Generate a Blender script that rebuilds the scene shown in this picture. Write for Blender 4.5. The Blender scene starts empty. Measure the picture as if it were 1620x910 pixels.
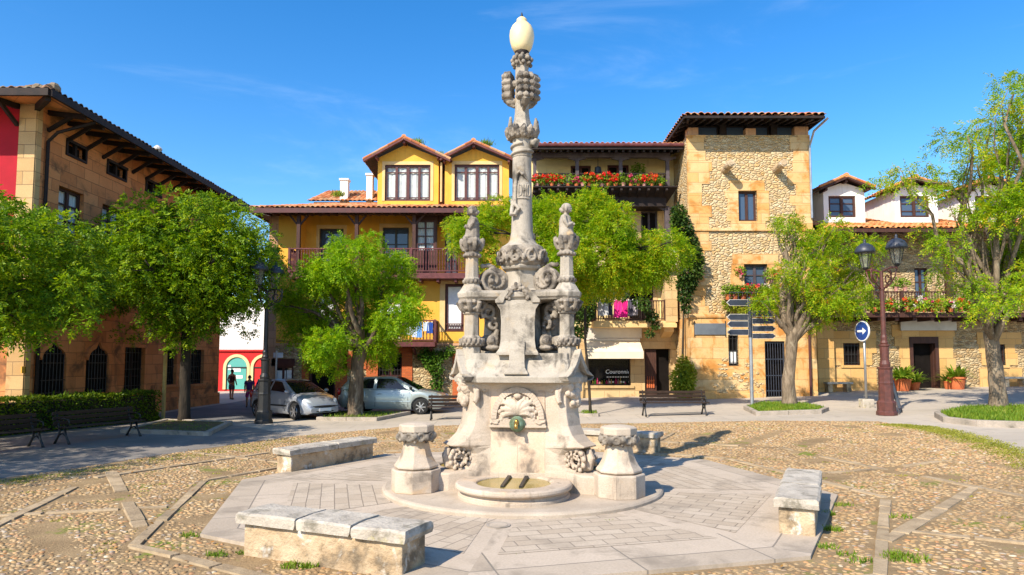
import bpy, bmesh, math, random
import numpy as np
from mathutils import Vector, Matrix, noise
RD = random.Random(11)
NR = np.random.default_rng(5)
PI = math.pi
rad = math.radians
SC = bpy.context.scene
COL = SC.collection

# ------------------------------------------------------------------ camera maths (survey of the square)
F = 1050.0; TILT = rad(4); CAMH = 2.1; PPY = 498.577
def ray(px, py):
    a = (px - 810) / F; b = (PPY - py) / F
    return a, math.cos(TILT) - b * math.sin(TILT), b * math.cos(TILT) + math.sin(TILT)
def XZ(px, py, Y):
    a, y, z = ray(px, py); s = Y / y
    return a * s, CAMH + z * s
def PX(px, py, Y): return XZ(px, py, Y)[0]
def PZ(py, Y): return XZ(810, py, Y)[1]
FC = Vector((0.17, 11.1, 0.0))          # centre of the fountain
def sstep(a, b, x):
    t = min(1, max(0, (x - a) / (b - a))); return t * t * (3 - 2 * t)
def gz(x, y):
    """the square is level round the fountain and rises gently to the right and the back"""
    u = 0.03 * (x - 1.5) + 0.022 * (y - 15)
    z = 0.05 * math.log1p(math.exp(min(40, u / 0.05))) if u < 1.5 else u
    d = math.hypot(x - FC.x, y - FC.y)
    z *= sstep(5.6, 10.5, d)
    return min(z, 1.6)
def G(px, py):
    a, y, z = ray(px, py)
    Y = 3.0
    while Y < 80:
        X = a / y * Y; Z = CAMH + z / y * Y
        if Z <= gz(X, Y): break
        Y += 0.01
    return Vector((X, Y, gz(X, Y)))

# ------------------------------------------------------------------ mesh builder
class MB:
    def __init__(s): s.v = []; s.f = []
    def add(s, vs, fs):
        o = len(s.v); s.v += [tuple(p) for p in vs]; s.f += [tuple(i + o for i in q) for q in fs]; return s
    def box(s, x0, x1, y0, y1, z0, z1):
        return s.add([(x, y, z) for z in (z0, z1) for y in (y0, y1) for x in (x0, x1)],
              [(0, 2, 3, 1), (4, 5, 7, 6), (0, 1, 5, 4), (2, 6, 7, 3), (0, 4, 6, 2), (1, 3, 7, 5)])
    def bar(s, a, b, w, h, up=(0, 0, 1)):
        a = Vector(a); b = Vector(b); d = (b - a).normalized(); up = Vector(up)
        if abs(d.dot(up)) > .97: up = Vector((0, 1, 0))
        r = d.cross(up).normalized(); u = r.cross(d)
        vs = [p + r * (sx * w / 2) + u * (sz * h / 2) for p in (a, b) for sz in (-1, 1) for sx in (-1, 1)]
        return s.add(vs, [(0, 1, 3, 2), (4, 6, 7, 5), (0, 4, 5, 1), (2, 3, 7, 6), (0, 2, 6, 4), (1, 5, 7, 3)])
    def quad(s, *p): return s.add(p, [tuple(range(len(p)))])
    def lathe(s, prof, n=24, c=(0, 0, 0), ph=0.0, sx=1, sy=1, cap=True):
        vs = []; fs = []
        for r, z in prof:
            for k in range(n):
                a = ph + 2 * PI * k / n
                vs.append((c[0] + r * sx * math.cos(a), c[1] + r * sy * math.sin(a), c[2] + z))
        for i in range(len(prof) - 1):
            for k in range(n):
                k2 = (k + 1) % n
                fs.append((i * n + k, i * n + k2, (i + 1) * n + k2, (i + 1) * n + k))
        if cap:
            fs.append(tuple(range(n))[::-1]); m = (len(prof) - 1) * n; fs.append(tuple(range(m, m + n)))
        return s.add(vs, fs)
    def tube(s, pts, rs, n=8, cap=True):
        pts = [Vector(p) for p in pts]
        if not isinstance(rs, (list, tuple)): rs = [rs] * len(pts)
        vs = []; fs = []; ref = None
        for i, p in enumerate(pts):
            d = (pts[min(i + 1, len(pts) - 1)] - pts[max(i - 1, 0)]).normalized()
            if ref is None:
                ref = d.orthogonal().normalized()
            ref = (ref - d * ref.dot(d))
            ref = ref.normalized() if ref.length > 1e-5 else d.orthogonal().normalized()
            q = d.cross(ref)
            for k in range(n):
                a = 2 * PI * k / n
                vs.append(p + (ref * math.cos(a) + q * math.sin(a)) * rs[i])
        for i in range(len(pts) - 1):
            for k in range(n):
                k2 = (k + 1) % n
                fs.append((i * n + k, i * n + k2, (i + 1) * n + k2, (i + 1) * n + k))
        if cap:
            fs.append(tuple(range(n))[::-1]); m = (len(pts) - 1) * n; fs.append(tuple(range(m, m + n)))
        return s.add(vs, fs)
    def ell(s, c, r, nu=10, nv=7, rot=None):
        if not isinstance(r, (tuple, list)): r = (r, r, r)
        c = Vector(c); vs = []; fs = []
        def P(x, y, z):
            p = Vector((x * r[0], y * r[1], z * r[2]))
            if rot is not None: p = rot @ p
            return c + p
        vs.append(P(0, 0, -1))
        for j in range(1, nv):
            t = -PI / 2 + PI * j / nv
            for k in range(nu):
                a = 2 * PI * k / nu
                vs.append(P(math.cos(t) * math.cos(a), math.cos(t) * math.sin(a), math.sin(t)))
        vs.append(P(0, 0, 1))
        for k in range(nu): fs.append((0, 1 + (k + 1) % nu, 1 + k))
        for j in range(nv - 2):
            for k in range(nu):
                a = 1 + j * nu + k; b = 1 + j * nu + (k + 1) % nu
                fs.append((a, b, b + nu, a + nu))
        t = len(vs) - 1; m = 1 + (nv - 2) * nu
        for k in range(nu): fs.append((m + k, m + (k + 1) % nu, t))
        return s.add(vs, fs)
    def prism(s, poly, fn, w0, w1):
        """poly: list of (u, v); fn(u, v, w) -> point"""
        n = len(poly)
        vs = [fn(u, v, w0) for u, v in poly] + [fn(u, v, w1) for u, v in poly]
        fs = [tuple(range(n))[::-1], tuple(range(n, 2 * n))] + [(i, (i + 1) % n, n + (i + 1) % n, n + i) for i in range(n)]
        return s.add(vs, fs)
    def loft(s, rings, cap=True):
        n = len(rings[0]); vs = [p for r in rings for p in r]; fs = []
        for i in range(len(rings) - 1):
            for k in range(n):
                k2 = (k + 1) % n
                fs.append((i * n + k, i * n + k2, (i + 1) * n + k2, (i + 1) * n + k))
        if cap:
            fs.append(tuple(range(n))[::-1]); m = (len(rings) - 1) * n; fs.append(tuple(range(m, m + n)))
        return s.add(vs, fs)
    def grid(s, rows):
        n = len(rows[0]); vs = [p for r in rows for p in r]
        return s.add(vs, [(i * n + k, i * n + k + 1, (i + 1) * n + k + 1, (i + 1) * n + k) for i in range(len(rows) - 1) for k in range(n - 1)])
    def xf(s, m):
        s.v = [tuple(m @ Vector(p)) for p in s.v]; return s
    def build(s, name, mat, parent=None, smooth=False, bevel=0, voxel=0, segs=2, weld=False, jit=0):
        off = Vector((0, 0, 0))
        if parent is not None and parent.get('_w'): off = Vector(parent['_w'])
        me = bpy.data.meshes.new(name)
        me.from_pydata([tuple(Vector(p) - off) for p in s.v] if off.length else s.v, [], s.f)
        bm = bmesh.new(); bm.from_mesh(me)
        if weld: bmesh.ops.remove_doubles(bm, verts=bm.verts, dist=1e-4)
        bmesh.ops.recalc_face_normals(bm, faces=bm.faces)
        if jit:
            for v in bm.verts: v.co += noise.noise_vector(v.co * 2.3) * jit + noise.noise_vector(v.co * 9) * (jit * .4)
        bm.to_mesh(me); bm.free()
        if mat: me.materials.append(mat)
        if smooth: me.polygons.foreach_set('use_smooth', [True] * len(me.polygons))
        o = bpy.data.objects.new(name, me); COL.objects.link(o)
        if parent is not None:
            o.parent = parent
            if parent.get('_w'): o['_w'] = parent['_w']
        if voxel:
            m = o.modifiers.new('Remesh', 'REMESH'); m.mode = 'VOXEL'; m.voxel_size = voxel; m.use_smooth_shade = True
            m = o.modifiers.new('Smooth', 'SMOOTH'); m.iterations = 1; m.factor = .4
        if bevel:
            m = o.modifiers.new('Bevel', 'BEVEL'); m.width = bevel; m.segments = segs; m.limit_method = 'ANGLE'; m.angle_limit = rad(35)
        return o

def tag(o, label=None, cat=None, group=None, kind=None):
    if label: o['label'] = label
    if cat: o['category'] = cat
    if group: o['group'] = group
    if kind: o['kind'] = kind
    return o
def thing(name, label, cat, loc=(0, 0, 0), rz=0, group=None, world=False):
    o = bpy.data.objects.new(name, None); COL.objects.link(o)
    o.location = loc; o.rotation_euler = (0, 0, rz); o.empty_display_size = .2
    if world: o['_w'] = tuple(loc)          # children are given in world metres
    return tag(o, label, cat, group)
def kids(o): return [c for c in bpy.data.objects if c.parent is o]
def dup(o, loc=None, rz=None, label=None, parent=None, top=True):
    c = o.copy(); COL.objects.link(c)
    if parent is not None: c.parent = parent
    if loc is not None: c.location = loc
    if rz is not None: c.rotation_euler = (0, 0, rz)
    if label: c['label'] = label
    for k in kids(o): dup(k, parent=c)
    return c
def np_mesh(name, verts, faces_n, mat, parent=None, smooth=False):
    """verts (N,3) array, consecutive groups of faces_n vertices form a face"""
    me = bpy.data.meshes.new(name); n = len(verts); nf = n // faces_n
    off = Vector(parent['_w']) if parent is not None and parent.get('_w') else None
    if off is not None: verts = verts - np.array(off)
    me.vertices.add(n); me.vertices.foreach_set('co', np.ascontiguousarray(verts, dtype=np.float32).ravel())
    me.loops.add(n); me.loops.foreach_set('vertex_index', np.arange(n, dtype=np.int32))
    me.polygons.add(nf); me.polygons.foreach_set('loop_start', np.arange(0, n, faces_n, dtype=np.int32))
    me.update(calc_edges=True)
    if mat: me.materials.append(mat)
    o = bpy.data.objects.new(name, me); COL.objects.link(o)
    if parent is not None:
        o.parent = parent
        if off is not None: o['_w'] = parent['_w']
    return o
def np_mesh_idx(name, verts, faces, mat, parent=None, smooth=False):
    me = bpy.data.meshes.new(name); n = len(verts); nf, k = faces.shape
    off = Vector(parent['_w']) if parent is not None and parent.get('_w') else None
    if off is not None: verts = verts - np.array(off)
    me.vertices.add(n); me.vertices.foreach_set('co', np.ascontiguousarray(verts, dtype=np.float32).ravel())
    me.loops.add(nf * k); me.loops.foreach_set('vertex_index', np.ascontiguousarray(faces, dtype=np.int32).ravel())
    me.polygons.add(nf); me.polygons.foreach_set('loop_start', np.arange(0, nf * k, k, dtype=np.int32))
    me.update(calc_edges=True)
    if smooth: me.polygons.foreach_set('use_smooth', np.ones(nf, dtype=bool))
    if mat: me.materials.append(mat)
    o = bpy.data.objects.new(name, me); COL.objects.link(o)
    if parent is not None:
        o.parent = parent
        if off is not None: o['_w'] = parent['_w']
    return o

# ------------------------------------------------------------------ materials
def nd(t, ty, ins=None, **pr):
    n = t.nodes.new(ty)
    for k, v in pr.items(): setattr(n, k, v)
    for k, v in (ins or {}).items():
        s = n.inputs[k]
        if isinstance(v, bpy.types.NodeSocket): t.links.new(v, s)
        else:
            if hasattr(s.default_value, '__len__') and not isinstance(v, str) and len(v) == 3 and len(s.default_value) == 4: v = (*v, 1)
            s.default_value = v
    return n
def mixc(t, fac, a, b, mode='MIX'):
    n = nd(t, 'ShaderNodeMix', {0: fac, 6: a, 7: b}, data_type='RGBA', blend_type=mode)
    return n.outputs[2]
def math_(t, op, a, b=0.0): return nd(t, 'ShaderNodeMath', {0: a, 1: b}, operation=op).outputs[0]
def ramp(t, fac, stops, interp='LINEAR'):
    n = nd(t, 'ShaderNodeValToRGB', {0: fac}); cr = n.color_ramp; cr.interpolation = interp
    while len(cr.elements) < len(stops): cr.elements.new(.5)
    for e, (p, c) in zip(cr.elements, stops):
        e.position = p; e.color = (*c, 1) if len(c) == 3 else c
    return n.outputs[0]
def step_(t, v, a, b): return nd(t, 'ShaderNodeMapRange', {0: v, 1: a, 2: b, 3: 0.0, 4: 1.0}, interpolation_type='SMOOTHSTEP').outputs[0]
def newmat(name):
    m = bpy.data.materials.new(name); m.use_nodes = True; t = m.node_tree; t.nodes.clear()
    return m, t, nd(t, 'ShaderNodeOutputMaterial')
def objco(t, scale=(1, 1, 1)):
    c = nd(t, 'ShaderNodeTexCoord')
    return nd(t, 'ShaderNodeMapping', {0: c.outputs['Object'], 3: scale}).outputs[0]
def noise_(t, v, s, d=5, r=.55, dist=0): return nd(t, 'ShaderNodeTexNoise', {'Vector': v, 'Scale': s, 'Detail': d, 'Roughness': r, 'Distortion': dist}).outputs[0]
def finish(t, out, col, rough=.8, spec=.3, metal=0.0, bump=None, bd=.01, coat=0.0, bs=1.0):
    p = nd(t, 'ShaderNodeBsdfPrincipled', {'Base Color': col, 'Roughness': rough, 'Metallic': metal, 'Specular IOR Level': spec, 'Coat Weight': coat})
    if bump is not None:
        b = nd(t, 'ShaderNodeBump', {'Height': bump, 'Distance': bd, 'Strength': bs}); t.links.new(b.outputs[0], p.inputs['Normal'])
    t.links.new(p.outputs[0], out.inputs[0]); return p
def M(name, c, c2=None, rough=.8, scale=3, bd=.006, bscale=40, spec=.3, metal=0.0, stain=None, sscale=1.5, sthr=(.5, .72), stretch=(1, 1, 1), coat=0.0, fine=.25, stain2=None, island=0, streak=None):
    """mottled surface: two tones on a broad noise, fine grain, optional stains with their own shape"""
    m, t, out = newmat(name); v = objco(t, stretch)
    c2 = c2 or tuple(x * .75 for x in c)
    col = mixc(t, step_(t, noise_(t, v, scale), .35, .65), c, c2)
    g = noise_(t, v, bscale, 4, .6)
    k = math_(t, 'MULTIPLY_ADD', g, fine * 2); t.nodes[-1].inputs[2].default_value = 1 - fine
    col = mixc(t, 1.0, col, nd(t, 'ShaderNodeCombineColor', {0: k, 1: k, 2: k}).outputs[0], 'MULTIPLY')
    if island:
        r = nd(t, 'ShaderNodeNewGeometry').outputs['Random Per Island']
        k = math_(t, 'MULTIPLY_ADD', r, island * 2); t.nodes[-1].inputs[2].default_value = 1 - island
        col = mixc(t, 1.0, col, nd(t, 'ShaderNodeCombineColor', {0: k, 1: k, 2: k}).outputs[0], 'MULTIPLY')
    if stain: col = mixc(t, step_(t, noise_(t, v, sscale, 8, .62, .3), *sthr), col, stain)
    if stain2:
        c_, sc_, lo, hi = stain2
        v2 = nd(t, 'ShaderNodeVectorMath', {0: v, 1: (7.3, 2.9, 5.1)}, operation='ADD').outputs[0]
        col = mixc(t, step_(t, noise_(t, v2, sc_, 8, .65, .4), lo, hi), col, c_)
    if streak:      # rain streaks: long vertical runs broken by a broad noise
        c_, lo, hi, am = streak
        q = nd(t, 'ShaderNodeMapping', {0: v, 3: (7, 7, .55)}).outputs[0]
        f = math_(t, 'MULTIPLY', step_(t, noise_(t, q, 1.0, 6, .6), lo, hi), math_(t, 'MULTIPLY', step_(t, noise_(t, v, 1.1, 4), .42, .6), am))
        col = mixc(t, f, col, c_)
    finish(t, out, col, rough, spec, metal, g if bd else None, bd, coat)
    return m
def bricks(name, c1, c2, mortar, bw, bh, msize=.012, rough=.88, bd=.012, off=.5, uv=False, stain=None, sscale=.8, sthr=(.52, .7), warp=.02, plane='wall', tone=.35):
    m, t, out = newmat(name)
    if uv:
        v = nd(t, 'ShaderNodeTexCoord').outputs['UV']; o = v
    else:
        o = objco(t)
        s = nd(t, 'ShaderNodeSeparateXYZ', {0: o})
        if plane == 'wall': v = nd(t, 'ShaderNodeCombineXYZ', {0: math_(t, 'ADD', s.outputs[0], s.outputs[1]), 1: s.outputs[2]}).outputs[0]
        else: v = o
    wv = nd(t, 'ShaderNodeTexNoise', {'Vector': o, 'Scale': 2.2, 'Detail': 3}).outputs[1]
    wv = nd(t, 'ShaderNodeVectorMath', {0: wv, 1: (warp, warp, warp)}, operation='MULTIPLY').outputs[0]
    v = nd(t, 'ShaderNodeVectorMath', {0: v, 1: wv}, operation='ADD').outputs[0]
    b = nd(t, 'ShaderNodeTexBrick', {'Vector': v, 'Color1': (0, 0, 0), 'Color2': (1, 1, 1), 'Mortar': (.5, .5, .5), 'Scale': 1.0, 'Mortar Size': msize, 'Mortar Smooth': .3, 'Bias': 0.0, 'Brick Width': bw, 'Row Height': bh}, offset=off)
    n1 = noise_(t, o, 2.0, 6); g = noise_(t, o, 35, 5, .65)
    f = math_(t, 'ADD', b.outputs[0], math_(t, 'MULTIPLY', math_(t, 'SUBTRACT', n1, .5), 1.0))
    col = mixc(t, f, c1, c2)
    k = math_(t, 'MULTIPLY_ADD', g, tone * 2); t.nodes[-1].inputs[2].default_value = 1 - tone
    col = mixc(t, 1.0, col, nd(t, 'ShaderNodeCombineColor', {0: k, 1: k, 2: k}).outputs[0], 'MULTIPLY')
    if stain: col = mixc(t, step_(t, noise_(t, o, sscale, 8, .65, .5), *sthr), col, stain)
    col = mixc(t, b.outputs[1], col, mortar)
    h = math_(t, 'SUBTRACT', math_(t, 'MULTIPLY', g, .5), b.outputs[1])
    finish(t, out, col, rough, .25, 0.0, h, bd)
    return m
def rubble(name, stops, mortar, s=4.5, bd=.03, squash=1.7, patch=None):
    """irregular laid rubble stone"""
    m, t, out = newmat(name); o = objco(t)
    sp = nd(t, 'ShaderNodeSeparateXYZ', {0: o})
    v = nd(t, 'ShaderNodeCombineXYZ', {0: math_(t, 'ADD', sp.outputs[0], sp.outputs[1]), 1: math_(t, 'MULTIPLY', sp.outputs[2], squash)}).outputs[0]
    w = nd(t, 'ShaderNodeTexNoise', {'Vector': o, 'Scale': 3.0, 'Detail': 3}).outputs[1]
    v = nd(t, 'ShaderNodeVectorMath', {0: v, 1: nd(t, 'ShaderNodeVectorMath', {0: w, 1: (.18, .18, 0)}, operation='MULTIPLY').outputs[0]}, operation='ADD').outputs[0]
    a = nd(t, 'ShaderNodeTexVoronoi', {'Vector': v, 'Scale': s}, voronoi_dimensions='2D')
    e = nd(t, 'ShaderNodeTexVoronoi', {'Vector': v, 'Scale': s}, voronoi_dimensions='2D', feature='DISTANCE_TO_EDGE')
    r = nd(t, 'ShaderNodeSeparateColor', {0: a.outputs['Color']})
    g = noise_(t, o, 30, 5, .65)
    col = ramp(t, r.outputs[0], stops)
    k = math_(t, 'MULTIPLY_ADD', g, .8); t.nodes[-1].inputs[2].default_value = .6
    col = mixc(t, 1.0, col, nd(t, 'ShaderNodeCombineColor', {0: k, 1: k, 2: k}).outputs[0], 'MULTIPLY')
    f = step_(t, e.outputs[0], .0, .055)
    col = mixc(t, f, mortar, col)
    if patch: col = mixc(t, step_(t, noise_(t, o, .55, 4), .5, .62), col, patch)
    h = math_(t, 'ADD', math_(t, 'MULTIPLY', step_(t, e.outputs[0], 0.0, .30), .8), math_(t, 'ADD', math_(t, 'MULTIPLY', g, .7), math_(t, 'MULTIPLY', r.outputs[1], .6)))
    finish(t, out, col, .9, .2, 0.0, h, bd)
    return m
def leafmat(name, stops, trans=.35, rough=.5):
    m, t, out = newmat(name)
    r = nd(t, 'ShaderNodeNewGeometry').outputs['Random Per Island']
    v = objco(t); n = noise_(t, v, 1.3, 4)
    f = math_(t, 'ADD', math_(t, 'MULTIPLY', r, .55), math_(t, 'MULTIPLY', math_(t, 'SUBTRACT', n, .28), 1.0))
    c = ramp(t, f, stops)
    p = nd(t, 'ShaderNodeBsdfPrincipled', {'Base Color': c, 'Roughness': rough, 'Specular IOR Level': .2})
    c2 = mixc(t, 1.0, c, (1.3, 1.25, .5), 'MULTIPLY')
    tr = nd(t, 'ShaderNodeBsdfTranslucent', {0: c2})
    x = nd(t, 'ShaderNodeMixShader', {0: trans, 1: p.outputs[0], 2: tr.outputs[0]})
    t.links.new(x.outputs[0], out.inputs[0]); return m
def glassy(name, tint=(.02, .025, .03), see=.0, rough=.04):
    m, t, out = newmat(name)
    p = nd(t, 'ShaderNodeBsdfPrincipled', {'Base Color': tint, 'Roughness': rough, 'Specular IOR Level': .6})
    if see:
        q = nd(t, 'ShaderNodeBsdfTransparent', {0: (.9, .93, .92)})
        x = nd(t, 'ShaderNodeMixShader', {0: 1 - see, 1: q.outputs[0], 2: p.outputs[0]}); t.links.new(x.outputs[0], out.inputs[0])
    else: t.links.new(p.outputs[0], out.inputs[0])
    return m
# ------------------------------------------------------------------ palette
m_fount = M('fountain limestone', (.415, .365, .295), (.335, .29, .23), .88, 2.2, .008, 50, .2, stain=(.12, .105, .085), sscale=3.0, sthr=(.49, .67), stain2=((.42, .30, .17), 1.8, .55, .72), streak=((.07, .062, .05), .52, .66, .75))
m_panel = M('pinkish face panel stone', (.60, .47, .35), (.54, .40, .28), .85, 1.6, .006, 50, .25, stain=(.17, .135, .105), sscale=2.0, sthr=(.50, .70), stain2=((.52, .33, .16), 1.2, .52, .74), streak=((.16, .13, .10), .52, .68, .6))
m_fountw = M('fountain lower limestone', (.52, .43, .335), (.43, .345, .26), .85, 1.8, .008, 50, .25, streak=((.11, .09, .07), .53, .68, .65), stain=(.19, .155, .12), sscale=2.4, sthr=(.55, .74), stain2=((.56, .37, .20), 1.3, .56, .75))
m_carve = M('carved stone', (.34, .29, .23), (.20, .17, .135), .9, 4, .014, 26, .2, stain=(.085, .072, .06), sscale=4.5, sthr=(.47, .64))  # base tones darkened to stand in for shade in the carving's crevices
m_step = M('step stone', (.47, .39, .30), (.38, .31, .235), .88, 1.5, .006, 45, .2, stain=(.25, .22, .18), sscale=2.4, sthr=(.58, .76))
m_bench = M('bench slab stone', (.48, .425, .345), (.38, .33, .265), .9, 2.5, .016, 24, .2, stain=(.22, .195, .15), sscale=4.5, sthr=(.50, .68), stain2=((.40, .34, .12), 2.2, .62, .76))
m_benchb = M('bench base stone', (.52, .40, .26), (.38, .27, .16), .92, 3.5, .03, 14, .15, stain=(.17, .13, .085), sscale=3.2, sthr=(.50, .68), stain2=((.62, .60, .54), 3.0, .55, .7))
m_globe = M('frosted lamp globe', (.80, .66, .38), (.76, .58, .28), .35, 1.5, 0, 30, .5, fine=.05)
m_verdigris = M('verdigris bronze', (.16, .25, .17), (.10, .13, .07), .55, 8, .002, 60, .5, metal=.35)
m_brass = M('worn brass', (.55, .36, .10), (.35, .2, .05), .35, 8, 0, 40, .6, metal=.9)
m_iron = M('black iron', (.012, .012, .013), (.02, .018, .016), .5, 6, .001, 60, .5)
m_rustiron = M('rust painted iron', (.115, .036, .026), (.075, .026, .02), .5, 6, .002, 50, .45)
m_steel = M('galvanised steel', (.42, .43, .44), (.34, .35, .36), .4, 4, .001, 60, .5, metal=.7)
m_darkiron = M('slate grey iron', (.035, .042, .06), (.02, .025, .04), .45, 4, .001, 60, .5)
m_benchwood = M('dark bench wood', (.045, .026, .016), (.028, .016, .011), .55, 6, .003, 60, .4, stretch=(1, 8, 8), island=.35)
m_maroon = M('maroon painted wood', (.095, .024, .02), (.065, .018, .016), .5, 4, .002, 50, .4)
m_purple = M('worn maroon wood', (.15, .045, .045), (.10, .03, .03), .6, 4, .003, 50, .3)
m_darkwood = M('dark old timber', (.028, .017, .014), (.016, .011, .01), .7, 4, .004, 50, .25)
m_brownwood = M('brown timber', (.075, .03, .02), (.05, .022, .016), .65, 4, .004, 50, .3, stretch=(6, 6, 1))
m_greywood = M('grey weathered timber', (.10, .08, .085), (.065, .05, .055), .75, 4, .004, 50, .25)
m_yellow = M('ochre yellow render', (.80, .43, .07), (.74, .385, .055), .9, 1.2, .003, 70, .2, fine=.1, stain=(.62, .35, .06), sscale=.8, sthr=(.55, .8), streak=((.50, .27, .06), .50, .68, .45))
m_peach = M('pale trim render', (.72, .50, .24), (.66, .45, .2), .9, 2, .003, 70, .2, fine=.1)
m_cream = M('cream render', (.74, .60, .30), (.68, .53, .25), .9, 1.2, .003, 70, .2, fine=.1, stain=(.5, .38, .18), sscale=1.2, sthr=(.6, .8), streak=((.42, .32, .17), .50, .68, .5))
m_white = M('white render', (.80, .78, .74), (.74, .71, .67), .9, 1.2, .003, 70, .2, fine=.08, stain=(.5, .45, .38), sscale=1.5, sthr=(.62, .8), streak=((.45, .41, .36), .52, .7, .4))
m_whitecloth = M('white cloth', (.86, .86, .84), (.72, .72, .72), .9, 3, 0, 40, .1, fine=.06)
m_awning = M('cream awning canvas', (.78, .66, .48), (.72, .60, .43), .9, 3, .002, 60, .1, fine=.06)
m_signw = M('pale sign board', (.62, .57, .49), (.55, .5, .43), .7, 2, .001, 60, .3, fine=.08, stain=(.4, .36, .3), sscale=2, sthr=(.6, .8))
m_signgrey = M('blue grey sign board', (.13, .15, .17), (.10, .115, .135), .5, 2, .001, 50, .4)
m_red = M('red stucco', (.42, .012, .025), (.36, .012, .022), .85, 1.5, .003, 60, .25, fine=.1)
m_shopred = M('bright red paint', (.62, .02, .02), (.55, .02, .02), .7, 1.5, .002, 60, .3, fine=.06)
m_creamarch = M('cream arch trim', (.80, .62, .33), (.74, .55, .28), .85, 2, .002, 60, .2, fine=.06)
m_teal = glassy('teal shop glass', (.12, .42, .38))
m_glass = glassy('dark window glass', (.02, .022, .026))
m_glassc = glassy('window glass over curtain', (.05, .06, .07), .9)
m_glassb = glassy('sky blue window glass', (.06, .09, .14), 0, .03)
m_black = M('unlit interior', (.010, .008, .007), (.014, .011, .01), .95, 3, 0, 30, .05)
m_terra = M('terracotta pot', (.50, .14, .05), (.42, .11, .04), .8, 5, .002, 60, .25)
m_potmix = M('painted pot', (.45, .20, .16), (.5, .3, .25), .7, 5, .002, 60, .25)
m_bark = M('grey bark', (.17, .125, .085), (.09, .066, .045), .95, 7, .03, 22, .15, stretch=(1, 1, .25), stain=(.30, .25, .18), sscale=5, sthr=(.52, .7))
m_barkd = M('dark bark', (.055, .042, .03), (.032, .026, .02), .95, 7, .03, 22, .15, stretch=(1, 1, .25))
m_barkl = M('pale knotty bark', (.27, .205, .14), (.14, .105, .07), .95, 7, .04, 18, .15, stretch=(1, 1, .3), stain=(.36, .30, .21), sscale=5, sthr=(.55, .72))
m_soil = M('planter soil', (.12, .085, .05), (.17, .13, .07), .98, 5, .03, 18, .1, stain=(.09, .12, .03), sscale=2.5, sthr=(.5, .65))
m_kerb = M('kerb stone', (.38, .32, .26), (.29, .25, .2), .92, 3, .012, 26, .2, stain=(.16, .14, .11), sscale=3, sthr=(.55, .72))
G1 = [(.0, (.045, .10, .008)), (.3, (.11, .22, .010)), (.55, (.19, .33, .012)), (.78, (.31, .42, .018)), (.93, (.46, .44, .025)), (1, (.52, .28, .03))]
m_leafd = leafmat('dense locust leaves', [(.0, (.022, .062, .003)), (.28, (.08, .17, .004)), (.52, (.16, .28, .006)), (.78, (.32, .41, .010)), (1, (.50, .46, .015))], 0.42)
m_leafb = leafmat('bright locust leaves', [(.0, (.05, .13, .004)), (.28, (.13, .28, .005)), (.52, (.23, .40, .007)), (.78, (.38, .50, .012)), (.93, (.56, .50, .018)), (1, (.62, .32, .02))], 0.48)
m_leafo = leafmat('autumn tinged leaves', [(.0, (.05, .13, .004)), (.26, (.14, .28, .005)), (.50, (.25, .40, .008)), (.70, (.42, .48, .014)), (.86, (.64, .46, .02)), (1, (.66, .26, .02))], 0.48)
m_ivy = leafmat('ivy leaves', [(.0, (.008, .022, .005)), (.4, (.022, .055, .008)), (.75, (.06, .105, .012)), (1, (.15, .16, .03))], .2)
m_ivyb = leafmat('bright creeper leaves', [(.0, (.02, .06, .008)), (.5, (.06, .15, .012)), (1, (.19, .28, .03))], .3)
m_shrub = leafmat('yellow green shrub leaves', [(.0, (.07, .13, .012)), (.45, (.24, .30, .02)), (1, (.50, .48, .04))], .35)
m_hedge = leafmat('hedge leaves', [(.0, (.025, .06, .004)), (.5, (.10, .17, .008)), (.8, (.24, .30, .014)), (1, (.40, .38, .02))], 0.35)
m_grass = leafmat('grass blades', [(.0, (.07, .13, .012)), (.4, (.13, .24, .016)), (.75, (.24, .30, .03)), (1, (.40, .35, .08))], .3)
m_moss = leafmat('moss and weeds', [(.0, (.14, .17, .02)), (.5, (.27, .27, .035)), (1, (.42, .38, .07))], .2)
m_plant = leafmat('pot plant leaves', [(.0, (.05, .13, .012)), (.5, (.17, .29, .02)), (1, (.44, .44, .06))], .35)
def bloommat(name, a, b): return leafmat(name, [(0, a), (.5, b), (1, a)], .2)
m_blred = bloommat('red blooms', (.62, .01, .012), (.75, .03, .02))
m_blpink = bloommat('pink blooms', (.70, .10, .22), (.62, .04, .14))
m_blorange = bloommat('orange blooms', (.72, .14, .02), (.66, .06, .02))
m_blwhite = bloommat('white blooms', (.78, .74, .7), (.7, .6, .55))
m_ashpal = bricks('palace brown ashlar', (.72, .29, .105), (.52, .19, .065), (.28, .12, .055), .80, .40, .008, bd=.012, stain=(.17, .085, .04), sscale=.9, sthr=(.5, .68))
m_ashpall = bricks('palace pale quoin', (.58, .38, .18), (.46, .28, .12), (.25, .16, .09), .7, .42, .008, bd=.012, stain=(.4, .2, .08), sscale=1.1, sthr=(.55, .72))
m_ashtow = bricks('tower orange ashlar', (.63, .345, .115), (.67, .47, .24), (.55, .35, .15), .9, .45, .006, bd=.025, stain=(.50, .215, .05), sscale=1.4, sthr=(.47, .64), warp=.05)
m_rubtow = rubble('tower pale rubble', [(0, (.60, .41, .20)), (.3, (.66, .49, .27)), (.6, (.69, .54, .33)), (.85, (.66, .41, .17)), (1, (.60, .43, .24))], (.62, .46, .26), 5.0, .07, 1.8)
m_rubright = rubble('right house rubble', [(0, (.40, .27, .13)), (.3, (.55, .40, .21)), (.6, (.60, .46, .27)), (.85, (.46, .29, .13)), (1, (.33, .25, .15))], (.46, .35, .2), 5.0, .06, 1.9)
m_rubyel = rubble('yellow house rubble', [(0, (.34, .21, .10)), (.4, (.52, .38, .2)), (.7, (.60, .47, .28)), (1, (.38, .24, .11))], (.48, .36, .21), 5.2, .05, 1.8)
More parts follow.
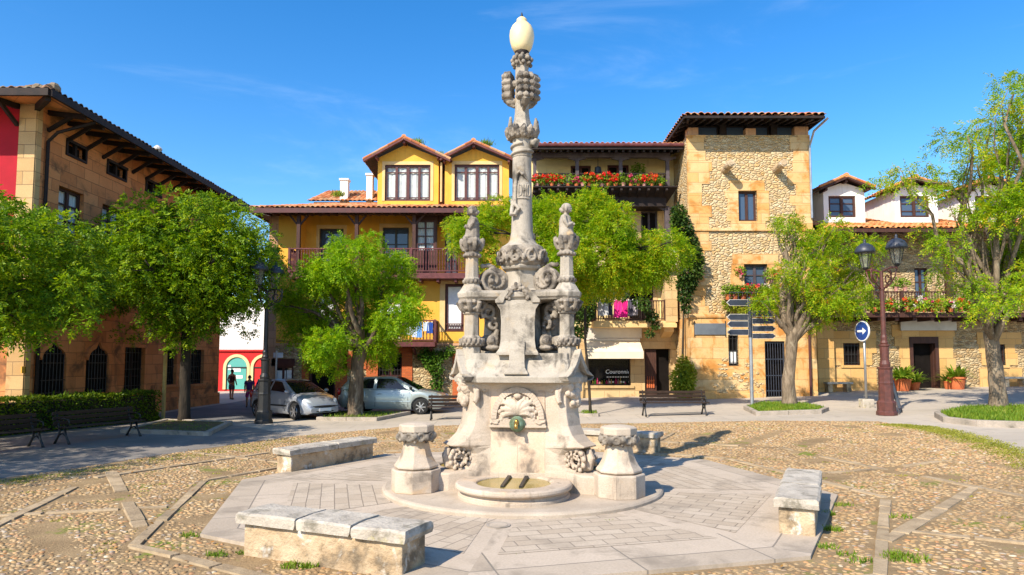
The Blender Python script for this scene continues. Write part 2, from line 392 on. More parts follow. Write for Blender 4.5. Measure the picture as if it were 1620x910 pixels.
m_ashright = bricks('right house ashlar', (.64, .40, .16), (.58, .33, .11), (.40, .26, .12), .8, .45, .007, bd=.012, stain=(.46, .25, .09), sscale=1.2, sthr=(.54, .7))
m_quoinpink = bricks('pinkish quoin', (.56, .32, .18), (.46, .25, .14), (.3, .18, .1), .5, .4, .008, bd=.01)
m_brick = bricks('orange brick', (.58, .14, .04), (.46, .10, .03), (.34, .14, .07), .24, .075, .008, bd=.006)
m_ashcream = bricks('cream house ashlar', (.60, .43, .22), (.50, .33, .15), (.36, .24, .12), .7, .38, .007, bd=.01, stain=(.38, .22, .1), sscale=1.2, sthr=(.54, .7))
def tilemat(name, stops, moss):
    m, t, out = newmat(name); v = objco(t)
    r = nd(t, 'ShaderNodeNewGeometry').outputs['Random Per Island']
    c = ramp(t, r, stops); g = noise_(t, v, 14, 6, .7)
    k = math_(t, 'MULTIPLY_ADD', g, .9); t.nodes[-1].inputs[2].default_value = .55
    c = mixc(t, 1.0, c, nd(t, 'ShaderNodeCombineColor', {0: k, 1: k, 2: k}).outputs[0], 'MULTIPLY')
    c = mixc(t, step_(t, noise_(t, v, 2.5, 8, .7), .56, .7), c, moss)
    finish(t, out, c, .9, .2, 0.0, g, .008); return m
m_tile = tilemat('old clay tiles', [(0, (.34, .11, .045)), (.35, (.50, .19, .08)), (.7, (.56, .30, .15)), (1, (.40, .25, .15))], (.24, .17, .08))
m_tiler = tilemat('orange clay tiles', [(0, (.50, .15, .05)), (.4, (.62, .23, .08)), (.8, (.62, .30, .12)), (1, (.48, .17, .07))], (.40, .22, .09))
m_tilep = tilemat('mossy clay tiles', [(0, (.15, .08, .05)), (.5, (.27, .15, .09)), (1, (.22, .2, .14))], (.10, .14, .07))
# --- ground materials
def groundmat():
    m, t, out = newmat('grey street paving'); o = objco(t)
    b = nd(t, 'ShaderNodeTexBrick', {'Vector': o, 'Color1': (0, 0, 0), 'Color2': (1, 1, 1), 'Mortar': (.5, .5, .5), 'Scale': 1.0, 'Mortar Size': .012, 'Mortar Smooth': .5, 'Brick Width': 1.7, 'Row Height': 1.1})
    n = noise_(t, o, .35, 6, .6); n2 = noise_(t, o, 2.2, 8, .7); g = noise_(t, o, 60, 4, .7)
    c = mixc(t, step_(t, n, .35, .65), (.45, .385, .31), (.38, .325, .26))
    c = mixc(t, math_(t, 'MULTIPLY', b.outputs[0], .3), c, (.48, .41, .33))
    c = mixc(t, math_(t, 'MULTIPLY', step_(t, n2, .52, .75), .6), c, (.24, .21, .18))
    k = math_(t, 'MULTIPLY_ADD', g, .5); t.nodes[-1].inputs[2].default_value = .75
    c = mixc(t, 1.0, c, nd(t, 'ShaderNodeCombineColor', {0: k, 1: k, 2: k}).outputs[0], 'MULTIPLY')
    c = mixc(t, math_(t, 'MULTIPLY', b.outputs[1], .55), c, (.20, .17, .14))
    finish(t, out, c, .9, .2, 0.0, math_(t, 'SUBTRACT', math_(t, 'MULTIPLY', g, .4), b.outputs[1]), .006); return m
m_ground = groundmat()
m_asph = M('worn grey asphalt', (.25, .22, .19), (.19, .17, .15), .93, .7, .006, 90, .2, stain=(.27, .24, .2), sscale=1.2, sthr=(.5, .7))
m_road = M('street asphalt', (.17, .165, .17), (.13, .13, .135), .9, .5, .005, 90, .25, stain=(.22, .2, .19), sscale=.8, sthr=(.5, .7))
m_bed = M('cobble bedding earth', (.31, .215, .115), (.235, .16, .085), .97, 2, .015, 30, .1, stain=(.16, .19, .03), sscale=1.1, sthr=(.56, .68))
def pebmat():
    m, t, out = newmat('river cobbles'); o = objco(t)
    r = nd(t, 'ShaderNodeNewGeometry').outputs['Random Per Island']
    c = ramp(t, r, [(0, (.25, .145, .065)), (.18, (.37, .23, .10)), (.4, (.44, .295, .145)), (.58, (.33, .23, .125)), (.76, (.48, .34, .18)), (.88, (.42, .195, .075)), (.95, (.29, .24, .19)), (1, (.56, .46, .32))])
    n = noise_(t, o, .5, 5, .6)
    c = mixc(t, math_(t, 'MULTIPLY', step_(t, n, .45, .68), .6), c, (.25, .165, .085))
    g = noise_(t, o, 50, 4, .7)
    k = math_(t, 'MULTIPLY_ADD', g, .7); t.nodes[-1].inputs[2].default_value = .65
    c = mixc(t, 1.0, c, nd(t, 'ShaderNodeCombineColor', {0: k, 1: k, 2: k}).outputs[0], 'MULTIPLY')
    finish(t, out, c, .8, .3, 0.0, g, .004); return m
m_peb = pebmat()
m_strip = M('long kerb slabs', (.40, .30, .185), (.31, .225, .135), .92, 3, .012, 26, .2, stain=(.22, .17, .11), sscale=3, sthr=(.55, .72), island=.15)
m_pave = bricks('small platform pavers', (.475, .39, .295), (.40, .32, .235), (.24, .195, .15), .40, .20, .007, bd=.006, uv=True, stain=(.27, .22, .165), sscale=1.2, sthr=(.50, .72), warp=.02, tone=.3)
m_slab = bricks('large platform slabs', (.49, .40, .305), (.385, .31, .23), (.23, .195, .155), 1.45, 3.0, .010, bd=.006, uv=True, stain=(.27, .22, .165), sscale=1.3, sthr=(.48, .70), warp=.02, tone=.3, off=0)
# car paint etc.
m_carsilver = M('metallic silver paint', (.36, .38, .42), (.34, .36, .40), .32, 2, 0, 30, .6, metal=.3, coat=.6, fine=.03)
m_cargrey = M('metallic grey green paint', (.34, .39, .385), (.32, .37, .365), .32, 2, 0, 30, .6, metal=.3, coat=.6, fine=.03)
m_carglass = glassy('car glass', (.008, .01, .012), 0, .02)
m_rubber = M('tyre rubber', (.012, .012, .012), (.016, .016, .016), .8, 6, .002, 60, .3)
m_plastic = M('black plastic', (.014, .014, .015), (.018, .018, .02), .5, 6, 0, 60, .4)
m_alloy = M('alloy rim', (.45, .45, .46), (.4, .4, .42), .3, 6, 0, 60, .6, metal=.8, fine=.05)
m_lampglass = glassy('headlamp glass', (.55, .58, .6), 0, .05)
m_taillamp = glassy('red tail lamp', (.35, .01, .01), 0, .1)
m_skin = M('tanned skin', (.40, .20, .12), (.36, .18, .1), .6, 5, 0, 40, .3, fine=.04)
m_hair = M('dark hair', (.018, .012, .01), (.025, .016, .012), .6, 8, 0, 60, .4)
def cloth(name, c): return M(name, c, tuple(x * .85 for x in c), .9, 5, .002, 60, .15, fine=.08)
m_water = glassy('basin water', (.26, .19, .03), 0, .12)
m_blue = M('blue sign face', (.012, .055, .26), (.012, .05, .24), .4, 3, 0, 40, .4, fine=.04)
m_signface = M('white sign paint', (.78, .78, .78), (.74, .74, .74), .4, 3, 0, 40, .4, fine=.04)
# ------------------------------------------------------------------ ground sheets
def gz_np(x, y):
    u = 0.03 * (x - 1.5) + 0.022 * (y - 15)
    z = np.where(u < 1.5, 0.05 * np.log1p(np.exp(np.minimum(40, u / 0.05))), u)
    t = np.clip((np.hypot(x - FC.x, y - FC.y) - 5.6) / 4.9, 0, 1)
    return np.minimum(z * t * t * (3 - 2 * t), 1.6)
def axis(lo, hi, near0, near1, st):
    a = list(np.arange(near0, near1 + st / 2, st))
    s = st; x = near0
    L = []
    while x > lo: s *= 1.35; x -= s; L.append(x)
    s = st; x = near1; Rr = []
    while x < hi: s *= 1.35; x += s; Rr.append(x)
    return np.array(L[::-1] + a + Rr)
gx = axis(-420, 420, -20, 28, .5); gy = axis(-150, 600, 0, 40, .5)
XX, YY = np.meshgrid(gx, gy); ZZ = gz_np(XX, YY)
def sheet(name, XX, YY, ZZ, mat):
    r, c = XX.shape; V = np.stack([XX, YY, ZZ], -1).reshape(-1, 3)
    i = np.arange(r * c).reshape(r, c)
    Fq = np.stack([i[:-1, :-1], i[:-1, 1:], i[1:, 1:], i[1:, :-1]], -1).reshape(-1, 4)
    return np_mesh_idx(name, V, Fq, mat, smooth=True)
tag(sheet('ground', XX, YY, ZZ, m_ground), kind='structure')
def inpoly(px, py, poly):
    ins = np.zeros(px.shape, bool); n = len(poly)
    for i in range(n):
        x0, y0 = poly[i]; x1, y1 = poly[(i + 1) % n]
        c = ((y0 > py) != (y1 > py)) & (px < (x1 - x0) * (py - y0) / ((y1 - y0) if y1 != y0 else 1e-9) + x0)
        ins ^= c
    return ins
def patch(name, poly, mat, dz, st=.4):
    """a sheet following the ground inside a polygon, dz above it"""
    bm = bmesh.new(); vs = [bm.verts.new((x, y, 0)) for x, y in poly]; f = bm.faces.new(vs)
    xs = [p[0] for p in poly]; ys = [p[1] for p in poly]
    for a in np.arange(math.ceil(min(xs) / st) * st, max(xs), st):
        bmesh.ops.bisect_plane(bm, geom=bm.verts[:] + bm.edges[:] + bm.faces[:], plane_co=(a, 0, 0), plane_no=(1, 0, 0))
    for a in np.arange(math.ceil(min(ys) / st) * st, max(ys), st):
        bmesh.ops.bisect_plane(bm, geom=bm.verts[:] + bm.edges[:] + bm.faces[:], plane_co=(0, a, 0), plane_no=(0, 1, 0))
    for v in bm.verts: v.co.z = gz(v.co.x, v.co.y) + dz
    bmesh.ops.recalc_face_normals(bm, faces=bm.faces)
    me = bpy.data.meshes.new(name); bm.to_mesh(me); bm.free()
    if me.polygons and me.polygons[0].normal.z < 0: me.flip_normals()
    me.materials.append(mat); me.polygons.foreach_set('use_smooth', [True] * len(me.polygons))
    o = bpy.data.objects.new(name, me); COL.objects.link(o); return tag(o, kind='structure')
def g2(px, py): p = G(px, py); return (p.x, p.y)
COB = [(-13.5, 1.0), (-13.5, 9.6), g2(-40, 763), g2(120, 741), g2(300, 713), g2(470, 690), g2(640, 675), g2(800, 671), g2(1000, 670), g2(1200, 666), g2(1390, 667), g2(1480, 685), g2(1560, 703), g2(1640, 726), (13.5, 11.0), (14.5, 1.0)]
patch('cobble_bed', COB, m_bed, .004)
# the asphalt walk along the hedge, and the street between the houses
patch('path', [(-13.5, 1), (-19, 1), (-19, 14.0), (-15.1, 18.3), (-12.4, 24.4), g2(395, 676), g2(470, 690.5), g2(300, 713.5), g2(120, 741.5), g2(-40, 763.5), (-13.5, 9.7)], m_asph, .008)
patch('street', [(-13.2, 24.6), (-9.5, 23.9), (-2.4, 27.6), (-2.4, 29.6), (-11.2, 30.2), (-11.2, 60), (-15.2, 60), (-14.2, 33), (-14.2, 27)], m_road, .006)
# pavement slab strip in front of the palace
# ------------------------------------------------------------------ octagonal platform
OA = [rad(262.5 + 45 * k) for k in range(8)]
def octp(r): return [(FC.x + r * math.cos(a), FC.y + r * math.sin(a)) for a in OA]
def setuv(o, fn):
    me = o.data; uv = me.uv_layers.new(name='UVMap')
    for p in me.polygons:
        for li in p.loop_indices:
            uv.data[li].uv = fn(me.vertices[me.loops[li].vertex_index].co, p)
ZP = .045
m = MB()
for k in range(8):
    a0, a1 = OA[k], OA[(k + 1) % 8]
    for r0, r1 in ((.0, 3.98), (3.98, 4.92)):
        P = [(r * math.cos(a), r * math.sin(a)) for r, a in ((r0, a0), (r1, a0), (r1, a1), (r0, a1))]
        P = [(FC.x + x, FC.y + y, ZP) for x, y in P]
        m.f.append(tuple(range(len(m.v), len(m.v) + (4 if r0 else 3)))); m.v += P if r0 else [P[0], P[1], P[2]]
    # rim
    p, q = octp(4.92)[k], octp(4.92)[(k + 1) % 8]
    m.quad((*p, ZP), (*q, ZP), (*q, -.05), (*p, -.05))
pl = m.build('pavement', m_slab); tag(pl, kind='structure')
def slab_uv(co, p):
    c = p.center; a = math.atan2(c.y - FC.y, c.x - FC.x); k = int(((math.degrees(a) - 262.5) % 360) // 45); am = rad(262.5 + 45 * k + 22.5)
    dx, dy = co.x - FC.x, co.y - FC.y
    return (-dx * math.sin(am) + dy * math.cos(am) + .3 * k, dx * math.cos(am) + dy * math.sin(am) + 1.8 + co.z)
setuv(pl, slab_uv)
m = MB()
for k in range(8):
    am = OA[k] + rad(22.5); cx, sx = math.cos(am), math.sin(am); tn = math.tan(rad(22.5))
    def pt(r, s): return (FC.x + r * cx - s * sx, FC.y + r * sx + s * cx, ZP + .004)
    r0, r1 = 1.9, 3.66
    m.quad(pt(r0, -r0 * tn + .20), pt(r1, -r1 * tn + .20), pt(r1, r1 * tn - .20), pt(r0, r0 * tn - .20))
tl = m.build('paving_tiles', m_pave); tag(tl, kind='structure')
def tile_uv(co, p):
    a = math.atan2(p.center.y - FC.y, p.center.x - FC.x); dx, dy = co.x - FC.x, co.y - FC.y
    u, v = -dx * math.sin(a) + dy * math.cos(a), dx * math.cos(a) + dy * math.sin(a)
    return (v, u) if int(round(math.degrees(a) - 285) / 45) % 2 else (u, v)
setuv(tl, tile_uv)
# manhole cover let into the slab strip in front
mc = Vector((FC.x + 2.62 * math.cos(OA[0]), FC.y + 2.62 * math.sin(OA[0]), ZP + .004))
mh = thing('manhole_cover', 'small round stone manhole cover set in the paving before the fountain', 'manhole cover', mc)
MB().lathe([(.155, 0), (.155, .006), (.12, .006), (.12, .002)], 28).build('rim', m_kerb, mh)
MB().lathe([(.115, 0), (.115, .007), (.02, .009)], 24).build('lid', m_step, mh)
# ------------------------------------------------------------------ slab strips that divide the cobbles
STR = []
def ring(r, ks, w): 
    P = octp(r)
    for k in ks: STR.append((P[k % 8], P[(k + 1) % 8], w))
ring(5.62, range(8), .15); ring(7.75, range(8), .16)
for k in range(8):
    a = OA[k] + rad(22.5)
    STR.append(((FC.x + 5.3 * math.cos(a), FC.y + 5.3 * math.sin(a)), (FC.x + 8.6 * math.cos(a), FC.y + 8.6 * math.sin(a)), .13))
STR.append((g2(175, 748), g2(222, 835), .2)); STR.append((g2(1400, 858), g2(1545, 770), .2))
m = MB()
for (p, q, w) in STR:
    p = Vector(p); q = Vector(q); d = (q - p); L = d.length; d /= L; nrm = Vector((-d.y, d.x)); s = 0
    while s < L - .15:
        l = min(RD.uniform(.5, 1.1), L - s); a = p + d * (s + .012); b = p + d * (s + l - .012); s += l
        c = (a + b) / 2
        if not inpoly(np.array([c.x]), np.array([c.y]), COB)[0] or (c - Vector((FC.x, FC.y))).length < 4.8: continue
        if RD.random() < .10: continue
        ww = w * RD.uniform(.85, 1.12); top = RD.uniform(.02, .032)
        vs = []
        for pt_, ins, zz in ((0, 0, -.03), (0, .012, top)):
            for e, sg in ((a, -1), (b, -1), (b, 1), (a, 1)):
                k_ = e + nrm * sg * (ww / 2 - ins) + d * (ins if e is a else -ins) + Vector((RD.uniform(-.012, .012), RD.uniform(-.012, .012)))
                vs.append((k_.x, k_.y, gz(k_.x, k_.y) + zz))
        m.add(vs, [(4, 5, 6, 7), (0, 1, 5, 4), (1, 2, 6, 5), (2, 3, 7, 6), (3, 0, 4, 7)])
tag(m.build('cobble_borders', m_strip, smooth=False, jit=.006), kind='structure')
# ------------------------------------------------------------------ river cobbles, every stone a low dome
def cobbles():
    sx, sy = .082, .059
    X, Y = np.meshgrid(np.arange(-13.3, 14.4, sx), np.arange(4.6, 23.5, sy))
    X = X.copy(); X[::2] += sx / 2
    X = X.ravel(); Y = Y.ravel(); n = len(X)
    wx = .22 * np.sin(Y * 1.1 + .6 * np.sin(X * .8)); wy = .20 * np.sin(X * .9 + .5 * np.sin(Y * 1.3))
    X = X + wx + NR.normal(0, .022, n); Y = Y + wy + NR.normal(0, .017, n)
    k = inpoly(X, Y, COB)
    dx, dy = X - FC.x, Y - FC.y
    ap = np.max(np.stack([dx * math.cos(a + rad(22.5)) + dy * math.sin(a + rad(22.5)) for a in OA]), 0)
    k &= ap > 4.545 + .05
    k &= np.abs(X) < np.maximum(Y * .82 + 1.6, 4)
    for (p, q, w) in STR:
        p = np.array(p); q = np.array(q); d = q - p; L = np.hypot(*d); d = d / L
        s = (X - p[0]) * d[0] + (Y - p[1]) * d[1]; o = np.abs(-(X - p[0]) * d[1] + (Y - p[1]) * d[0])
        k &= ~((s > -.05) & (s < L + .05) & (o < w / 2 + .035))
    bd_ = np.sin(X * 1.7 + 2 * np.sin(Y * .9)) * np.sin(Y * 2.1 + 1.5 * np.sin(X * 1.3 + 1)); k &= NR.random(n) > .03 + .2 * np.clip((bd_ - .72) * 4, 0, 1)
    X, Y = X[k], Y[k]; n = len(X)
    ang = .6 * np.sin(X * .55 + 1) + .7 * np.cos(Y * .6) + NR.normal(0, .75, n)
    bad = np.sin(X * 1.7 + 2 * np.sin(Y * .9)) * np.sin(Y * 2.1 + 1.5 * np.sin(X * 1.3 + 1)); worn = np.clip((bad - .62) * 4, 0, 1)
    a = NR.uniform(.028, .056, n); b = NR.uniform(.020, .034, n); h = NR.uniform(.006, .019, n) * (1 - .85 * worn)
    z0 = gz_np(X, Y)
    ca, sa = np.cos(ang), np.sin(ang)
    m_ = 7; th = np.arange(m_) * 2 * PI / m_
    V = np.zeros((n, 2 * m_ + 1, 3))
    tx, ty = NR.normal(0, .12, n), NR.normal(0, .12, n)
    for r_, (sc, zz) in enumerate(((1.0, -.006), (.74, .74))):
        jr = 1 + NR.normal(0, .09, (n, m_))
        lx = np.cos(th)[None] * a[:, None] * sc * jr; ly = np.sin(th)[None] * b[:, None] * sc * jr
        V[:, r_ * m_:(r_ + 1) * m_, 0] = X[:, None] + lx * ca[:, None] - ly * sa[:, None]
        V[:, r_ * m_:(r_ + 1) * m_, 1] = Y[:, None] + lx * sa[:, None] + ly * ca[:, None]
        V[:, r_ * m_:(r_ + 1) * m_, 2] = z0[:, None] + (zz * h[:, None] + (lx * tx[:, None] + ly * ty[:, None]) * .5 if r_ else zz)
    V[:, 2 * m_, 0] = X; V[:, 2 * m_, 1] = Y; V[:, 2 * m_, 2] = z0 + h
    i = np.arange(m_); j = (i + 1) % m_
    f1 = np.stack([i, j, j + m_], -1); f2 = np.stack([i, j + m_, i + m_], -1); f3 = np.stack([i + m_, j + m_, np.full(m_, 2 * m_)], -1)
    Ff = np.concatenate([f1, f2, f3])
    Fa = (Ff[None] + (np.arange(n) * (2 * m_ + 1))[:, None, None]).reshape(-1, 3)
    o = np_mesh_idx('cobblestones', V.reshape(-1, 3), Fa, m_peb, smooth=True)
    return tag(o, kind='structure'), n
cobbles()
# ------------------------------------------------------------------ grass
def blades(name, pts, hmin, hmax, mat, w=.006, parent=None, lean=.35):
    """thin grass blades: pts (N,3)"""
    n = len(pts); h = NR.uniform(hmin, hmax, n); a = NR.uniform(0, 2 * PI, n); wv = np.stack([np.cos(a), np.sin(a), np.zeros(n)], -1) * w * NR.uniform(.7, 1.5, n)[:, None]
    tip = pts + np.stack([NR.normal(0, lean, n) * h, NR.normal(0, lean, n) * h, h], -1)
    mid = (pts + tip) / 2 + np.stack([np.zeros(n), np.zeros(n), h * .1], -1)
    V = np.stack([pts - wv, pts + wv, mid + wv * .7, tip, mid - wv * .7], 1).reshape(-1, 3)
    return np_mesh(name, V, 5, mat, parent)
def area_pts(poly, n, dz=0.0, zfun=None):
    xs = [p[0] for p in poly]; ys = [p[1] for p in poly]
    X = NR.uniform(min(xs), max(xs), n * 3); Y = NR.uniform(min(ys), max(ys), n * 3); k = inpoly(X, Y, poly); X, Y = X[k][:n], Y[k][:n]
    return np.stack([X, Y, gz_np(X, Y) + dz], -1)
def tufts(spots):
    L = []
    for x, y, r, n in spots:
        a = NR.uniform(0, 2 * PI, n); rr = r * np.sqrt(NR.uniform(0, 1, n)); X = x + rr * np.cos(a) * 1.3; Y = y + rr * np.sin(a) * .8
        L.append(np.stack([X, Y, gz_np(X, Y) - .003], -1))
    return np.concatenate(L)
sp = []
for px, py, r, n in ((475, 897, .16, 260), (440, 880, .08, 60), (345, 880, .10, 110), (386, 877, .07, 60), (300, 850, .1, 80), (1432, 886, .20, 240), (1415, 880, .12, 110), (1360, 890, .12, 70), (1310, 868, .09, 90), (1318, 840, .1, 120), (1306, 815, .12, 160), (1330, 800, .15, 110), (1340, 880, .1, 60), (1425, 820, .13, 70), (965, 829, .05, 30), (945, 775, .05, 40), (815, 884, .03, 14)):
    p = G(px, py); sp.append((p.x, p.y, r, n))
for _ in range(330):       # weeds scattered in the joints
    x, y = RD.uniform(-10, 12), RD.uniform(6.2, 20)
    if math.hypot(x - FC.x, y - FC.y) < 5.3 or not inpoly(np.array([x]), np.array([y]), COB)[0]: continue
    sp.append((x, y, RD.uniform(.05, .16), RD.randint(10, 45)))
for _ in range(420):       # the mossy right-hand and left-hand edges of the cobbles
    t = RD.random(); p = Vector(g2(1400 + 230 * t, 672 + 50 * t * t + RD.uniform(-2, 22) * t)); sp.append((p.x, p.y, .26, 46))
for _ in range(160):
    t = RD.random(); p = Vector(g2(470 * t, 763 - 72 * t + RD.uniform(0, 8))); sp.append((p.x, p.y, .16, 26))
tag(blades('grass_tufts', tufts(sp[:17]), .02, .075, m_grass, .006), kind='stuff')
tag(blades('moss', tufts(sp[17:]), .008, .032, m_moss, .009, None, .8), kind='stuff')
# fallen leaves on the stones
P = area_pts(COB, 900, .035); 
n = len(P); a = NR.uniform(0, 2 * PI, n); d1 = np.stack([np.cos(a), np.sin(a), NR.normal(0, .3, n)], -1) * .028; d2 = np.stack([-np.sin(a), np.cos(a), NR.normal(0, .3, n)], -1) * .014
m_fall = leafmat('fallen leaves', [(0, (.35, .22, .03)), (.5, (.30, .12, .03)), (1, (.42, .36, .06))], .1)
tag(np_mesh('fallen_leaves', np.stack([P - d1, P + d2, P + d1, P - d2], 1).reshape(-1, 3), 4, m_fall), kind='stuff')
# ------------------------------------------------------------------ kerbed tree pits
def tree_pit(label, poly, h, grass=0, gh=(.06, .18), stones=0):
    cx = sum(p[0] for p in poly) / len(poly); cy = sum(p[1] for p in poly) / len(poly)
    t = thing('tree_pit', label, 'planter', (cx, cy, gz(cx, cy)), world=True)
    m = MB(); n = len(poly); w = .16
    for i in range(n):
        p = Vector(poly[i]); q = Vector(poly[(i + 1) % n]); d = (q - p); L = d.length; d /= L; nr = Vector((-d.y, d.x)); k = max(1, round(L / 1.1))
        if (Vector((cx, cy)) - p).dot(nr) < 0: nr = -nr
        for j in range(k):
            a = p + d * (L * j / k + .006); b = p + d * (L * (j + 1) / k - .006); hh = h + RD.uniform(-.008, .008)
            vs = []
            for zz in (-.1, hh):
                for e, s_ in ((a, 0), (b, 0), (b, w), (a, w)):
                    e2 = e + nr * s_; vs.append((e2.x, e2.y, gz(e2.x, e2.y) + zz))
            m.add(vs, [(4, 5, 6, 7), (0, 1, 5, 4), (1, 2, 6, 5), (2, 3, 7, 6), (3, 0, 4, 7)])
    m.build('kerb', m_kerb, t, bevel=.012)
    ins = [tuple(Vector((cx, cy)) + (Vector(p) - Vector((cx, cy))) * .97) for p in poly]
    MB().add([(x, y, gz(x, y) + h * .75) for x, y in ins], [tuple(range(n))]).build('soil', m_soil, t)
    if grass:
        ins = [tuple(Vector((cx, cy)) + (Vector(p) - Vector((cx, cy))) * .9) for p in poly]
        g = blades('grass', area_pts(ins, grass, h * .7), gh[0], gh[1], m_grass, .010)
        tag(g, kind='stuff')
    return t
tree_pit('long low kerbed tree bed at the end of the hedge', [g2(190, 686), g2(330, 690.5), (G(368, 672).x, G(368, 672).y), (G(262, 668).x, G(262, 668).y)], .13, 160, (.02, .07))
tree_pit('kerbed bed round the tree in front of the parked cars', [g2(500, 665.5), g2(596, 666.5), g2(650, 656), g2(530, 654.5)], .12, 900, (.04, .12))
tree_pit('grassy kerbed bed round the knotty tree beside the fingerpost', [g2(1176, 648), g2(1196, 658), g2(1300, 655), g2(1312, 650), g2(1262, 641), g2(1200, 641)], .13, 4600, (.05, .13))
tree_pit('curved grassy bed round the tree at the right edge', [g2(1478, 660), g2(1492, 668.5), g2(1545, 675), g2(1625, 678), g2(1700, 676), g2(1700, 652), g2(1600, 648), g2(1520, 650)], .16, 7000, (.06, .16))
tree_pit('tiny kerbed pit of the slender tree behind the fountain', [g2(915, 659), g2(947, 659.5), g2(944, 654), g2(920, 654)], .1, 260, (.05, .12))
# ------------------------------------------------------------------ the three-spouted fountain (front = -y in its own axes)
FR = rad(-7.5)
fo = thing('fountain', 'tall carved limestone fountain with a lamp globe on its column, centre of the square', 'fountain', FC, FR)
D3 = [rad(-90 + 60), rad(-90 + 180), rad(-90 + 300)]      # the three buttress directions
F3 = [rad(-90), rad(30), rad(150)]                        # the three faces
def rotz(a): return Matrix.Rotation(a, 4, 'Z')
def at(a, r, z): return Vector((math.cos(a) * r, math.sin(a) * r, z))
# step
MB().lathe([(2.27, -.05), (2.27, .085), (2.25, .108), (2.22, .12)], 72).build('step', m_step, fo, bevel=0)
def starpoly(re, hw, a, pw=.43):
    """plan: three flat faces at distance a, three buttress arms reaching re with half width hw"""
    P = []
    for i in range(3):
        f = F3[i]; d = D3[i]; c, s = math.cos(f), math.sin(f); t = Vector((-s, c))
        n = Vector((c, s)); e = Vector((math.cos(d), math.sin(d))); pe = Vector((-e.y, e.x))
        prev = Vector((math.cos(D3[i - 1]), math.sin(D3[i - 1])))
        P += [n * a - t * pw * .999, n * a + t * pw * .999]
        P += [e * re * .9 - pe * hw, e * re - pe * hw * .72, e * re + pe * hw * .72, e * re * .9 + pe * hw]
    return P
def ringpts(re, hw, a, z, pw=.43): return [(p.x, p.y, z) for p in starpoly(re, hw, a, pw)]
# body
prof = [(.10, 1.50, .25, .64), (.36, 1.49, .25, .635), (.39, 1.44, .25, .63), (.42, 1.10, .24, .625), (.50, .98, .24, .62), (.66, .98, .24, .615), (.755, 1.10, .25, .61), (.785, 1.30, .25, .61), (.805, 1.31, .25, .61), (.86, 1.20, .25, .605), (.96, 1.09, .25, .60), (1.10, 1.02, .25, .595), (1.3, .985, .25, .59), (1.62, .975, .25, .59), (1.66, 1.0, .27, .61), (1.70, 1.03, .29, .64), (1.78, 1.05, .30, .66)]
MB().loft([ringpts(re, hw, a, z) for z, re, hw, a in prof]).build('body', m_fountw, fo, bevel=.012)
# roof over the body: three slopes between three ogee gables
rp = [(1.77, 1.09, .38, .84, .60), (1.86, 1.10, .39, .85, .60), (1.93, 1.05, .35, .75, .55), (2.02, 1.05, .30, .68, .50), (2.12, 1.02, .25, .62, .46), (2.125, 1.0, .24, .60, .44), (2.23, .99, .23, .58, .43)]
MB().loft([ringpts(re, hw, a, z, pw) for z, re, hw, a, pw in rp]).build('canopy', m_fount, fo, bevel=.012)
ogo = [(-.36, 1.80), (-.40, 1.86), (-.26, 1.94), (-.14, 2.06), (-.05, 2.2), (0, 2.30), (.05, 2.2), (.14, 2.06), (.26, 1.94), (.40, 1.86), (.36, 1.80)]
ogi = [(-.27, 1.80), (-.18, 1.90), (-.09, 2.0), (0, 2.14), (.09, 2.0), (.18, 1.90), (.27, 1.80)]
for d in D3:
    m = MB(); e = Vector((math.cos(d), math.sin(d), 0)); p = Vector((-e.y, e.x, 0))
    fn = lambda u, v, w: e * w + p * u + Vector((0, 0, v))
    # arch band with open underside
    for i in range(5):
        a0, a1 = ogo[i], ogo[i + 1]; b0, b1 = ogi[min(i, 3)], ogi[min(i + 1, 3)]
        if i == 0: b0 = ogi[0]; b1 = ogi[0]
        for sg in (1, -1):
            m.prism([(a0[0] * sg, a0[1]), (a1[0] * sg, a1[1]), (b1[0] * sg, b1[1]), (b0[0] * sg, b0[1])] if b0 != b1 else [(a0[0] * sg, a0[1]), (a1[0] * sg, a1[1]), (b1[0] * sg, b1[1])], fn, .92, 1.15)
    m.build('gablet', m_fount, fo, bevel=.008)
# carved foliage heads hanging under the gables
for d in D3:
    m = MB()
    for k in range(64):
        u = RD.uniform(-.17, .17); v = RD.uniform(1.42, 1.86); w = .965 + RD.uniform(.02, .10) * (1 - abs(u) * 2)
        if v < 1.6 and abs(u) > .12: continue
        q = at(d, w, v) + Vector((-math.sin(d), math.cos(d), 0)) * u
        m.ell(q, (RD.uniform(.035, .075),) * 3, 7, 5)
    for s in (-1, 1):
        for k in range(14):
            t = k / 13; q = at(d, .95 - .34 * t * .6, 1.70 - .06 * math.sin(t * 9)) + Vector((-math.sin(d), math.cos(d), 0)) * s * (.27)
            m.ell(q, .035, 6, 4)
        a0 = at(d, .90, 1.66) + Vector((-math.sin(d), math.cos(d), 0)) * s * .28
        m.tube([a0, a0 + Vector((0, 0, -.12)), a0 + Vector((0, 0, -.20)) + at(d, .03, 0), a0 + Vector((0, 0, -.17)) + at(d, .06, 0)], [.05, .055, .045, .02], 8)
    m.build('foliage_carving', m_fountw, fo, voxel=.009)
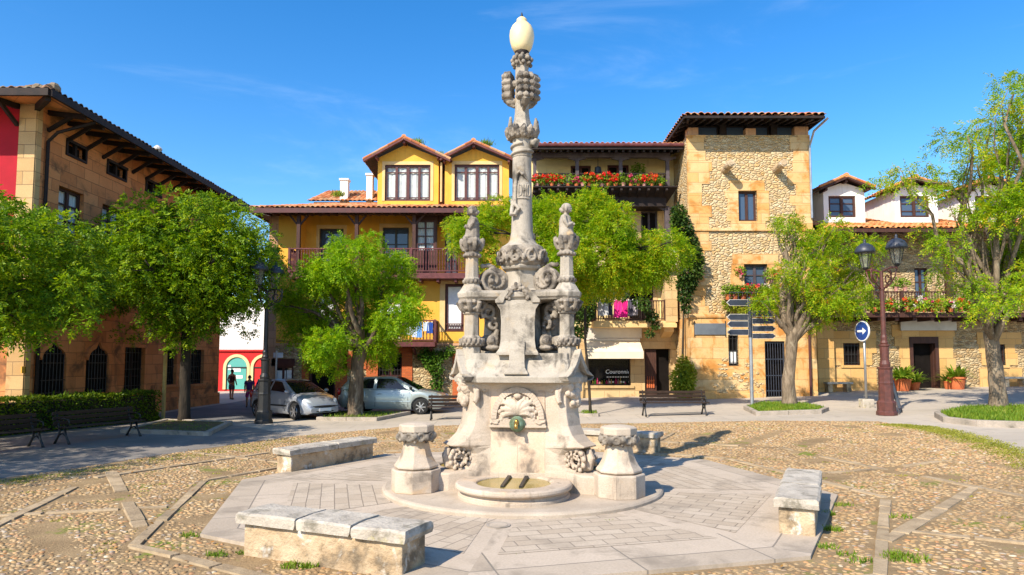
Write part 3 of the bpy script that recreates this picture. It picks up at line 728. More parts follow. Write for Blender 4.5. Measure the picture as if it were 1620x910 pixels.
# volutes curled under the flared buttress lips
for d in D3:
    m = MB(); e = Vector((math.cos(d), math.sin(d), 0)); p = Vector((-e.y, e.x, 0)); Z = Vector((0, 0, 1))
    for s in (-1, 1):
        c0 = e * 1.13 + Z * .585 + p * s * .12; pts = []
        for k in range(26):
            t = k / 25; a = PI * .55 - t * PI * 2.5; r = .155 * (1 - t * .8); pts.append(c0 + e * r * math.cos(a) + Z * r * math.sin(a) + p * s * .05 * t)
        m.tube(pts, [.05 * (1 - .4 * k / 25) for k in range(26)], 8)
        for k in range(10):
            a = PI * (1.2 - k * .19); m.ell(c0 + e * .165 * math.cos(a) + Z * .16 * math.sin(a) + p * s * .05, (.038, .038, .042), 7, 5)
            m.ell(c0 + e * .10 * math.cos(a) + Z * .10 * math.sin(a) + p * s * .09, (.026, .026, .03), 6, 4)
    m.tube([e * 1.02 + Z * .46, e * 1.12 + Z * .44, e * 1.27 + Z * .50, e * 1.31 + Z * .62, e * 1.27 + Z * .74], [.08, .09, .085, .07, .05], 10)
    m.build('volute', m_fountw, fo, voxel=.009)
# vertical panel joints and the lunettes with their leaf carving
for f in F3:
    T = rotz(f + PI / 2)
    fp_ = MB()
    for u0, u1, z0, z1 in ((-.425, -.004, .30, 1.065), (.004, .425, .30, 1.065), (-.425, .425, 1.075, 1.755)): fp_.add([(u0, -.635 + .02 * (z0 - .3), z0), (u1, -.635 + .02 * (z0 - .3), z0), (u1, -.60, z1), (u0, -.60, z1), (u0, -.5, z0), (u1, -.5, z0), (u1, -.5, z1), (u0, -.5, z1)], [(0, 1, 2, 3), (4, 7, 6, 5), (0, 4, 5, 1), (3, 2, 6, 7), (0, 3, 7, 4), (1, 5, 6, 2)])
    fp_.xf(T).build('face_panel', m_panel, fo, bevel=.004)
    rm = MB()
    arc = [(.42 * math.cos(PI * k / 28), 1.20 + .50 * math.sin(PI * k / 28)) for k in range(29)]
    inn = [(.33 * math.cos(PI * k / 28), 1.20 + .41 * math.sin(PI * k / 28)) for k in range(29)]
    fn = lambda u, v, w: Vector((u, -w, v))
    for k in range(28): rm.prism([arc[k], arc[k + 1], inn[k + 1], inn[k]], fn, .60, .665)
    rm.box(-.44, .44, -.655, -.60, 1.08, 1.20); rm.box(-.455, .455, -.68, -.60, 1.07, 1.105)
    lun = rm.xf(T).build('lunette', m_fountw, fo, bevel=.006)
    cm = MB()
    for s in (-1, 1):
        for a, L, r0 in ((86, .25, .05), (60, .29, .048), (36, .27, .045), (12, .24, .04)):
            pts = []; rs = []
            for k in range(9):
                t = k / 8; aa = rad(a + (1 - t) * 10 - 28 * t * t)
                pts.append((s * L * t * math.cos(aa) + s * .02, -.63 - .035 * math.sin(PI * t), 1.27 + L * 1.15 * t * math.sin(aa))); rs.append(r0 * (.5 + math.sin(PI * min(1, t * .9 + .1)) * .7))
            cm.tube(pts, rs, 7)
            cm.ell(pts[-1], .038, 7, 5)
            for q in pts[3::2]: cm.ell((q[0], q[1] - .01, q[2] + .03), .03, 6, 4)
        for k in range(14):
            t = k / 13; aa = PI * (-.3 + 1.9 * t); r = .085 * (1 - .6 * t)
            cm.ell((s * (.19 + r * math.cos(aa)), -.635, 1.24 + r * math.sin(aa)), .026, 6, 4)
        for k in range(7): cm.ell((s * (.30 + .02 * k), -.66, 1.15 + RD.uniform(-.02, .025)), .022, 6, 4)
    cm.ell((0, -.63, 1.56), (.07, .05, .05), 8, 6)
    cm.xf(T).build('leaf_relief', m_fountw, lun, voxel=.008)
    sm = MB().lathe([(.03, 0), (.12, .0), (.125, .02), (.105, .035), (.10, .05), (.075, .075), (.06, .08)], 24)
    sm.xf(T @ Matrix.Translation((0, -.67, 1.13)) @ Matrix.Rotation(PI / 2, 4, 'X'))
    so = sm.build('spout', m_verdigris, fo, smooth=False, bevel=.004)
    MB().tube([(0, -.74, 1.14), (0, -.80, 1.14), (0, -.84, 1.12), (0, -.85, 1.07)], [.034, .032, .028, .026], 10).ell((0, -.76, 1.165), (.035, .03, .045)).xf(T).build('nozzle', m_brass, so, smooth=True)
    # basin
    bm_ = MB().lathe([(.83, .10), (.83, .165), (.80, .175), (.785, .20), (.79, .215), (.82, .23), (.86, .245), (.87, .27), (.865, .305), (.84, .325), (.60, .325), (.565, .315), (.55, .30), (.53, .16), (.02, .15)], 64, cap=False)
    bo = bm_.xf(T @ Matrix.Translation((0, -1.10, 0))).build('basin', m_fountw, fo, smooth=False, bevel=.006)
    MB().lathe([(.545, .290), (.3, .290), (.001, .290)], 48, cap=False).xf(T @ Matrix.Translation((0, -1.10, 0))).build('water', m_water, bo)
    gm = MB()
    for x in (-.13, .14):
        gm.bar((x, -1.42, .300), (x, -.63, .318), .05, .03)
    gm.xf(T).build('jug_bar', m_iron, bo)
# colonnettes with their carved rings, capitals and child statues
def octlathe(m, prof, c): return m.lathe(prof, 8, c, rad(22.5))
for i, d in enumerate(D3):
    c = at(d, .89, 0)
    co = octlathe(MB(), [(.155, 2.0), (.155, 2.33), (.14, 2.345)], c)
    octlathe(co, [(.165, 2.47), (.165, 2.49), (.125, 2.52), (.122, 2.85), (.15, 2.87), (.15, 2.89)], c)
    co = co.build('colonnette', m_fount, fo, bevel=.006)
    rm = MB().lathe([(.17, 2.34), (.175, 2.38), (.19, 2.44), (.17, 2.48)], 20, c)
    for k in range(16):
        a = 2 * PI * k / 16
        rm.ell(c + at(a, .185, 2.42), (.035, .035, .045), 6, 5); rm.ell(c + at(a + .2, .19, 2.37), .024, 6, 4); rm.ell(c + at(a + .1, .195, 2.455), .022, 6, 4)
    rm.build('carved_ring', m_carve, co, voxel=.009)
    rm = MB().lathe([(.13, 2.88), (.15, 2.95), (.19, 3.05), (.205, 3.10)], 20, c)
    for k in range(8):
        a = 2 * PI * k / 8
        rm.tube([c + at(a, .14, 2.9), c + at(a, .185, 2.98), c + at(a, .23, 3.06), c + at(a, .245, 3.03)], [.03, .045, .045, .03], 7)
        rm.ell(c + at(a + .4, .20, 3.06), .038, 7, 5); rm.ell(c + at(a + .4, .17, 2.95), .03, 7, 5)
    rm.build('capital', m_carve, co, voxel=.009)
    um = octlathe(MB(), [(.21, 3.20), (.21, 3.23), (.165, 3.30), (.135, 3.34), (.135, 3.45), (.115, 3.46), (.105, 3.80), (.13, 3.82)], c).build('upper_shaft', m_fount, fo, bevel=.005)
    bm_ = MB().lathe([(.142, 3.36), (.142, 3.43)], 20, c)
    for k in range(14): bm_.ell(c + at(2 * PI * k / 14, .142, 3.395), (.022, .022, .03), 6, 4)
    bm_.build('band', m_carve, um, voxel=.008)
    rm = MB().lathe([(.10, 3.78), (.135, 3.80), (.14, 3.84), (.115, 3.87), (.13, 3.92), (.155, 3.99), (.155, 4.06), (.12, 4.12)], 20, c)
    for k in range(14): rm.ell(c + at(2 * PI * k / 14, .137, 3.82), (.024, .024, .032), 6, 4)
    for k in range(6):
        a = 2 * PI * k / 6
        rm.tube([c + at(a, .12, 3.90), c + at(a, .155, 3.98), c + at(a, .175, 4.07), c + at(a, .18, 4.11)], [.04, .05, .045, .02], 7)
        rm.ell(c + at(a + .5, .15, 4.02), .045, 7, 5)
    rm.build('corbel', m_carve, um, voxel=.010)
    # a kneeling robed child with folded arms, looking along the square
    fx = (rad(200), rad(90), rad(-15))[0 if i == 2 else (2 if i == 0 else 1)]
    sm = MB(); fe = Vector((math.cos(fx), math.sin(fx), 0)); se = Vector((-fe.y, fe.x, 0)); Z = Vector((0, 0, 1))
    b0 = c + Z * 4.06
    sm.tube([b0, b0 + Z * .08, b0 + Z * .20 - fe * .01, b0 + Z * .30 - fe * .02, b0 + Z * .37 - fe * .01, b0 + Z * .405], [.125, .125, .11, .10, .082, .045], 12)   # robe and torso
    sm.ell(b0 + Z * .06 + fe * .07 + se * .05, (.085, .075, .06), 8, 6); sm.ell(b0 + Z * .06 + fe * .07 - se * .05, (.085, .075, .06), 8, 6)   # knees
    for s in (-1, 1):
        sm.tube([b0 + Z * .36 + se * s * .09 - fe * .01, b0 + Z * .28 + se * s * .115 + fe * .01, b0 + Z * .20 + se * s * .10 + fe * .05, b0 + Z * .255 + se * s * .03 + fe * .115], [.042, .038, .035, .026], 8)
    sm.tube([b0 + Z * .39, b0 + Z * .44 + fe * .008], [.04, .036], 8)
    h = b0 + Z * .495 + fe * .02
    sm.ell(h, (.066, .066, .078), 12, 9)
    sm.ell(h + fe * .066 - Z * .008, .014, 6, 5); sm.ell(h + fe * .048 - Z * .045, (.025, .025, .018), 6, 5)
    for s in (-1, 1): sm.ell(h + fe * .055 + se * s * .03 + Z * .02, .012, 6, 5); sm.ell(h + se * s * .072 - Z * .01, (.03, .025, .05), 7, 5)
    sm.ell(h - fe * .02 + Z * .025, (.085, .085, .07), 12, 8); sm.ell(h - fe * .075 - Z * .02, (.05, .06, .05), 8, 6); sm.ell(h - fe * .11 - Z * .005, (.035, .04, .035), 7, 5)
    sm.build('statuette', m_carve if i == 2 else m_fount, um, voxel=.008)
# slab carried by the colonnettes, concave between them
def slabring(r, z, ins):
    P = []
    for i in range(3):
        d0 = D3[i - 1]; d1 = D3[i]
        p0 = at(d0, .89, 0) + at(d0 + .9, r, 0); p1 = at(d1, .89, 0) + at(d1 - .9, r, 0)
        f = F3[i]
        P += [p0] + [p0.lerp(p1, t) - at(f, ins * math.sin(PI * t), 0) for t in (.2, .4, .6, .8)] + [p1, at(d1, .89 + r, 0)]
    return [(p.x, p.y, z) for p in P]
MB().loft([slabring(.20, 3.08, .10), slabring(.22, 3.11, .10), slabring(.24, 3.13, .09), slabring(.25, 3.18, .09), slabring(.25, 3.20, .09), slabring(.20, 3.24, .12)]).build('cornice_slab', m_fount, fo, bevel=.006)
# stelae on each face, flared at the foot, gabled on top
for f in F3:
    T = rotz(f + PI / 2); W2 = []
    for z, w, yb in ((2.20, .34, -.70), (2.24, .335, -.70), (2.30, .295, -.66), (2.42, .275, -.625), (2.75, .27, -.60), (2.92, .285, -.60), (3.0, .335, -.61), (3.03, .35, -.61)):
        W2.append([(-w, yb, z), (w, yb, z), (w * .92, yb + .10, z), (w * .8, -.30, z), (-w * .8, -.30, z), (-w * .92, yb + .10, z)])
    sm = MB().loft(W2)
    tw = [(1.90, .19, -.86), (1.93, .185, -.86), (2.0, .135, -.80), (2.1, .122, -.745), (2.3, .12, -.705), (2.42, .12, -.65)]
    sm.loft([[(-w, y, z), (w, y, z), (w, -.5, z), (-w, -.5, z)] for z, w, y in tw])
    so = sm.xf(T).build('stela', m_fount, fo, bevel=.006)
    fn = lambda u, v, w: Vector((u, -w, v))
    gm = MB()
    for s in (-1, 1):
        gm.prism([(s * .355, 3.03), (s * .36, 3.075), (s * .15, 3.28), (s * .11, 3.24), (s * .2, 3.12), (s * .23, 3.03)], fn, .34, .64)
    gm.box(-.235, .235, -.60, -.36, 3.0, 3.075)
    gm.xf(T).build('gable', m_fount, so, bevel=.006)
    wm = MB()
    for k in range(23):
        a = PI * (-.05 + 1.1 * k / 22); r = .155 + .02 * math.sin(k * 1.9)
        wm.ell((r * math.cos(a), -.60 - .02 * (k % 2), 3.12 + r * 1.05 * math.sin(a)), (.034, .03, .034), 6, 5)
    for x, z in ((-.03, 3.33), (.04, 3.32), (.0, 3.29), (-.1, 3.2), (.15, 3.2)): wm.ell((x, -.62, z), .034, 7, 5)
    wm.xf(T).build('wreath', m_carve, so, voxel=.009)
# scrollwork brackets between stela and colonnettes, below and above the slab
for d in D3:
    lower = MB(); upper = MB(); e = Vector((math.cos(d), math.sin(d), 0)); p = Vector((-e.y, e.x, 0)); Z = Vector((0, 0, 1))
    def spiral(m, c, r, a0, turns, th, sgn=1, n=20, th2=None):
        pts = []
        for k in range(n):
            t = k / (n - 1); a = a0 + sgn * t * turns * 2 * PI; rr = r * (1 - .8 * t)
            pts.append(c + e * rr * math.cos(a) + Z * rr * math.sin(a))
        m.tube(pts, [th * (1 - .4 * k / (n - 1)) for k in range(n)], 8)
    for s in (-.05, .05):
        o = p * s
        spiral(lower, e * .62 + Z * 2.90 + o, .13, PI * .2, 1.3, .045)
        spiral(lower, e * .52 + Z * 2.70 + o, .10, PI * .6, 1.2, .04, -1)
        lower.tube([e * .45 + Z * 2.30 + o, e * .50 + Z * 2.5 + o, e * .46 + Z * 2.62 + o], [.09, .06, .05], 8)
        lower.tube([e * .72 + Z * 3.05 + o, e * .76 + Z * 2.95 + o, e * .70 + Z * 2.80 + o], [.05, .05, .03], 8)
    for s in (-1, 1):
        c0 = e * .58 + p * s * .16 + Z * 2.42
        lower.ell(c0, (.11, .11, .12), 10, 8); lower.ell(c0 + e * .05 + p * s * .06 + Z * .02, .07, 8, 6); lower.ell(c0 - Z * .1, (.13, .13, .05), 8, 6)
    c0 = e * .50 + Z * 3.43
    disc = [c0 + e * .24 * math.cos(a) + Z * .215 * math.sin(a) for a in [2 * PI * k / 30 for k in range(30)]]
    upper.add([q - p * .05 for q in disc] + [q + p * .05 for q in disc], [tuple(range(30)), tuple(range(30, 60))] + [(k, (k + 1) % 30, 30 + (k + 1) % 30, 30 + k) for k in range(30)])
    for s in (-1, 1):
        o = p * s * .06
        spiral(upper, c0 + e * .06 + o, .19, -PI * .5, 1.2, .04)
        for k in range(12):
            a = PI * (.9 + .12 * k); upper.ell(c0 + e * (-.02 + .13 * math.cos(a)) + Z * .12 * math.sin(a) + o, .032, 6, 5)
        upper.ell(c0 + e * .08 - Z * .02 + o * 1.2, (.06, .06, .05), 8, 6)
    upper.tube([c0 + e * .0 + Z * .2, c0 + e * .10 + Z * .25, c0 + e * .20 + Z * .235], [.05, .04, .03], 8); upper.ell(c0 + e * .21 + Z * .235, .04, 7, 5)
    lower.build('scrollwork', m_carve, fo, voxel=.009)
    upper.build('scroll_bracket', m_carve, fo, voxel=.009)
# core behind the stelae and neck block
nk = MB()
for prof, ph in (([(.33, 2.15), (.30, 3.1)], 0), ([(.34, 3.22), (.34, 3.27), (.30, 3.30), (.295, 3.60), (.36, 3.63), (.38, 3.67), (.36, 3.70)], rad(30))):
    nk.lathe(prof, 6, (0, 0, 0), ph)
nk.build('neck_block', m_fount, fo, bevel=.008)
fm = MB().lathe([(.34, 3.68), (.375, 3.72), (.385, 3.85), (.39, 3.95), (.36, 4.01)], 36)
for k in range(9):
    a0 = 2 * PI * k / 9
    for s in (-1, 1):
        pts = []; rs = []
        for j in range(14):
            t = j / 13; aa = rad(-60) + t * rad(400); rr = .105 * (1 - .72 * t)
            pts.append(at(a0 + s * (.10 + rr * math.cos(aa) * 1.1) / .40 * 1.0, .405, 3.84 + rr * 1.15 * math.sin(aa))); rs.append(.026 * (1.1 - .5 * t))
        fm.tube(pts, rs, 6)
    fm.ell(at(a0, .42, 3.80), (.04, .04, .06), 7, 5); fm.ell(at(a0 + .35, .415, 3.93), .035, 7, 5); fm.ell(at(a0 + .35, .41, 3.75), .03, 7, 5)
fm.build('frieze', m_carve, fo, voxel=.009)
cp = [(.36, 4.005), (.345, 4.02), (.325, 4.03), (.25, 4.08), (.205, 4.15), (.185, 4.28), (.176, 4.5), (.170, 4.75), (.164, 5.1), (.159, 5.5), (.158, 5.62)]
MB().lathe(cp, 48).build('column', m_fount, fo, smooth=True)
# wound fillet, upper drum and thorny crown
tm = MB(); pts = []
for k in range(40):
    a = rad(-170) + k / 39 * 2 * PI * 1.25; pts.append(at(a, .178, 5.60 + .17 * k / 39))
tm.tube(pts, .026, 8)
tm.lathe([(.168, 5.55), (.165, 5.70), (.16, 5.85), (.175, 5.92)], 32)
for a, z in ((rad(-20), 5.82), (rad(10), 5.86)): tm.tube([at(a, .16, z), at(a, .24, z - .05), at(a, .28, z + .03)], [.07, .08, .04], 8)
tm.build('fillet', m_fount, fo, voxel=.010)
cm = MB().lathe([(.15, 5.88), (.20, 5.93), (.215, 6.0), (.15, 6.04)], 24)
for k in range(13):
    a = 2 * PI * k / 13 + .1; up = .03 if k % 4 else .17
    cm.tube([at(a, .17, 5.88), at(a, .225, 5.94), at(a, .26, 6.01), at(a + .06, .262, 6.04 + up)], [.04, .058, .052, .022], 7)
    cm.ell(at(a + .24, .225, 5.98), .045, 7, 5); cm.ell(at(a + .1, .23, 5.90), .035, 7, 5)
cm.build('thorn_crown', m_carve, fo, voxel=.009)
MB().lathe([(.20, 6.0), (.19, 6.08), (.14, 6.22), (.125, 6.35), (.118, 6.8), (.115, 7.25), (.13, 7.27)], 6, (0, 0, 0), rad(0)).build('upper_shaft', m_fount, fo, bevel=.01)
# three clusters of stacked rolls
for ad in (-70, 50, 170):
    a = rad(ad); e = at(a, 1, 0); p = Vector((-e.y, e.x, 0)); Z = Vector((0, 0, 1))
    rm = MB(); z0 = 6.56 if ad == -70 else 6.66
    rm.box(-.12, .12, -.06, .06, -.06, .40); rm.xf(Matrix.Translation(e * .23 + Z * z0) @ rotz(a + PI / 2))
    for r_ in range(4):
        for c_ in (-1, 0, 1):
            o = e * (.315 - .03 * abs(c_)) + p * c_ * .098 + Z * (z0 - .01 + r_ * .112)
            rm.tube([o - e * .12, o + e * .01, o + e * .045], [.050, .052, .032], 9)
    rm.tube([e * .1 + Z * (z0 - .12), e * .2 + Z * (z0 - .1), e * .26 + Z * (z0 - .02)], [.05, .085, .10], 8)
    rm.tube([e * .12 + Z * (z0 - .2), e * .22 + Z * (z0 - .13), e * .27 + Z * (z0 - .03)], [.03, .05, .06], 8)
    rm.tube([e * .06 + Z * (z0 + .2), e * .26 + Z * (z0 + .2)], [.07, .09], 8)
    rm.build('roll_cluster', m_carve, fo, voxel=.010)
rm = MB().lathe([(.11, 7.15), (.12, 7.3), (.10, 7.36)], 16)
for k in range(8):
    a = 2 * PI * k / 8
    rm.ell(at(a, .155, 7.27), (.05, .05, .045), 7, 5); rm.ell(at(a + .3, .15, 7.19), .04, 7, 5); rm.ell(at(a + .2, .13, 7.33), .036, 7, 5)
rm.build('bead_ring', m_carve, fo, voxel=.009)
MB().lathe([(.10, 7.33), (.12, 7.36), (.125, 7.42), (.10, 7.45)], 20).build('globe_socket', m_darkwood, fo, smooth=True)
gl = MB().lathe([(.09, 7.40), (.13, 7.42), (.175, 7.50), (.205, 7.60), (.215, 7.70), (.205, 7.79), (.17, 7.87), (.12, 7.925), (.085, 7.95), (.09, 7.97), (.09, 7.995), (.055, 8.03), (.02, 8.045)], 40).build('lamp_globe', m_globe, fo, smooth=True)
MB().lathe([(.022, 8.03), (.024, 8.06), (.006, 8.13)], 10).build('finial', m_iron, gl)
# raised tablet with letters on the column and the ribbon beside it
pm = MB(); rows = []
for z in np.linspace(4.82, 5.12, 6): rows.append([tuple(at(rad(-110 + t * 75), .186 - (z - 4.8) * .02, z)) for t in np.linspace(0, 1, 12)])
for z in np.linspace(5.12, 4.82, 6): rows.append([tuple(at(rad(-110 + t * 75), .15, z)) for t in np.linspace(0, 1, 12)])
rows.append(rows[0]); pm.grid(rows)
tb = pm.build('inscription_tablet', m_fount, fo, bevel=.003)
lm = MB()
def lw(u, v): return at(rad(-72) + u / .185, .189 - v * .01, 4.86 + v)
def stroke(*uv): lm.tube([lw(u, v) for u, v in uv], .011, 6)
def oval(cu, cv, ru, rv): stroke(*[(cu + ru * math.cos(2 * PI * k / 14), cv + rv * math.sin(2 * PI * k / 14)) for k in range(15)])
stroke((-.095, .0), (-.095, .2)); stroke((-.095, .2), (-.05, .18), (-.04, .1), (-.05, .02), (-.095, 0))
stroke((-.015, 0), (-.015, .2)); stroke((.03, 0), (.03, .2)); stroke((-.015, .1), (.03, .1)); stroke((-.015, .2), (.01, .12))
oval(.08, .1, .03, .1)
lm.build('raised_letters', m_fount, tb)
rb = MB()
rb.tube([at(rad(-78), .19, 5.22), at(rad(-95), .195, 5.28), at(rad(-112), .195, 5.22), at(rad(-117), .195, 5.05), at(rad(-119), .195, 4.85), at(rad(-118), .20, 4.72), at(rad(-98), .21, 4.64), at(rad(-92), .23, 4.62)], [.03, .03, .032, .032, .03, .03, .03, .028], 7)
rb.tube([at(rad(-78), .18, 5.24), at(rad(-60), .18, 5.17), at(rad(-45), .18, 5.11)], [.03, .02, .012], 7)
rb.tube([at(rad(-125), .195, 4.78), at(rad(-135), .21, 4.66), at(rad(-128), .25, 4.54), at(rad(-112), .24, 4.55), at(rad(-105), .23, 4.62)], [.035, .04, .04, .035, .03], 7)
for k in range(5): rb.ell(at(rad(-138), .215, 4.60 + k * .05), .025, 6, 4)
rb.build('ribbon', m_fount, fo, voxel=.009)
# ------------------------------------------------------------------ the three stone bollards standing on the step
def bollard(d, label):
    loc = FC + rotz(FR) @ at(d, 1.79, .12)
    t = thing('stone_bollard', label, 'bollard', loc, FR + d, 'carved bollards on the fountain step')
    ph = rad(22.5)
    MB().lathe([(.385, 0), (.385, .32), (.37, .335)], 8, (0, 0, 0), ph).build('base', m_fountw, t, bevel=.012)
    MB().lathe([(.30, .335), (.345, .36), (.345, .385), (.30, .44), (.255, .52), (.22, .62), (.195, .74), (.19, .86)], 8, (0, 0, 0), ph).build('shaft', m_fountw, t, bevel=.008)
    m = MB().lathe([(.19, .76), (.24, .80), (.25, .87), (.22, .90)], 20)
    for k in range(9):
        a = 2 * PI * k / 9 + .2
        pts = [at(a, .26, .83) + (Vector((-math.sin(a), math.cos(a), 0)) * math.cos(b) + Vector((0, 0, 1)) * math.sin(b)) * .055 for b in [2 * PI * j / 10 for j in range(11)]]
        m.tube(pts, .026, 6); m.ell(at(a, .255, .83), (.02, .02, .02), 6, 5)
        m.ell(at(a + .35, .27, .82 + .02 * (k % 2)), (.055, .055, .06), 7, 5); m.ell(at(a + .35, .25, .76), .03, 6, 4)
    m.build('garland', m_carve, t, voxel=.009)
    MB().lathe([(.25, .885), (.275, .90), (.275, .99), (.26, 1.01), (.12, 1.035)], 8, (0, 0, 0), ph).build('cap', m_step, t, bevel=.012)
    return t
b0 = bollard(D3[2], 'carved stone bollard on the fountain step, left of the round basin')
dup(b0, FC + rotz(FR) @ at(D3[0], 1.79, .12), FR + D3[0], 'carved stone bollard on the fountain step, right of the round basin')
dup(b0, FC + rotz(FR) @ at(D3[1], 1.79, .12), FR + D3[1], 'carved stone bollard at the back of the fountain step, hidden by the fountain')
# ------------------------------------------------------------------ stone slab benches round the platform
def stone_bench(p, ang, L, label, pieces, wid=.50, base_in=.07):
    t = thing('stone_bench', label, 'stone bench', (p[0], p[1], gz(*p) + .0), ang, 'stone benches round the fountain')
    MB().box(-L / 2 + base_in, L / 2 - base_in, -wid / 2 + .05, wid / 2 - .05, -.08, .352).build('base', m_benchb, t, bevel=.02, jit=.0)
    xs = [-L / 2] + [L * (c - .5) for c in pieces] + [L / 2]
    for a, b in zip(xs[:-1], xs[1:]):
        m = MB(); ny = 5; nx = max(3, int((b - a) / .1)); dz = RD.uniform(-.006, .006); dy = RD.uniform(-.012, .012)
        rings = []
        for k in range(nx + 1):
            x = a + .008 + (b - a - .016) * k / nx
            sec = []
            for (y, z) in [(-wid / 2, .355), (-wid / 2, .40), (-wid / 2, .448), (-wid / 2 + .03, .468), (-wid / 4, .47), (0, .472), (wid / 4, .47), (wid / 2 - .03, .468), (wid / 2, .448), (wid / 2, .40), (wid / 2, .355), (0, .355)]:
                q = Vector((x, y + dy, z + dz)); nz = noise.noise_vector((q + Vector((p[0], p[1], 0))) * 4.5) * .011 + noise.noise_vector((q + Vector((p[0], p[1], 0))) * 15) * .004
                if z < .36: nz.z = 0
                if k in (0, nx): q.x += (.014 if k == 0 else -.014) * (1 if abs(z - .41) > .045 else 0)
                sec.append(q + nz)
            rings.append(sec)
        m.loft(rings).build('seat_slab', m_bench, t, smooth=False)
    return t
stone_bench((-1.90, 7.16), rad(-23.5), 2.16, 'weathered stone bench of three slabs nearest the camera, before the basin', (.38, .70), .54)
stone_bench((-3.72, 13.58), rad(58), 2.32, 'long stone bench standing alone left of the fountain', (.52,), .50)
stone_bench((3.90, 9.10), rad(64), 2.48, 'stone bench seen end on at the right edge of the platform', (.45,), .50)
stone_bench((2.45, 16.0), rad(-29), 2.25, 'stone bench half hidden behind the right bollard', (.5,), .50)
# ------------------------------------------------------------------ building kit
def front(Y0): return lambda u, v, w: Vector((u, Y0 + w, v))          # faces the camera, w goes in
def facing_right(X0): return lambda u, v, w: Vector((X0 - w, u, v))   # faces +x, u runs along y
def facing_left(X0): return lambda u, v, w: Vector((X0 + w, u, v))
def fbox(mb, fm, u0, u1, v0, v1, w0, w1):
    mb.add([fm(u, v, w) for w in (w0, w1) for v in (v0, v1) for u in (u0, u1)],
           [(0, 1, 3, 2), (4, 6, 7, 5), (0, 4, 5, 1), (2, 3, 7, 6), (0, 2, 6, 4), (1, 5, 7, 3)]); return mb
def wallgrid(mb, fm, u0, u1, v0, v1, ops=(), depth=.25, w=0.0):
    us = sorted({u0, u1, *[min(u1, max(u0, a)) for o in ops for a in o[:2]]}); vs = sorted({v0, v1, *[min(v1, max(v0, a)) for o in ops for a in o[2:4]]})
    for a, b in zip(us[:-1], us[1:]):
        for c, d in zip(vs[:-1], vs[1:]):
            mu, mv = (a + b) / 2, (c + d) / 2
            if any(o[0] < mu < o[1] and o[2] < mv < o[3] for o in ops): continue
            mb.quad(fm(a, c, w), fm(b, c, w), fm(b, d, w), fm(a, d, w))
    for o in ops:
        a, b, c, d = o[:4]
        mb.quad(fm(a, c, w), fm(a, d, w), fm(a, d, w + depth), fm(a, c, w + depth)); mb.quad(fm(b, c, w), fm(b, d, w), fm(b, d, w + depth), fm(b, c, w + depth))
        mb.quad(fm(a, d, w), fm(b, d, w), fm(b, d, w + depth), fm(a, d, w + depth)); mb.quad(fm(a, c, w), fm(b, c, w), fm(b, c, w + depth), fm(a, c, w + depth))
    return mb
def window(par, fm, o, fmat, pane=None, cols=2, rows=1, w=.12, cur=None, fw=.07, bars=0, name='window', glaz=(), sur=None, sw=.18, sill=None, curw=1.0, label=None):
    u0, u1, v0, v1 = o; m = MB(); d = .07
    fbox(m, fm, u0, u0 + fw, v0, v1, w, w + d); fbox(m, fm, u1 - fw, u1, v0, v1, w, w + d)
    fbox(m, fm, u0 + fw, u1 - fw, v0, v0 + fw, w, w + d); fbox(m, fm, u0 + fw, u1 - fw, v1 - fw, v1, w, w + d)
    for k in range(1, cols):
        c = u0 + (u1 - u0) * k / cols; h = fw * (.6 if k * 2 != cols or cols == 2 else .75); fbox(m, fm, c - h, c + h, v0 + fw, v1 - fw, w - .012, w + d - .012)
    for k in range(1, rows):
        c = v0 + (v1 - v0) * k / rows; fbox(m, fm, u0 + fw, u1 - fw, c - fw * .28, c + fw * .28, w + .01, w + d - .02)
    for g in glaz:
        c = v0 + (v1 - v0) * g; fbox(m, fm, u0 + fw, u1 - fw, c - .022, c + .022, w + .012, w + d - .018)
    W = m.build(name, fmat, par)
    if label: W['label'] = label
    pane = pane or (m_glassc if cur else m_glass)
    MB().quad(fm(u0 + fw * .5, v0 + fw * .5, w + .045), fm(u1 - fw * .5, v0 + fw * .5, w + .045), fm(u1 - fw * .5, v1 - fw * .5, w + .045), fm(u0 + fw * .5, v1 - fw * .5, w + .045)).build('pane', pane, W)
    if cur:
        cm = MB(); n = 28; rowsv = []
        for v in (v0 + .04, v1 - .04):
            rowsv.append([fm(u0 + .03 + (u1 - u0 - .06) * k / n, v, w + .10 + .018 * math.sin(k * 1.9 + RD.random())) for k in range(n + 1)])
        cm.grid(rowsv).build('curtain', cur, W)
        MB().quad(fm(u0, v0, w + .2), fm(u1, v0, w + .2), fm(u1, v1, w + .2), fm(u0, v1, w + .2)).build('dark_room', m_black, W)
    if bars:
        bm_ = MB()
        for k in range(bars):
            u = u0 + (u1 - u0) * (k + .5) / bars; bm_.tube([fm(u, v0, w - .06), fm(u, v1, w - .06)], .014, 6)
        for q in (.12, .5, .88):
            v = v0 + (v1 - v0) * q; fbox(bm_, fm, u0, u1, v - .012, v + .012, w - .068, w - .052)
        bm_.build('grille', m_iron, W)
    if sur is not None:
        sm = MB(); s = sw
        fbox(sm, fm, u0 - s, u0, v0, v1, -.025, .06); fbox(sm, fm, u1, u1 + s, v0, v1, -.025, .06); fbox(sm, fm, u0 - s, u1 + s, v1, v1 + s * 1.2, -.025, .06)
        sm.build('surround', sur, W)
    if sill is not None:
        fbox(MB(), fm, u0 - .14, u1 + .14, v0 - .12, v0, -.08, .10).build('sill', sill, W, bevel=.01)
    return W
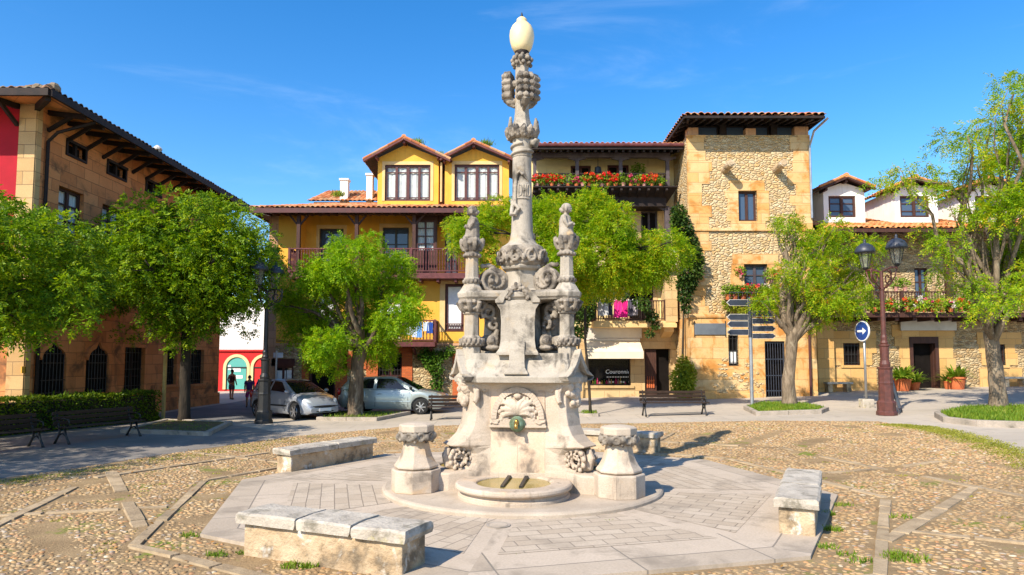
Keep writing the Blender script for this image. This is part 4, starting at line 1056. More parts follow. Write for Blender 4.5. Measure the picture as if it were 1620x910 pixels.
def balusters(m, a, b, z0, z1, step, r=.026, n=6):
    a = Vector((a[0], a[1], 0)); b = Vector((b[0], b[1], 0)); L = (b - a).length; k = max(1, int(L / step)); h = z1 - z0
    for i in range(k):
        p = a.lerp(b, (i + .5) / k)
        m.lathe([(r * .9, 0), (r * .9, h * .12), (r * .55, h * .16), (r * 1.1, h * .34), (r * .6, h * .55), (r * .95, h * .8), (r * .55, h * .86), (r * .9, h * .9), (r * .9, h)], n, (p.x, p.y, z0), cap=False)
def railing(par, pts, z, h, mat, step=.13, post=.10, r=.028, rail=.08, name='railing', posts=None):
    m = MB()
    for a, b in zip(pts[:-1], pts[1:]):
        A = Vector((*a, 0)); B = Vector((*b, 0))
        m.bar((*a, z + h), (*b, z + h), rail, rail * .7); m.bar((*a, z + .09), (*b, z + .09), rail * .8, rail * .6)
        balusters(m, a, b, z + .12, z + h - .02, step, r)
    for p in (posts if posts is not None else pts): m.box(p[0] - post / 2, p[0] + post / 2, p[1] - post / 2, p[1] + post / 2, z, z + h + .05)
    return m.build(name, mat, par)
def tiles(name, e0, e1, r0, r1, mat, par=None, tw=.235, co=.36, hh=.075):
    e0, e1, r0, r1 = map(Vector, (e0, e1, r0, r1)); L = (e1 - e0).length; Hh = ((r0 + r1) / 2 - (e0 + e1) / 2).length
    nc = max(1, round(L / tw)); nr = max(1, round(Hh / co))
    nrm = (e1 - e0).cross((r0 - e0)); nrm.normalize()
    if nrm.z < 0: nrm = -nrm
    V = []; Fq = []; P = 6
    def S(u, v): return (e0.lerp(e1, u)).lerp(r0.lerp(r1, u), v)
    for c in range(nc):
        for r in range(nr):
            j1, j2, j3 = RD.uniform(-.05, .05), RD.uniform(-.05, .05), RD.uniform(-.012, .014)
            base = len(V)
            for e, (vv, lift) in enumerate((((r - .12 + j1 * .6) / nr, .030 + j3), ((r + 1.0) / nr, .0 + j3 * .5))):
                for k in range(P):
                    t = k / (P - 1); u = (c + .02 + t * .96 + j2 * .5 * (1 if e == 0 else .6)) / nc
                    V.append(S(u, vv) + nrm * (lift + hh * math.sin(PI * t) ** .8))
            for k in range(P - 1): Fq.append((base + k, base + k + 1, base + P + k + 1, base + P + k))
            # thickness of the front edge
            b2 = len(V)
            for k in range(P): V.append(Vector(V[base + k]) - nrm * .022 + (r0 - e0).normalized() * .004)
            for k in range(P - 1): Fq.append((base + k, b2 + k, b2 + k + 1, base + k + 1))
    o = np_mesh_idx(name, np.array([tuple(v) for v in V]), np.array(Fq), mat, par)
    m = MB(); dn = nrm * -.012
    m.quad(e0 + dn, e1 + dn, r1 + dn, r0 + dn)
    u_ = m.build('roof_deck', m_darkwood, o)
    return o
def ridge(m, a, b, r=.13):
    a = Vector(a); b = Vector(b); L = (b - a).length; n = max(2, int(L / .38))
    for k in range(n):
        p = a.lerp(b, k / n); q = a.lerp(b, (k + 1.1) / n)
        m.tube([p, q], [r * RD.uniform(.95, 1.1), r * .88], 8)
def at_w(t): t['_w'] = tuple(t.location); return t
# ------------------------------------------------------------------ brown stone palace on the left: long shaded wall facing right, end wall facing us
PXW = -14.8; PY0, PY1 = 20.2, 33.6; PE = 10.15
pal = at_w(thing('palace', 'brown ashlar palace with pointed ground floor windows and deep timber eaves', 'palace', (PXW, PY0, 0)))
fr = facing_right(PXW)
def PU(px): return -PXW * F / (810 - px)      # distance along the side wall for an image column
up = [(PU(82), PU(123), 6.25, 7.85), (PU(153), PU(188), 6.2, 7.8), (26.3, 27.7, 6.2, 7.8), (28.9, 30.3, 6.2, 7.8), (31.3, 32.6, 6.2, 7.8)]
at_ = [(PU(92), PU(121), 9.02, 9.40), (PU(159), PU(187), 9.02, 9.40), (PU(222), PU(245), 9.02, 9.40), (PU(277), PU(296), 9.02, 9.40), (31.2, 32.3, 9.02, 9.40)]
lowp = [(PU(64), PU(103), 1.0, 2.15), (PU(138), PU(170), 1.0, 2.15)]
lowr = [(PU(199), PU(231), .95, 2.65), (PU(260), PU(281), 1.1, 2.65), (PU(303), PU(324), 1.05, 2.65)]
w = MB(); wallgrid(w, fr, PY0, PY1, -.2, PE, up + at_ + lowp + lowr, .35)
for (a, b, c, d) in lowp:     # pointed heads: fill the corners of the arch
    pass
w.quad((PXW, PY1, -.2), (PXW, PY1, PE), (-26, PY1, PE), (-26, PY1, -.2))
w.build('wall', m_ashpal, pal)
ew = MB(); wallgrid(ew, front(PY0), -26, PXW - .52, 4.8, PE, [], .3); ew.build('end_wall', m_red, pal)
ew = MB(); wallgrid(ew, front(PY0), -26, PXW - .52, -.2, 4.8, [], .3); ew.build('lower_end_wall', m_ashpal, pal)
q = MB(); fbox(q, front(PY0), PXW - .52, PXW + .002, -.2, PE, -.03, .15); fbox(q, fr, PY0 + .002, PY0 + .22, -.2, PE, -.03, .1); q.build('corner_quoin', m_ashpall, pal)
fbox(MB(), front(PY0), -26, PXW - .52, 6.75, 7.05, -.06, .1).build('string_course', m_ashpall, pal)
for o in up:
    W = window(pal, fr, o, m_brownwood, None, 2, 3, .14, m_whitecloth if o is up[0] or o is up[1] else None, .1)
for o in at_:
    m = MB(); fbox(m, fr, o[0] - .08, o[1] + .08, o[2] - .08, o[2], -.05, .1); fbox(m, fr, o[0] - .08, o[1] + .08, o[3], o[3] + .1, -.08, .1)
    fbox(m, fr, o[0] - .08, o[0], o[2], o[3], -.05, .1); fbox(m, fr, o[1], o[1] + .08, o[2], o[3], -.05, .1); fbox(m, fr, (o[0] + o[1]) / 2 - .05, (o[0] + o[1]) / 2 + .05, o[2], o[3], .0, .1)
    W = m.build('attic_vent', m_darkwood, pal)
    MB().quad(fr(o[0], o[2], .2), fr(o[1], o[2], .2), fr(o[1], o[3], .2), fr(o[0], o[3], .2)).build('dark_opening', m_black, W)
for o in lowp:
    u0, u1, v0, v1 = o; c = (u0 + u1) / 2; hw = (u1 - u0) / 2
    og = [(u0, v0), (u1, v0), (u1, v1)] + [(c + hw * math.cos(t) * (1 if t < 1.2 else 1), v1 + .42 * math.sin(t)) for t in (.35, .7, 1.0, 1.25)] + [(c, v1 + .66)] + [(c - hw * math.cos(t), v1 + .42 * math.sin(t)) for t in (1.25, 1.0, .7, .35)] + [(u0, v1)]
    pn = MB().prism(og, fr, -.012, .34)
    W = MB()
    def outl(s, w0, w1, m):
        oo = [(c + (u - c) * s, (v0 + (v - v0) * (1 + (s - 1) * .5)) if v > v0 else v) for u, v in og]
        k = len(og)
        for i in range(1, k - 1 + 1):
            a, b = og[i], og[(i + 1) % k]; a2, b2 = oo[i], oo[(i + 1) % k]
            if i == k - 1: break
            m.prism([a, b, b2, a2], fr, w0, w1)
    m = MB(); outl(1.2, -.09, .02, m); W = m.build('window', m_ashpal, pal)
    pn.build('pane', m_black, W)
    bm_ = MB()
    for k in range(7):
        u = u0 + (u1 - u0) * (k + .5) / 7; bm_.tube([fr(u, v0, -.05), fr(u, v1 + .2 + .3 * (1 - abs(u - c) / hw), -.05)], .014, 6)
    for v in (v0 + .1, v0 + .5, v1 - .1, v1 + .2): fbox(bm_, fr, u0 + .02, u1 - .02, v - .014, v + .014, -.062, -.038)
    bm_.build('grille', m_iron, W)
for o in lowr: window(pal, fr, o, m_darkwood, m_black, 2, 3, .18, None, .08, bars=7, sill=m_ashpal)
fbox(MB(), fr, PY0 + .75, PY1, -.2, .55, -.09, .1).build('plinth', m_ashpal, pal)
fbox(MB(), fr, PY0 + .75, PY1, 4.55, 4.8, -.07, .1).build('string_course', m_ashpal, pal)
fbox(MB(), fr, PU(35.5), PU(42), 1.75, 1.95, -.03, .0).build('plaque', m_yellow, pal)
# eaves
ov = 1.25; ez = 9.86
for k in range(15):
    e = MB(); y = PY0 + .5 + k * (PY1 - PY0 - .2) / 14
    e.bar((PXW - .2, y, ez + .20), (PXW + ov - .06, y, ez + .02), .11, .17)
    e.bar((PXW, y, ez - .42), (PXW + ov * .62, y, ez + .05), .09, .11); e.build('eave_bracket', m_darkwood, pal)
for k in range(5):
    e = MB(); x = PXW - .6 - k * 1.3; e.bar((x, PY0 + .2, ez + .2), (x, PY0 - ov + .06, ez + .02), .11, .17); e.bar((x, PY0, ez - .42), (x, PY0 - ov * .62, ez + .05), .09, .11); e.build('eave_bracket', m_darkwood, pal)
e = MB().bar((PXW - .1, PY0 + .1, ez + .15), (PXW + ov - .1, PY0 - ov + .1, ez), .14, .2)
e.build('eave_bracket', m_darkwood, pal)
s = MB(); h_ = .22
s.quad((PXW - .1, PY0, ez + .25), (PXW + ov, PY0 - ov, ez + .09), (PXW + ov, PY1 + ov, ez + .09), (PXW - .1, PY1, ez + .25))
s.quad((PXW - .1, PY0, ez + .25), (PXW + ov, PY0 - ov, ez + .09), (-28, PY0 - ov, ez + .09), (-28, PY0, ez + .25))
s.build('soffit', m_ashpal, pal)
s = MB(); s.bar((PXW + ov + .03, PY0 - ov, ez + .11), (PXW + ov + .03, PY1 + ov, ez + .11), .09, .22); s.bar((PXW + ov, PY0 - ov - .03, ez + .11), (-28, PY0 - ov - .03, ez + .11), .09, .22)
s.build('gutter', m_darkwood, pal)
rz_ = 12.6; A = (PXW + ov, PY0 - ov, ez + .2); B = (PXW + ov, PY1 + ov, ez + .2); Rg = (PXW - 7.5, PY0 + 6, rz_); Rh = (PXW - 7.5, PY1 - 5, rz_)
rf = tiles('roof', A, B, Rg, Rh, m_tilep, pal, .25, .42); tiles('roof', (-30, PY0 - ov, ez + .2), A, (-30, PY0 + 6, rz_), Rg, m_tilep, pal, .25, .42)
MB().add([(PXW - .2, PY0 + .2, ez + .2), (PXW - .2, PY1 + ov, ez + .2), (PXW - 7.5, PY1 - 5, rz_ - .05), (PXW - 7.5, PY1 + ov, ez + .2)], [(0, 1, 2), (1, 3, 2)]).build('roof_end', m_tilep, pal)
m = MB(); ridge(m, Vector(A) + Vector((-.1, .1, .05)), Rg, .14)
for k in range(9):
    t = .02 + k * .035; p = Vector(A).lerp(Vector(Rg), t); m.ell(p + Vector((RD.uniform(-.1, .1), RD.uniform(0, .3), .12)), (.17, .2, RD.uniform(.1, .2)), 7, 5)
m.build('hip_tiles', m_tilep, pal)
m = MB().lathe([(.13, 9.9), (.13, 10.55), (.18, 10.56), (.18, 10.62), (.05, 10.75)], 10, (PXW + .25, 26.7, .2)).build('roof_vent', m_signw, pal)
dp = MB(); dp.tube([(PXW + ov, PY0 + .9, ez), (PXW + .35, PY0 + .45, ez - .5), (PXW + .09, PY0 + .42, ez - .8), (PXW + .09, PY0 + .42, 0)], .055, 8); dp.build('downpipe', m_darkwood, pal)
# ------------------------------------------------------------------ red arched shop far up the side street
SY = 46.0
sh = at_w(thing('arched_shop', 'red and cream arched shop with a white upper floor, far up the side street', 'shop', (PX(380, 600, SY), SY, 0)))
f = front(SY); x0, x1 = PX(318, 600, SY), PX(470, 600, SY)
A1 = (PX(358, 600, SY), PX(391, 600, SY)); A2 = (PX(401, 600, SY), PX(434, 600, SY))
z618 = PZ(619, SY); zt = PZ(556, SY)
w = MB(); fbox(w, f, x0, x1, z618 - 1, zt, 0, 8); w.build('wall', m_shopred, sh)
w = MB(); fbox(w, f, x0, x1, zt + .12, PZ(480, SY), .05, 8); w.build('upper_wall', m_white, sh)
fbox(MB(), f, x0, x1, zt, zt + .12, -.12, 4).build('string_course', m_shopred, sh)
for k, (a, b) in enumerate((A1, A2)):
    c = (a + b) / 2; hw = (b - a) / 2; sp_ = PZ(585, SY) + .15; z0 = PZ(616, SY)
    arch = [(a, z0), (b, z0)] + [(c + hw * math.cos(PI * t / 12), sp_ + hw * math.sin(PI * t / 12)) for t in range(13)]
    big = [(c + (hw + .20) * math.cos(PI * t / 12), sp_ + (hw + .20) * math.sin(PI * t / 12)) for t in range(13)]; sm_ = arch[2:]
    m = MB()
    for i in range(12): m.prism([sm_[i], sm_[i + 1], big[i + 1], big[i]], f, -.1, -.02)
    m.prism([(a - .20, z0), (a, z0), (a, sp_), (a - .20, sp_)], f, -.1, -.02); m.prism([(b, z0), (b + .20, z0), (b + .20, sp_), (b, sp_)], f, -.1, -.02)
    W = m.build('arch', m_creamarch, sh)
    MB().prism(arch, f, -.03, -.01).build('shop_window' if k == 0 else 'red_door', m_teal if k == 0 else m_shopred, W)
    m = MB(); fbox(m, f, a, b, sp_ - .05, sp_ + .04, -.06, -.03); fbox(m, f, a, a + .06, z0, sp_, -.06, -.03); fbox(m, f, b - .06, b, z0, sp_, -.06, -.03)
    m.build('glazing_bar', m_iron, W)
    if k == 0:
        pm = MB()
        for (u, v, ww, hh) in ((.5, 1.35, .55, .3), (.25, .9, .3, .3), (.62, .85, .5, .22), (.15, 1.5, .2, .35)): fbox(pm, f, a + u * (b - a) - ww / 2, a + u * (b - a) + ww / 2, z0 + v - hh / 2, z0 + v + hh / 2, -.045, -.032)
        pm.build('window_poster', m_signface, W)
# ------------------------------------------------------------------ yellow house
YY0 = 32.0; yf = front(YY0)
yx0, yx1 = PX(424, 480, YY0), 0.88
zg = gz(-6, YY0)
yh = at_w(thing('yellow_house', 'ochre yellow house with two gabled dormers and maroon timber balconies', 'house', (-5.5, YY0, 0)))
zF2 = PZ(432, YY0 - .9) + .02; zE = PZ(340, YY0); zF1 = PZ(545, YY0)
X_ = lambda px, py=480: PX(px, py, YY0)
gx0, gx1 = X_(472, 380), X_(655, 380)              # recessed gallery
# ground floor openings
garage = (X_(489, 600), X_(531, 600), 0, PZ(574, YY0)); gw = (X_(598, 580), X_(636, 580), PZ(612, YY0), PZ(559, YY0)); shopw = (X_(431, 600), X_(464, 600), PZ(612, YY0), PZ(579, YY0))
dr2 = (X_(700, 600), X_(716, 600), 0, PZ(568, YY0))
w = MB(); wallgrid(w, yf, yx0, yx1, -.3, zF1, [garage, gw, shopw], .3); w.build('stone_wall', m_rubyel, yh)
w2 = (X_(704), X_(734), PZ(525, YY0), PZ(449, YY0)); w2b = (X_(606), X_(636), PZ(540, YY0), PZ(470, YY0)); w2c = (X_(500), X_(530), PZ(525, YY0), PZ(455, YY0)); w2d = (X_(775), X_(803), PZ(525, YY0), PZ(449, YY0))
w = MB(); wallgrid(w, yf, yx0, yx1, zF1, zF2, [w2, w2b, w2c, w2d], .25)
wallgrid(w, yf, yx0, gx0, zF2, zE + .1, [], .25); wallgrid(w, yf, gx1 + 2.6, yx1, zF2, zE + .1, [], .25)
gb = 1.1
w3 = (X_(497, 370) - .05, X_(536, 370) - .05, zF2, PZ(362, YY0 + gb)); w3b = (X_(600, 370) - .05, X_(643, 370) - .05, zF2, PZ(360, YY0 + gb)); w3c = (X_(700, 370), X_(722, 370), zF2, PZ(360, YY0 + gb))
gf = front(YY0 + gb)
wallgrid(w, gf, gx0, gx1 + 2.6, zF2, zE + .6, [w3, w3b, w3c], .2)
w.quad((gx0, YY0, zF2), (gx0, YY0 + gb, zF2), (gx0, YY0 + gb, zE + .1), (gx0, YY0, zE + .1))
w.quad((yx0, YY0, -.3), (yx0, YY0 + 9, -.3), (yx0, YY0 + 9, zE), (yx0, YY0, zE))
w.quad((gx0, YY0, zF2), (gx1 + 2.6, YY0, zF2), (gx1 + 2.6, YY0 + gb, zF2), (gx0, YY0 + gb, zF2))
w.build('wall', m_yellow, yh)
q = MB(); fbox(q, yf, yx0 - .01, yx0 + .42, -.3, zE, -.03, .3); q.build('corner_quoin', m_quoinpink, yh)
for o in (w3, w3b): window(yh, gf, o, m_iron, m_glassb, 2, 3, .08, None, .09, sur=m_peach, sw=.16, name='balcony_door')
window(yh, gf, w3c, m_maroon, None, 2, 3, .08, m_whitecloth, .08, name='balcony_door')
window(yh, yf, w2, m_maroon, m_whitecloth, 1, 1, .1, None, .14, sur=m_peach, sw=.25); window(yh, yf, w2d, m_maroon, m_whitecloth, 1, 1, .1, None, .14, sur=m_peach, sw=.25)
m = MB()
for (a, b, c, d) in (w2, w2d):
    for k in range(6):
        u = a + .1 + (b - a - .2) * k / 6; du = (b - a - .2) / 6
        m.bar(yf(u, c + .06, .05), yf(u + du, c + .36, .05), .02, .02); m.bar(yf(u + du, c + .06, .05), yf(u, c + .36, .05), .02, .02)
    m.bar(yf(a, c + .38, .05), yf(b, c + .38, .05), .05, .05); m.bar(yf(a, c + .05, .05), yf(b, c + .05, .05), .05, .05)
m.build('window_guard', m_maroon, yh)
window(yh, yf, w2b, m_peach, m_whitecloth, 2, 1, .1, None, .1, name='balcony_door'); window(yh, yf, w2c, m_maroon, m_whitecloth, 2, 1, .1, None, .1, sur=m_peach, sw=.2)
# brick door and window surrounds on the ground floor
m = MB(); fbox(m, yf, garage[0] - .35, garage[0], -.2, garage[3] + .9, -.05, .3); fbox(m, yf, garage[1], garage[1] + .55, -.2, garage[3] + 1.1, -.05, .3); fbox(m, yf, garage[0], garage[1], garage[3] + .86, garage[3] + 1.1, -.05, .3); m.build('brick_surround', m_brick, yh); m = MB(); fbox(m, yf, gw[0] - .55, gw[0], -.2, gw[3] + .5, -.05, .3); fbox(m, yf, gw[1], gw[1] + .5, -.2, gw[3] + .5, -.05, .3); fbox(m, yf, gw[0], gw[1], gw[3], gw[3] + .5, -.05, .3); m.build('brick_surround', m_brick, yh); m = MB(); fbox(m, yf, X_(716, 600), X_(738, 600), -.2, 2.45, -.05, .3)
m.build('brick_surround', m_brick, yh)
window(yh, yf, gw, m_maroon, m_black, 2, 3, .1, None, .09, bars=8)
dm = MB(); fbox(dm, yf, garage[0], garage[1], garage[3] - .02, garage[3] + .14, .02, .2); fbox(dm, yf, garage[0], garage[0] + .1, 0, garage[3], .05, .2); fbox(dm, yf, garage[1] - .1, garage[1], 0, garage[3], .05, .2)
W = dm.build('garage_opening', m_maroon, yh)
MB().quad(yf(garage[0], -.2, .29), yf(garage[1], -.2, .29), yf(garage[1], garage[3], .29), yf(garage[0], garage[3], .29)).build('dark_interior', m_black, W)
fbox(MB(), yf, garage[0] + .05, garage[1] - .05, garage[3] + .16, garage[3] + .85, -.03, .02).build('transom', m_darkwood, W)
W = window(yh, yf, shopw, m_maroon, m_glass, 2, 1, .06, None, .1, name='notice_window')
m = MB(); fbox(m, yf, shopw[0] + .16, shopw[0] + .62, shopw[2] + .1, shopw[3] - .22, .05, .055); fbox(m, yf, shopw[0] + .66, shopw[1] - .1, shopw[2] + .1, shopw[3] - .2, .05, .055); m.build('notice', m_signface, W)
fbox(MB(), yf, shopw[0] - .06, shopw[1] + .06, shopw[3], shopw[3] + .35, -.03, .04).build('fascia_board', m_maroon, W)
fbox(MB(), yf, X_(433, 560), X_(448, 560), PZ(566, YY0), PZ(558, YY0), -.04, .0).build('sign_board', m_signface, yh)
fbox(MB(), yf, X_(543, 570), X_(582, 570), PZ(584, YY0), PZ(556, YY0), -.05, .0).build('shutter_board', m_brick, yh)
m = MB(); m.tube([(yx0 + .5, YY0 - .08, zF1 - .3), (yx0 + .5, YY0 - .08, .1)], .045, 8); m.build('downpipe', m_signw, yh)
fbox(MB(), yf, yx0, X_(740), zF1 - .06, zF1 + .06, -.05, .1).build('string_course', m_quoinpink, yh)
cb = MB()
for (a, b, z, sg_) in ((yx0 + .45, 0.6, zF1 + .16, .10), (yx0 + .45, X_(600), zF1 + .22, .06)):
    cb.tube([yf(a + (b - a) * k / 16, z - sg_ * math.sin(PI * (k % 4) / 4), -.05) for k in range(17)], .012, 5)
cb.tube([yf(X_(745), zF1 + .16, -.05), yf(X_(745), zF2 - .4, -.05)], .014, 5)
cb.build('cable', m_iron, yh)
# top floor balcony, posts, bay
by = YY0 - .95; bx0, bx1 = X_(468, 420), X_(760, 420)
bal = MB(); bal.box(bx0, bx1, by, YY0 - .01, zF2 - .28, zF2 - .02)
for k in range(11):
    x = bx0 + .3 + k * (bx1 - bx0 - .6) / 10; bal.box(x - .06, x + .06, by + .1, YY0, zF2 - .42, zF2 - .29)
bo = bal.build('balcony', m_purple, yh)
railing(bo, [(bx0, YY0 - .05), (bx0, by), (X_(655, 420), by), (bx1, by), (bx1, YY0 - .05)], zF2 - .02, PZ(393, by) - zF2, m_purple, .125)
m = MB()
for px in (472, 564, 655):
    x = PX(px, 380, by + .05); m.box(x - .08, x + .08, by - .0, by + .16, zF2, zE - .1)
    m.bar((x, by + .08, zE - .75), (x + .45, by + .08, zE - .2), .08, .08); m.bar((x, by + .08, zE - .75), (x - .45, by + .08, zE - .2), .08, .08)
m.box(bx0 - .2, bx1, by - .02, by + .18, zE - .2, zE - .02)
m.build('gallery_posts', m_brownwood, yh)
bay0, bay1 = X_(655, 370), X_(692, 370); bf = front(YY0 - .25)
bm_ = MB(); bo_ = (bay0 + .14, bay1 - .1, PZ(398, YY0 - .2), PZ(349, YY0 - .2))
fbox(bm_, bf, bay0, bay1, bo_[3], zE, 0, .2); fbox(bm_, bf, bay0, bo_[0], zF2, bo_[3], 0, .2); fbox(bm_, bf, bo_[1], bay1, zF2, bo_[3], 0, .2); fbox(bm_, bf, bo_[0], bo_[1], zF2, bo_[2], 0, .2); fbox(bm_, bf, bay1, bay1 + 2.6, zE - .5, zE, .25, .45)
bo2 = bm_.build('bay', m_brownwood, yh)
window(bo2, bf, bo_, m_maroon, None, 2, 4, .05, m_whitecloth, .07)
# eaves and tile roof
oy = YY0 - 1.35; ez = PZ(336, oy); ex0 = PX(396, 330, oy); ex1 = X_(812, 330)
m = MB(); m.quad((yx0 - .9, YY0, ez + .42), (ex0, oy, ez + .05), (ex1, oy, ez + .05), (ex1, YY0 + 1.2, ez + .5)); m.box(ex0, ex1, oy - .03, oy + .04, ez - .02, ez + .2)
m.quad((ex0, oy, ez + .05), (ex0, YY0 + 10, ez + .05), (yx0, YY0 + 10, ez + .4), (yx0, YY0, ez + .4)); m.box(ex0 - .03, ex0 + .04, oy, YY0 + 10, ez - .02, ez + .2)
for k in range(30):
    x = ex0 + .5 + k * (ex1 - ex0 - .6) / 29; m.bar((x, YY0, ez + .18), (x, oy + .06, ez + .03), .09, .13)
m.build('eaves', m_maroon, yh)
rd = 3.6; rr = 1.05
tiles('roof', (ex0, oy, ez + .22), (ex1, oy, ez + .22), (ex0 + 3.2, oy + rd, ez + rr + .2), (ex1, oy + rd, ez + rr + .2), m_tile, yh)
tiles('roof', (ex0, YY0 + 8, ez + .22), (ex0, oy, ez + .22), (ex0 + 3.2, YY0 + 5, ez + rr + .2), (ex0 + 3.2, oy + rd, ez + rr + .2), m_tile, yh, .3, .45)
x0 = PX(492, 310, oy + 4.2); tiles('roof', (x0, oy + 3.6, PZ(318, oy + 3.6)), (X_(610, 310), oy + 3.6, PZ(318, oy + 3.6)), (x0 + .6, oy + 5.2, PZ(303, oy + 5.2)), (X_(610, 310), oy + 5.2, PZ(303, oy + 5.2)), m_tile, yh)
MB().box(x0 + .3, X_(610, 310), oy + 3.7, oy + 6, ez + .8, PZ(319, oy + 3.6)).build('rear_wall', m_yellow, yh)
for px, w_, t_, b_ in ((545.5, .40, 284, 316), (585.5, .32, 276, 318)):
    Yc = oy + 3.9; x = PX(px, 300, Yc)
    c = MB(); c.box(x - w_ / 2, x + w_ / 2, Yc - .2, Yc + .2, PZ(b_, Yc) - .5, PZ(t_ + 3, Yc)); c.box(x - w_ / 2 - .05, x + w_ / 2 + .05, Yc - .25, Yc + .25, PZ(t_ + 3, Yc), PZ(t_, Yc)); c.build('chimney', m_white, yh)
# dormers
def gabled_dormer(par, Yd, pxl, pxr, pxa, pye, pya, opn, wall, tile, rake, win_cols, fmat, pane, cur, over=.45, depth=3.2, base=322, sur=None, glaz=(.1, .8), ovx=.55, cheek=None, rows=1):
    fd = front(Yd); xl, xr = PX(pxl, pye, Yd), PX(pxr, pye, Yd); xa = PX(pxa, pya, Yd - over); zb = PZ(base, Yd); ze = PZ(pye, Yd - over); za = PZ(pya, Yd - over)
    dw = MB(); wallgrid(dw, fd, xl, xr, zb - .4, ze - .05, [opn], .2)
    slope = (za - ze) / max(.1, (xa - (xl - ovx)))
    zl = ze + slope * ovx - .12
    dw.add([fd(xl, ze - .05, 0), fd(xr, ze - .05, 0), fd(xr, zl, 0), fd(xa, za - .2, 0), fd(xl, zl, 0)], [(0, 1, 2, 3, 4)])
    dw.quad(fd(xl, zb - .4, 0), fd(xl, zl, 0), fd(xl, zl, depth), fd(xl, zb - .4, depth)); dw.quad(fd(xr, zb - .4, 0), fd(xr, zl, 0), fd(xr, zl, depth), fd(xr, zb - .4, depth))
    D = dw.build('dormer', wall, par)
    eL = (xl - ovx, Yd - over, ze); eR = (xr + ovx, Yd - over, ze)
    tiles('dormer_roof', (xl - ovx, Yd + depth, ze), eL, (xa, Yd + depth, za), (xa, Yd - over, za), tile, D, .235, .34); tiles('dormer_roof', eR, (xr + ovx, Yd + depth, ze), (xa, Yd - over, za), (xa, Yd + depth, za), tile, D, .235, .34)
    m = MB()
    for p in (eL, eR): m.bar((p[0], p[1] - .02, p[2] - .08), (xa, Yd - over - .02, za - .08), .07, .17, up=(0, 1, 0))
    m.bar((xa, Yd - over, za - .2), (xa, Yd + .3, za - .2), .12, .14)
    for s, x in ((1, xl), (-1, xr)): m.bar((x, Yd - over, ze + slope * ovx - .2), (x, Yd + .3, ze + slope * ovx - .2), .1, .12)
    m.build('bargeboard', rake, D)
    rm = MB(); ridge(rm, (xa, Yd - over - .05, za + .05), (xa, Yd + depth, za + .05), .12)
    for p in (eL, eR): ridge(rm, (p[0], p[1], p[2] + .05), (xa, Yd - over, za + .05), .075)
    rm.build('ridge_tiles', tile, D)
    window(D, fd, opn, fmat, pane, win_cols, rows, .06, cur, .10, glaz=glaz, sur=sur, sw=.14, name='dormer_window')
    return D
Yd = YY0 + .15
def dop(a, b, t, bt, Y): return (PX(a, (t + bt) / 2, Y), PX(b, (t + bt) / 2, Y), PZ(bt, Y), PZ(t, Y))
gabled_dormer(yh, Yd, 598, 694, 639, 253, 218, dop(609, 681, 261, 318, Yd), m_yellow, m_tile, m_purple, 4, m_maroon, None, m_whitecloth, sur=m_peach, ovx=.62)
gabled_dormer(yh, Yd + .05, 704, 805, 749, 251, 224, dop(719, 790, 260, 318, Yd), m_yellow, m_tile, m_purple, 4, m_maroon, None, m_whitecloth, sur=m_peach, ovx=.2)
MB().tube([(X_(698, 270), Yd - .06, PZ(258, Yd)), (X_(698, 270), Yd - .06, PZ(320, Yd))], .05, 8).build('downpipe', m_peach, yh)
# lower balcony with laundry
lx0, lx1 = PX(590, 540, YY0 - .9), PX(688, 540, YY0 - .9); lz = PZ(541, YY0 - .9)
lb = MB(); lb.box(lx0, lx1, YY0 - .95, YY0 - .01, lz - .22, lz)
for k in range(4):
    x = lx0 + .2 + k * (lx1 - lx0 - .4) / 3; lb.bar((x, YY0, lz - .55), (x, YY0 - .8, lz - .24), .1, .12)
lb = lb.build('balcony', m_purple, yh)
railing(lb, [(lx0, YY0 - .05), (lx0, YY0 - .92), (lx1, YY0 - .92), (lx1, YY0 - .05)], lz, 1.0, m_purple, .15)
# ------------------------------------------------------------------ cream house with the flower balcony
CY = 31.0; cf = front(CY)
cx0, cx1 = .92, PX(1072, 420, CY)
ch = at_w(thing('cream_house', 'cream house with dark timber galleries, a flower balcony and a shop below', 'house', (4.3, CY, 0)))
C_ = lambda px, py=480, Y=CY: PX(px, py, Y)
GY = CY - 1.25                      # front of the projecting galleries
zr3 = PZ(297, GY); zsl = PZ(320, GY + .5); zb2 = PZ(508, CY - .7); zsh = PZ(540, CY)
sho = (C_(929, 590), C_(998, 590), PZ(610, CY), PZ(563, CY)); dor = (C_(1020, 590), C_(1061, 590), .1, PZ(552, CY))
w = MB(); wallgrid(w, cf, cx0, cx1, -.2, zb2 - .25, [sho, dor], .35); w.build('stone_wall', m_ashcream, ch)
wl = (C_(995, 460), C_(1033, 460), zb2, PZ(441, CY)); wm_ = (C_(1014, 350), C_(1040, 350), PZ(420, CY), PZ(334, CY)); wl2 = (C_(905, 460), C_(940, 460), zb2, PZ(441, CY))
d3a = (C_(903, 280), C_(935, 280), zr3, PZ(262, CY)); d3b = (C_(961, 280), C_(995, 280), zr3, PZ(261, CY))
zt3 = PZ(230, CY)
w = MB(); wallgrid(w, cf, cx0, cx1, zb2 - .25, zt3, [wl, wl2, wm_, d3a, d3b], .25)
w.quad((cx0, CY, 9), (cx0, CY + 8, 9), (cx0, CY + 8, zt3), (cx0, CY, zt3)); w.build('wall', m_cream, ch)
for o in (d3a, d3b): window(ch, cf, o, m_maroon, m_black, 2, 2, .08, None, .1, name='balcony_door')
window(ch, cf, wm_, m_greywood, m_black, 2, 3, .08, None, .08, sur=m_ashcream, sw=.35)
for o in (wl, wl2): window(ch, cf, o, m_darkwood, m_black, 2, 2, .1, None, .09, sur=m_ashcream, sw=.2, name='balcony_door')
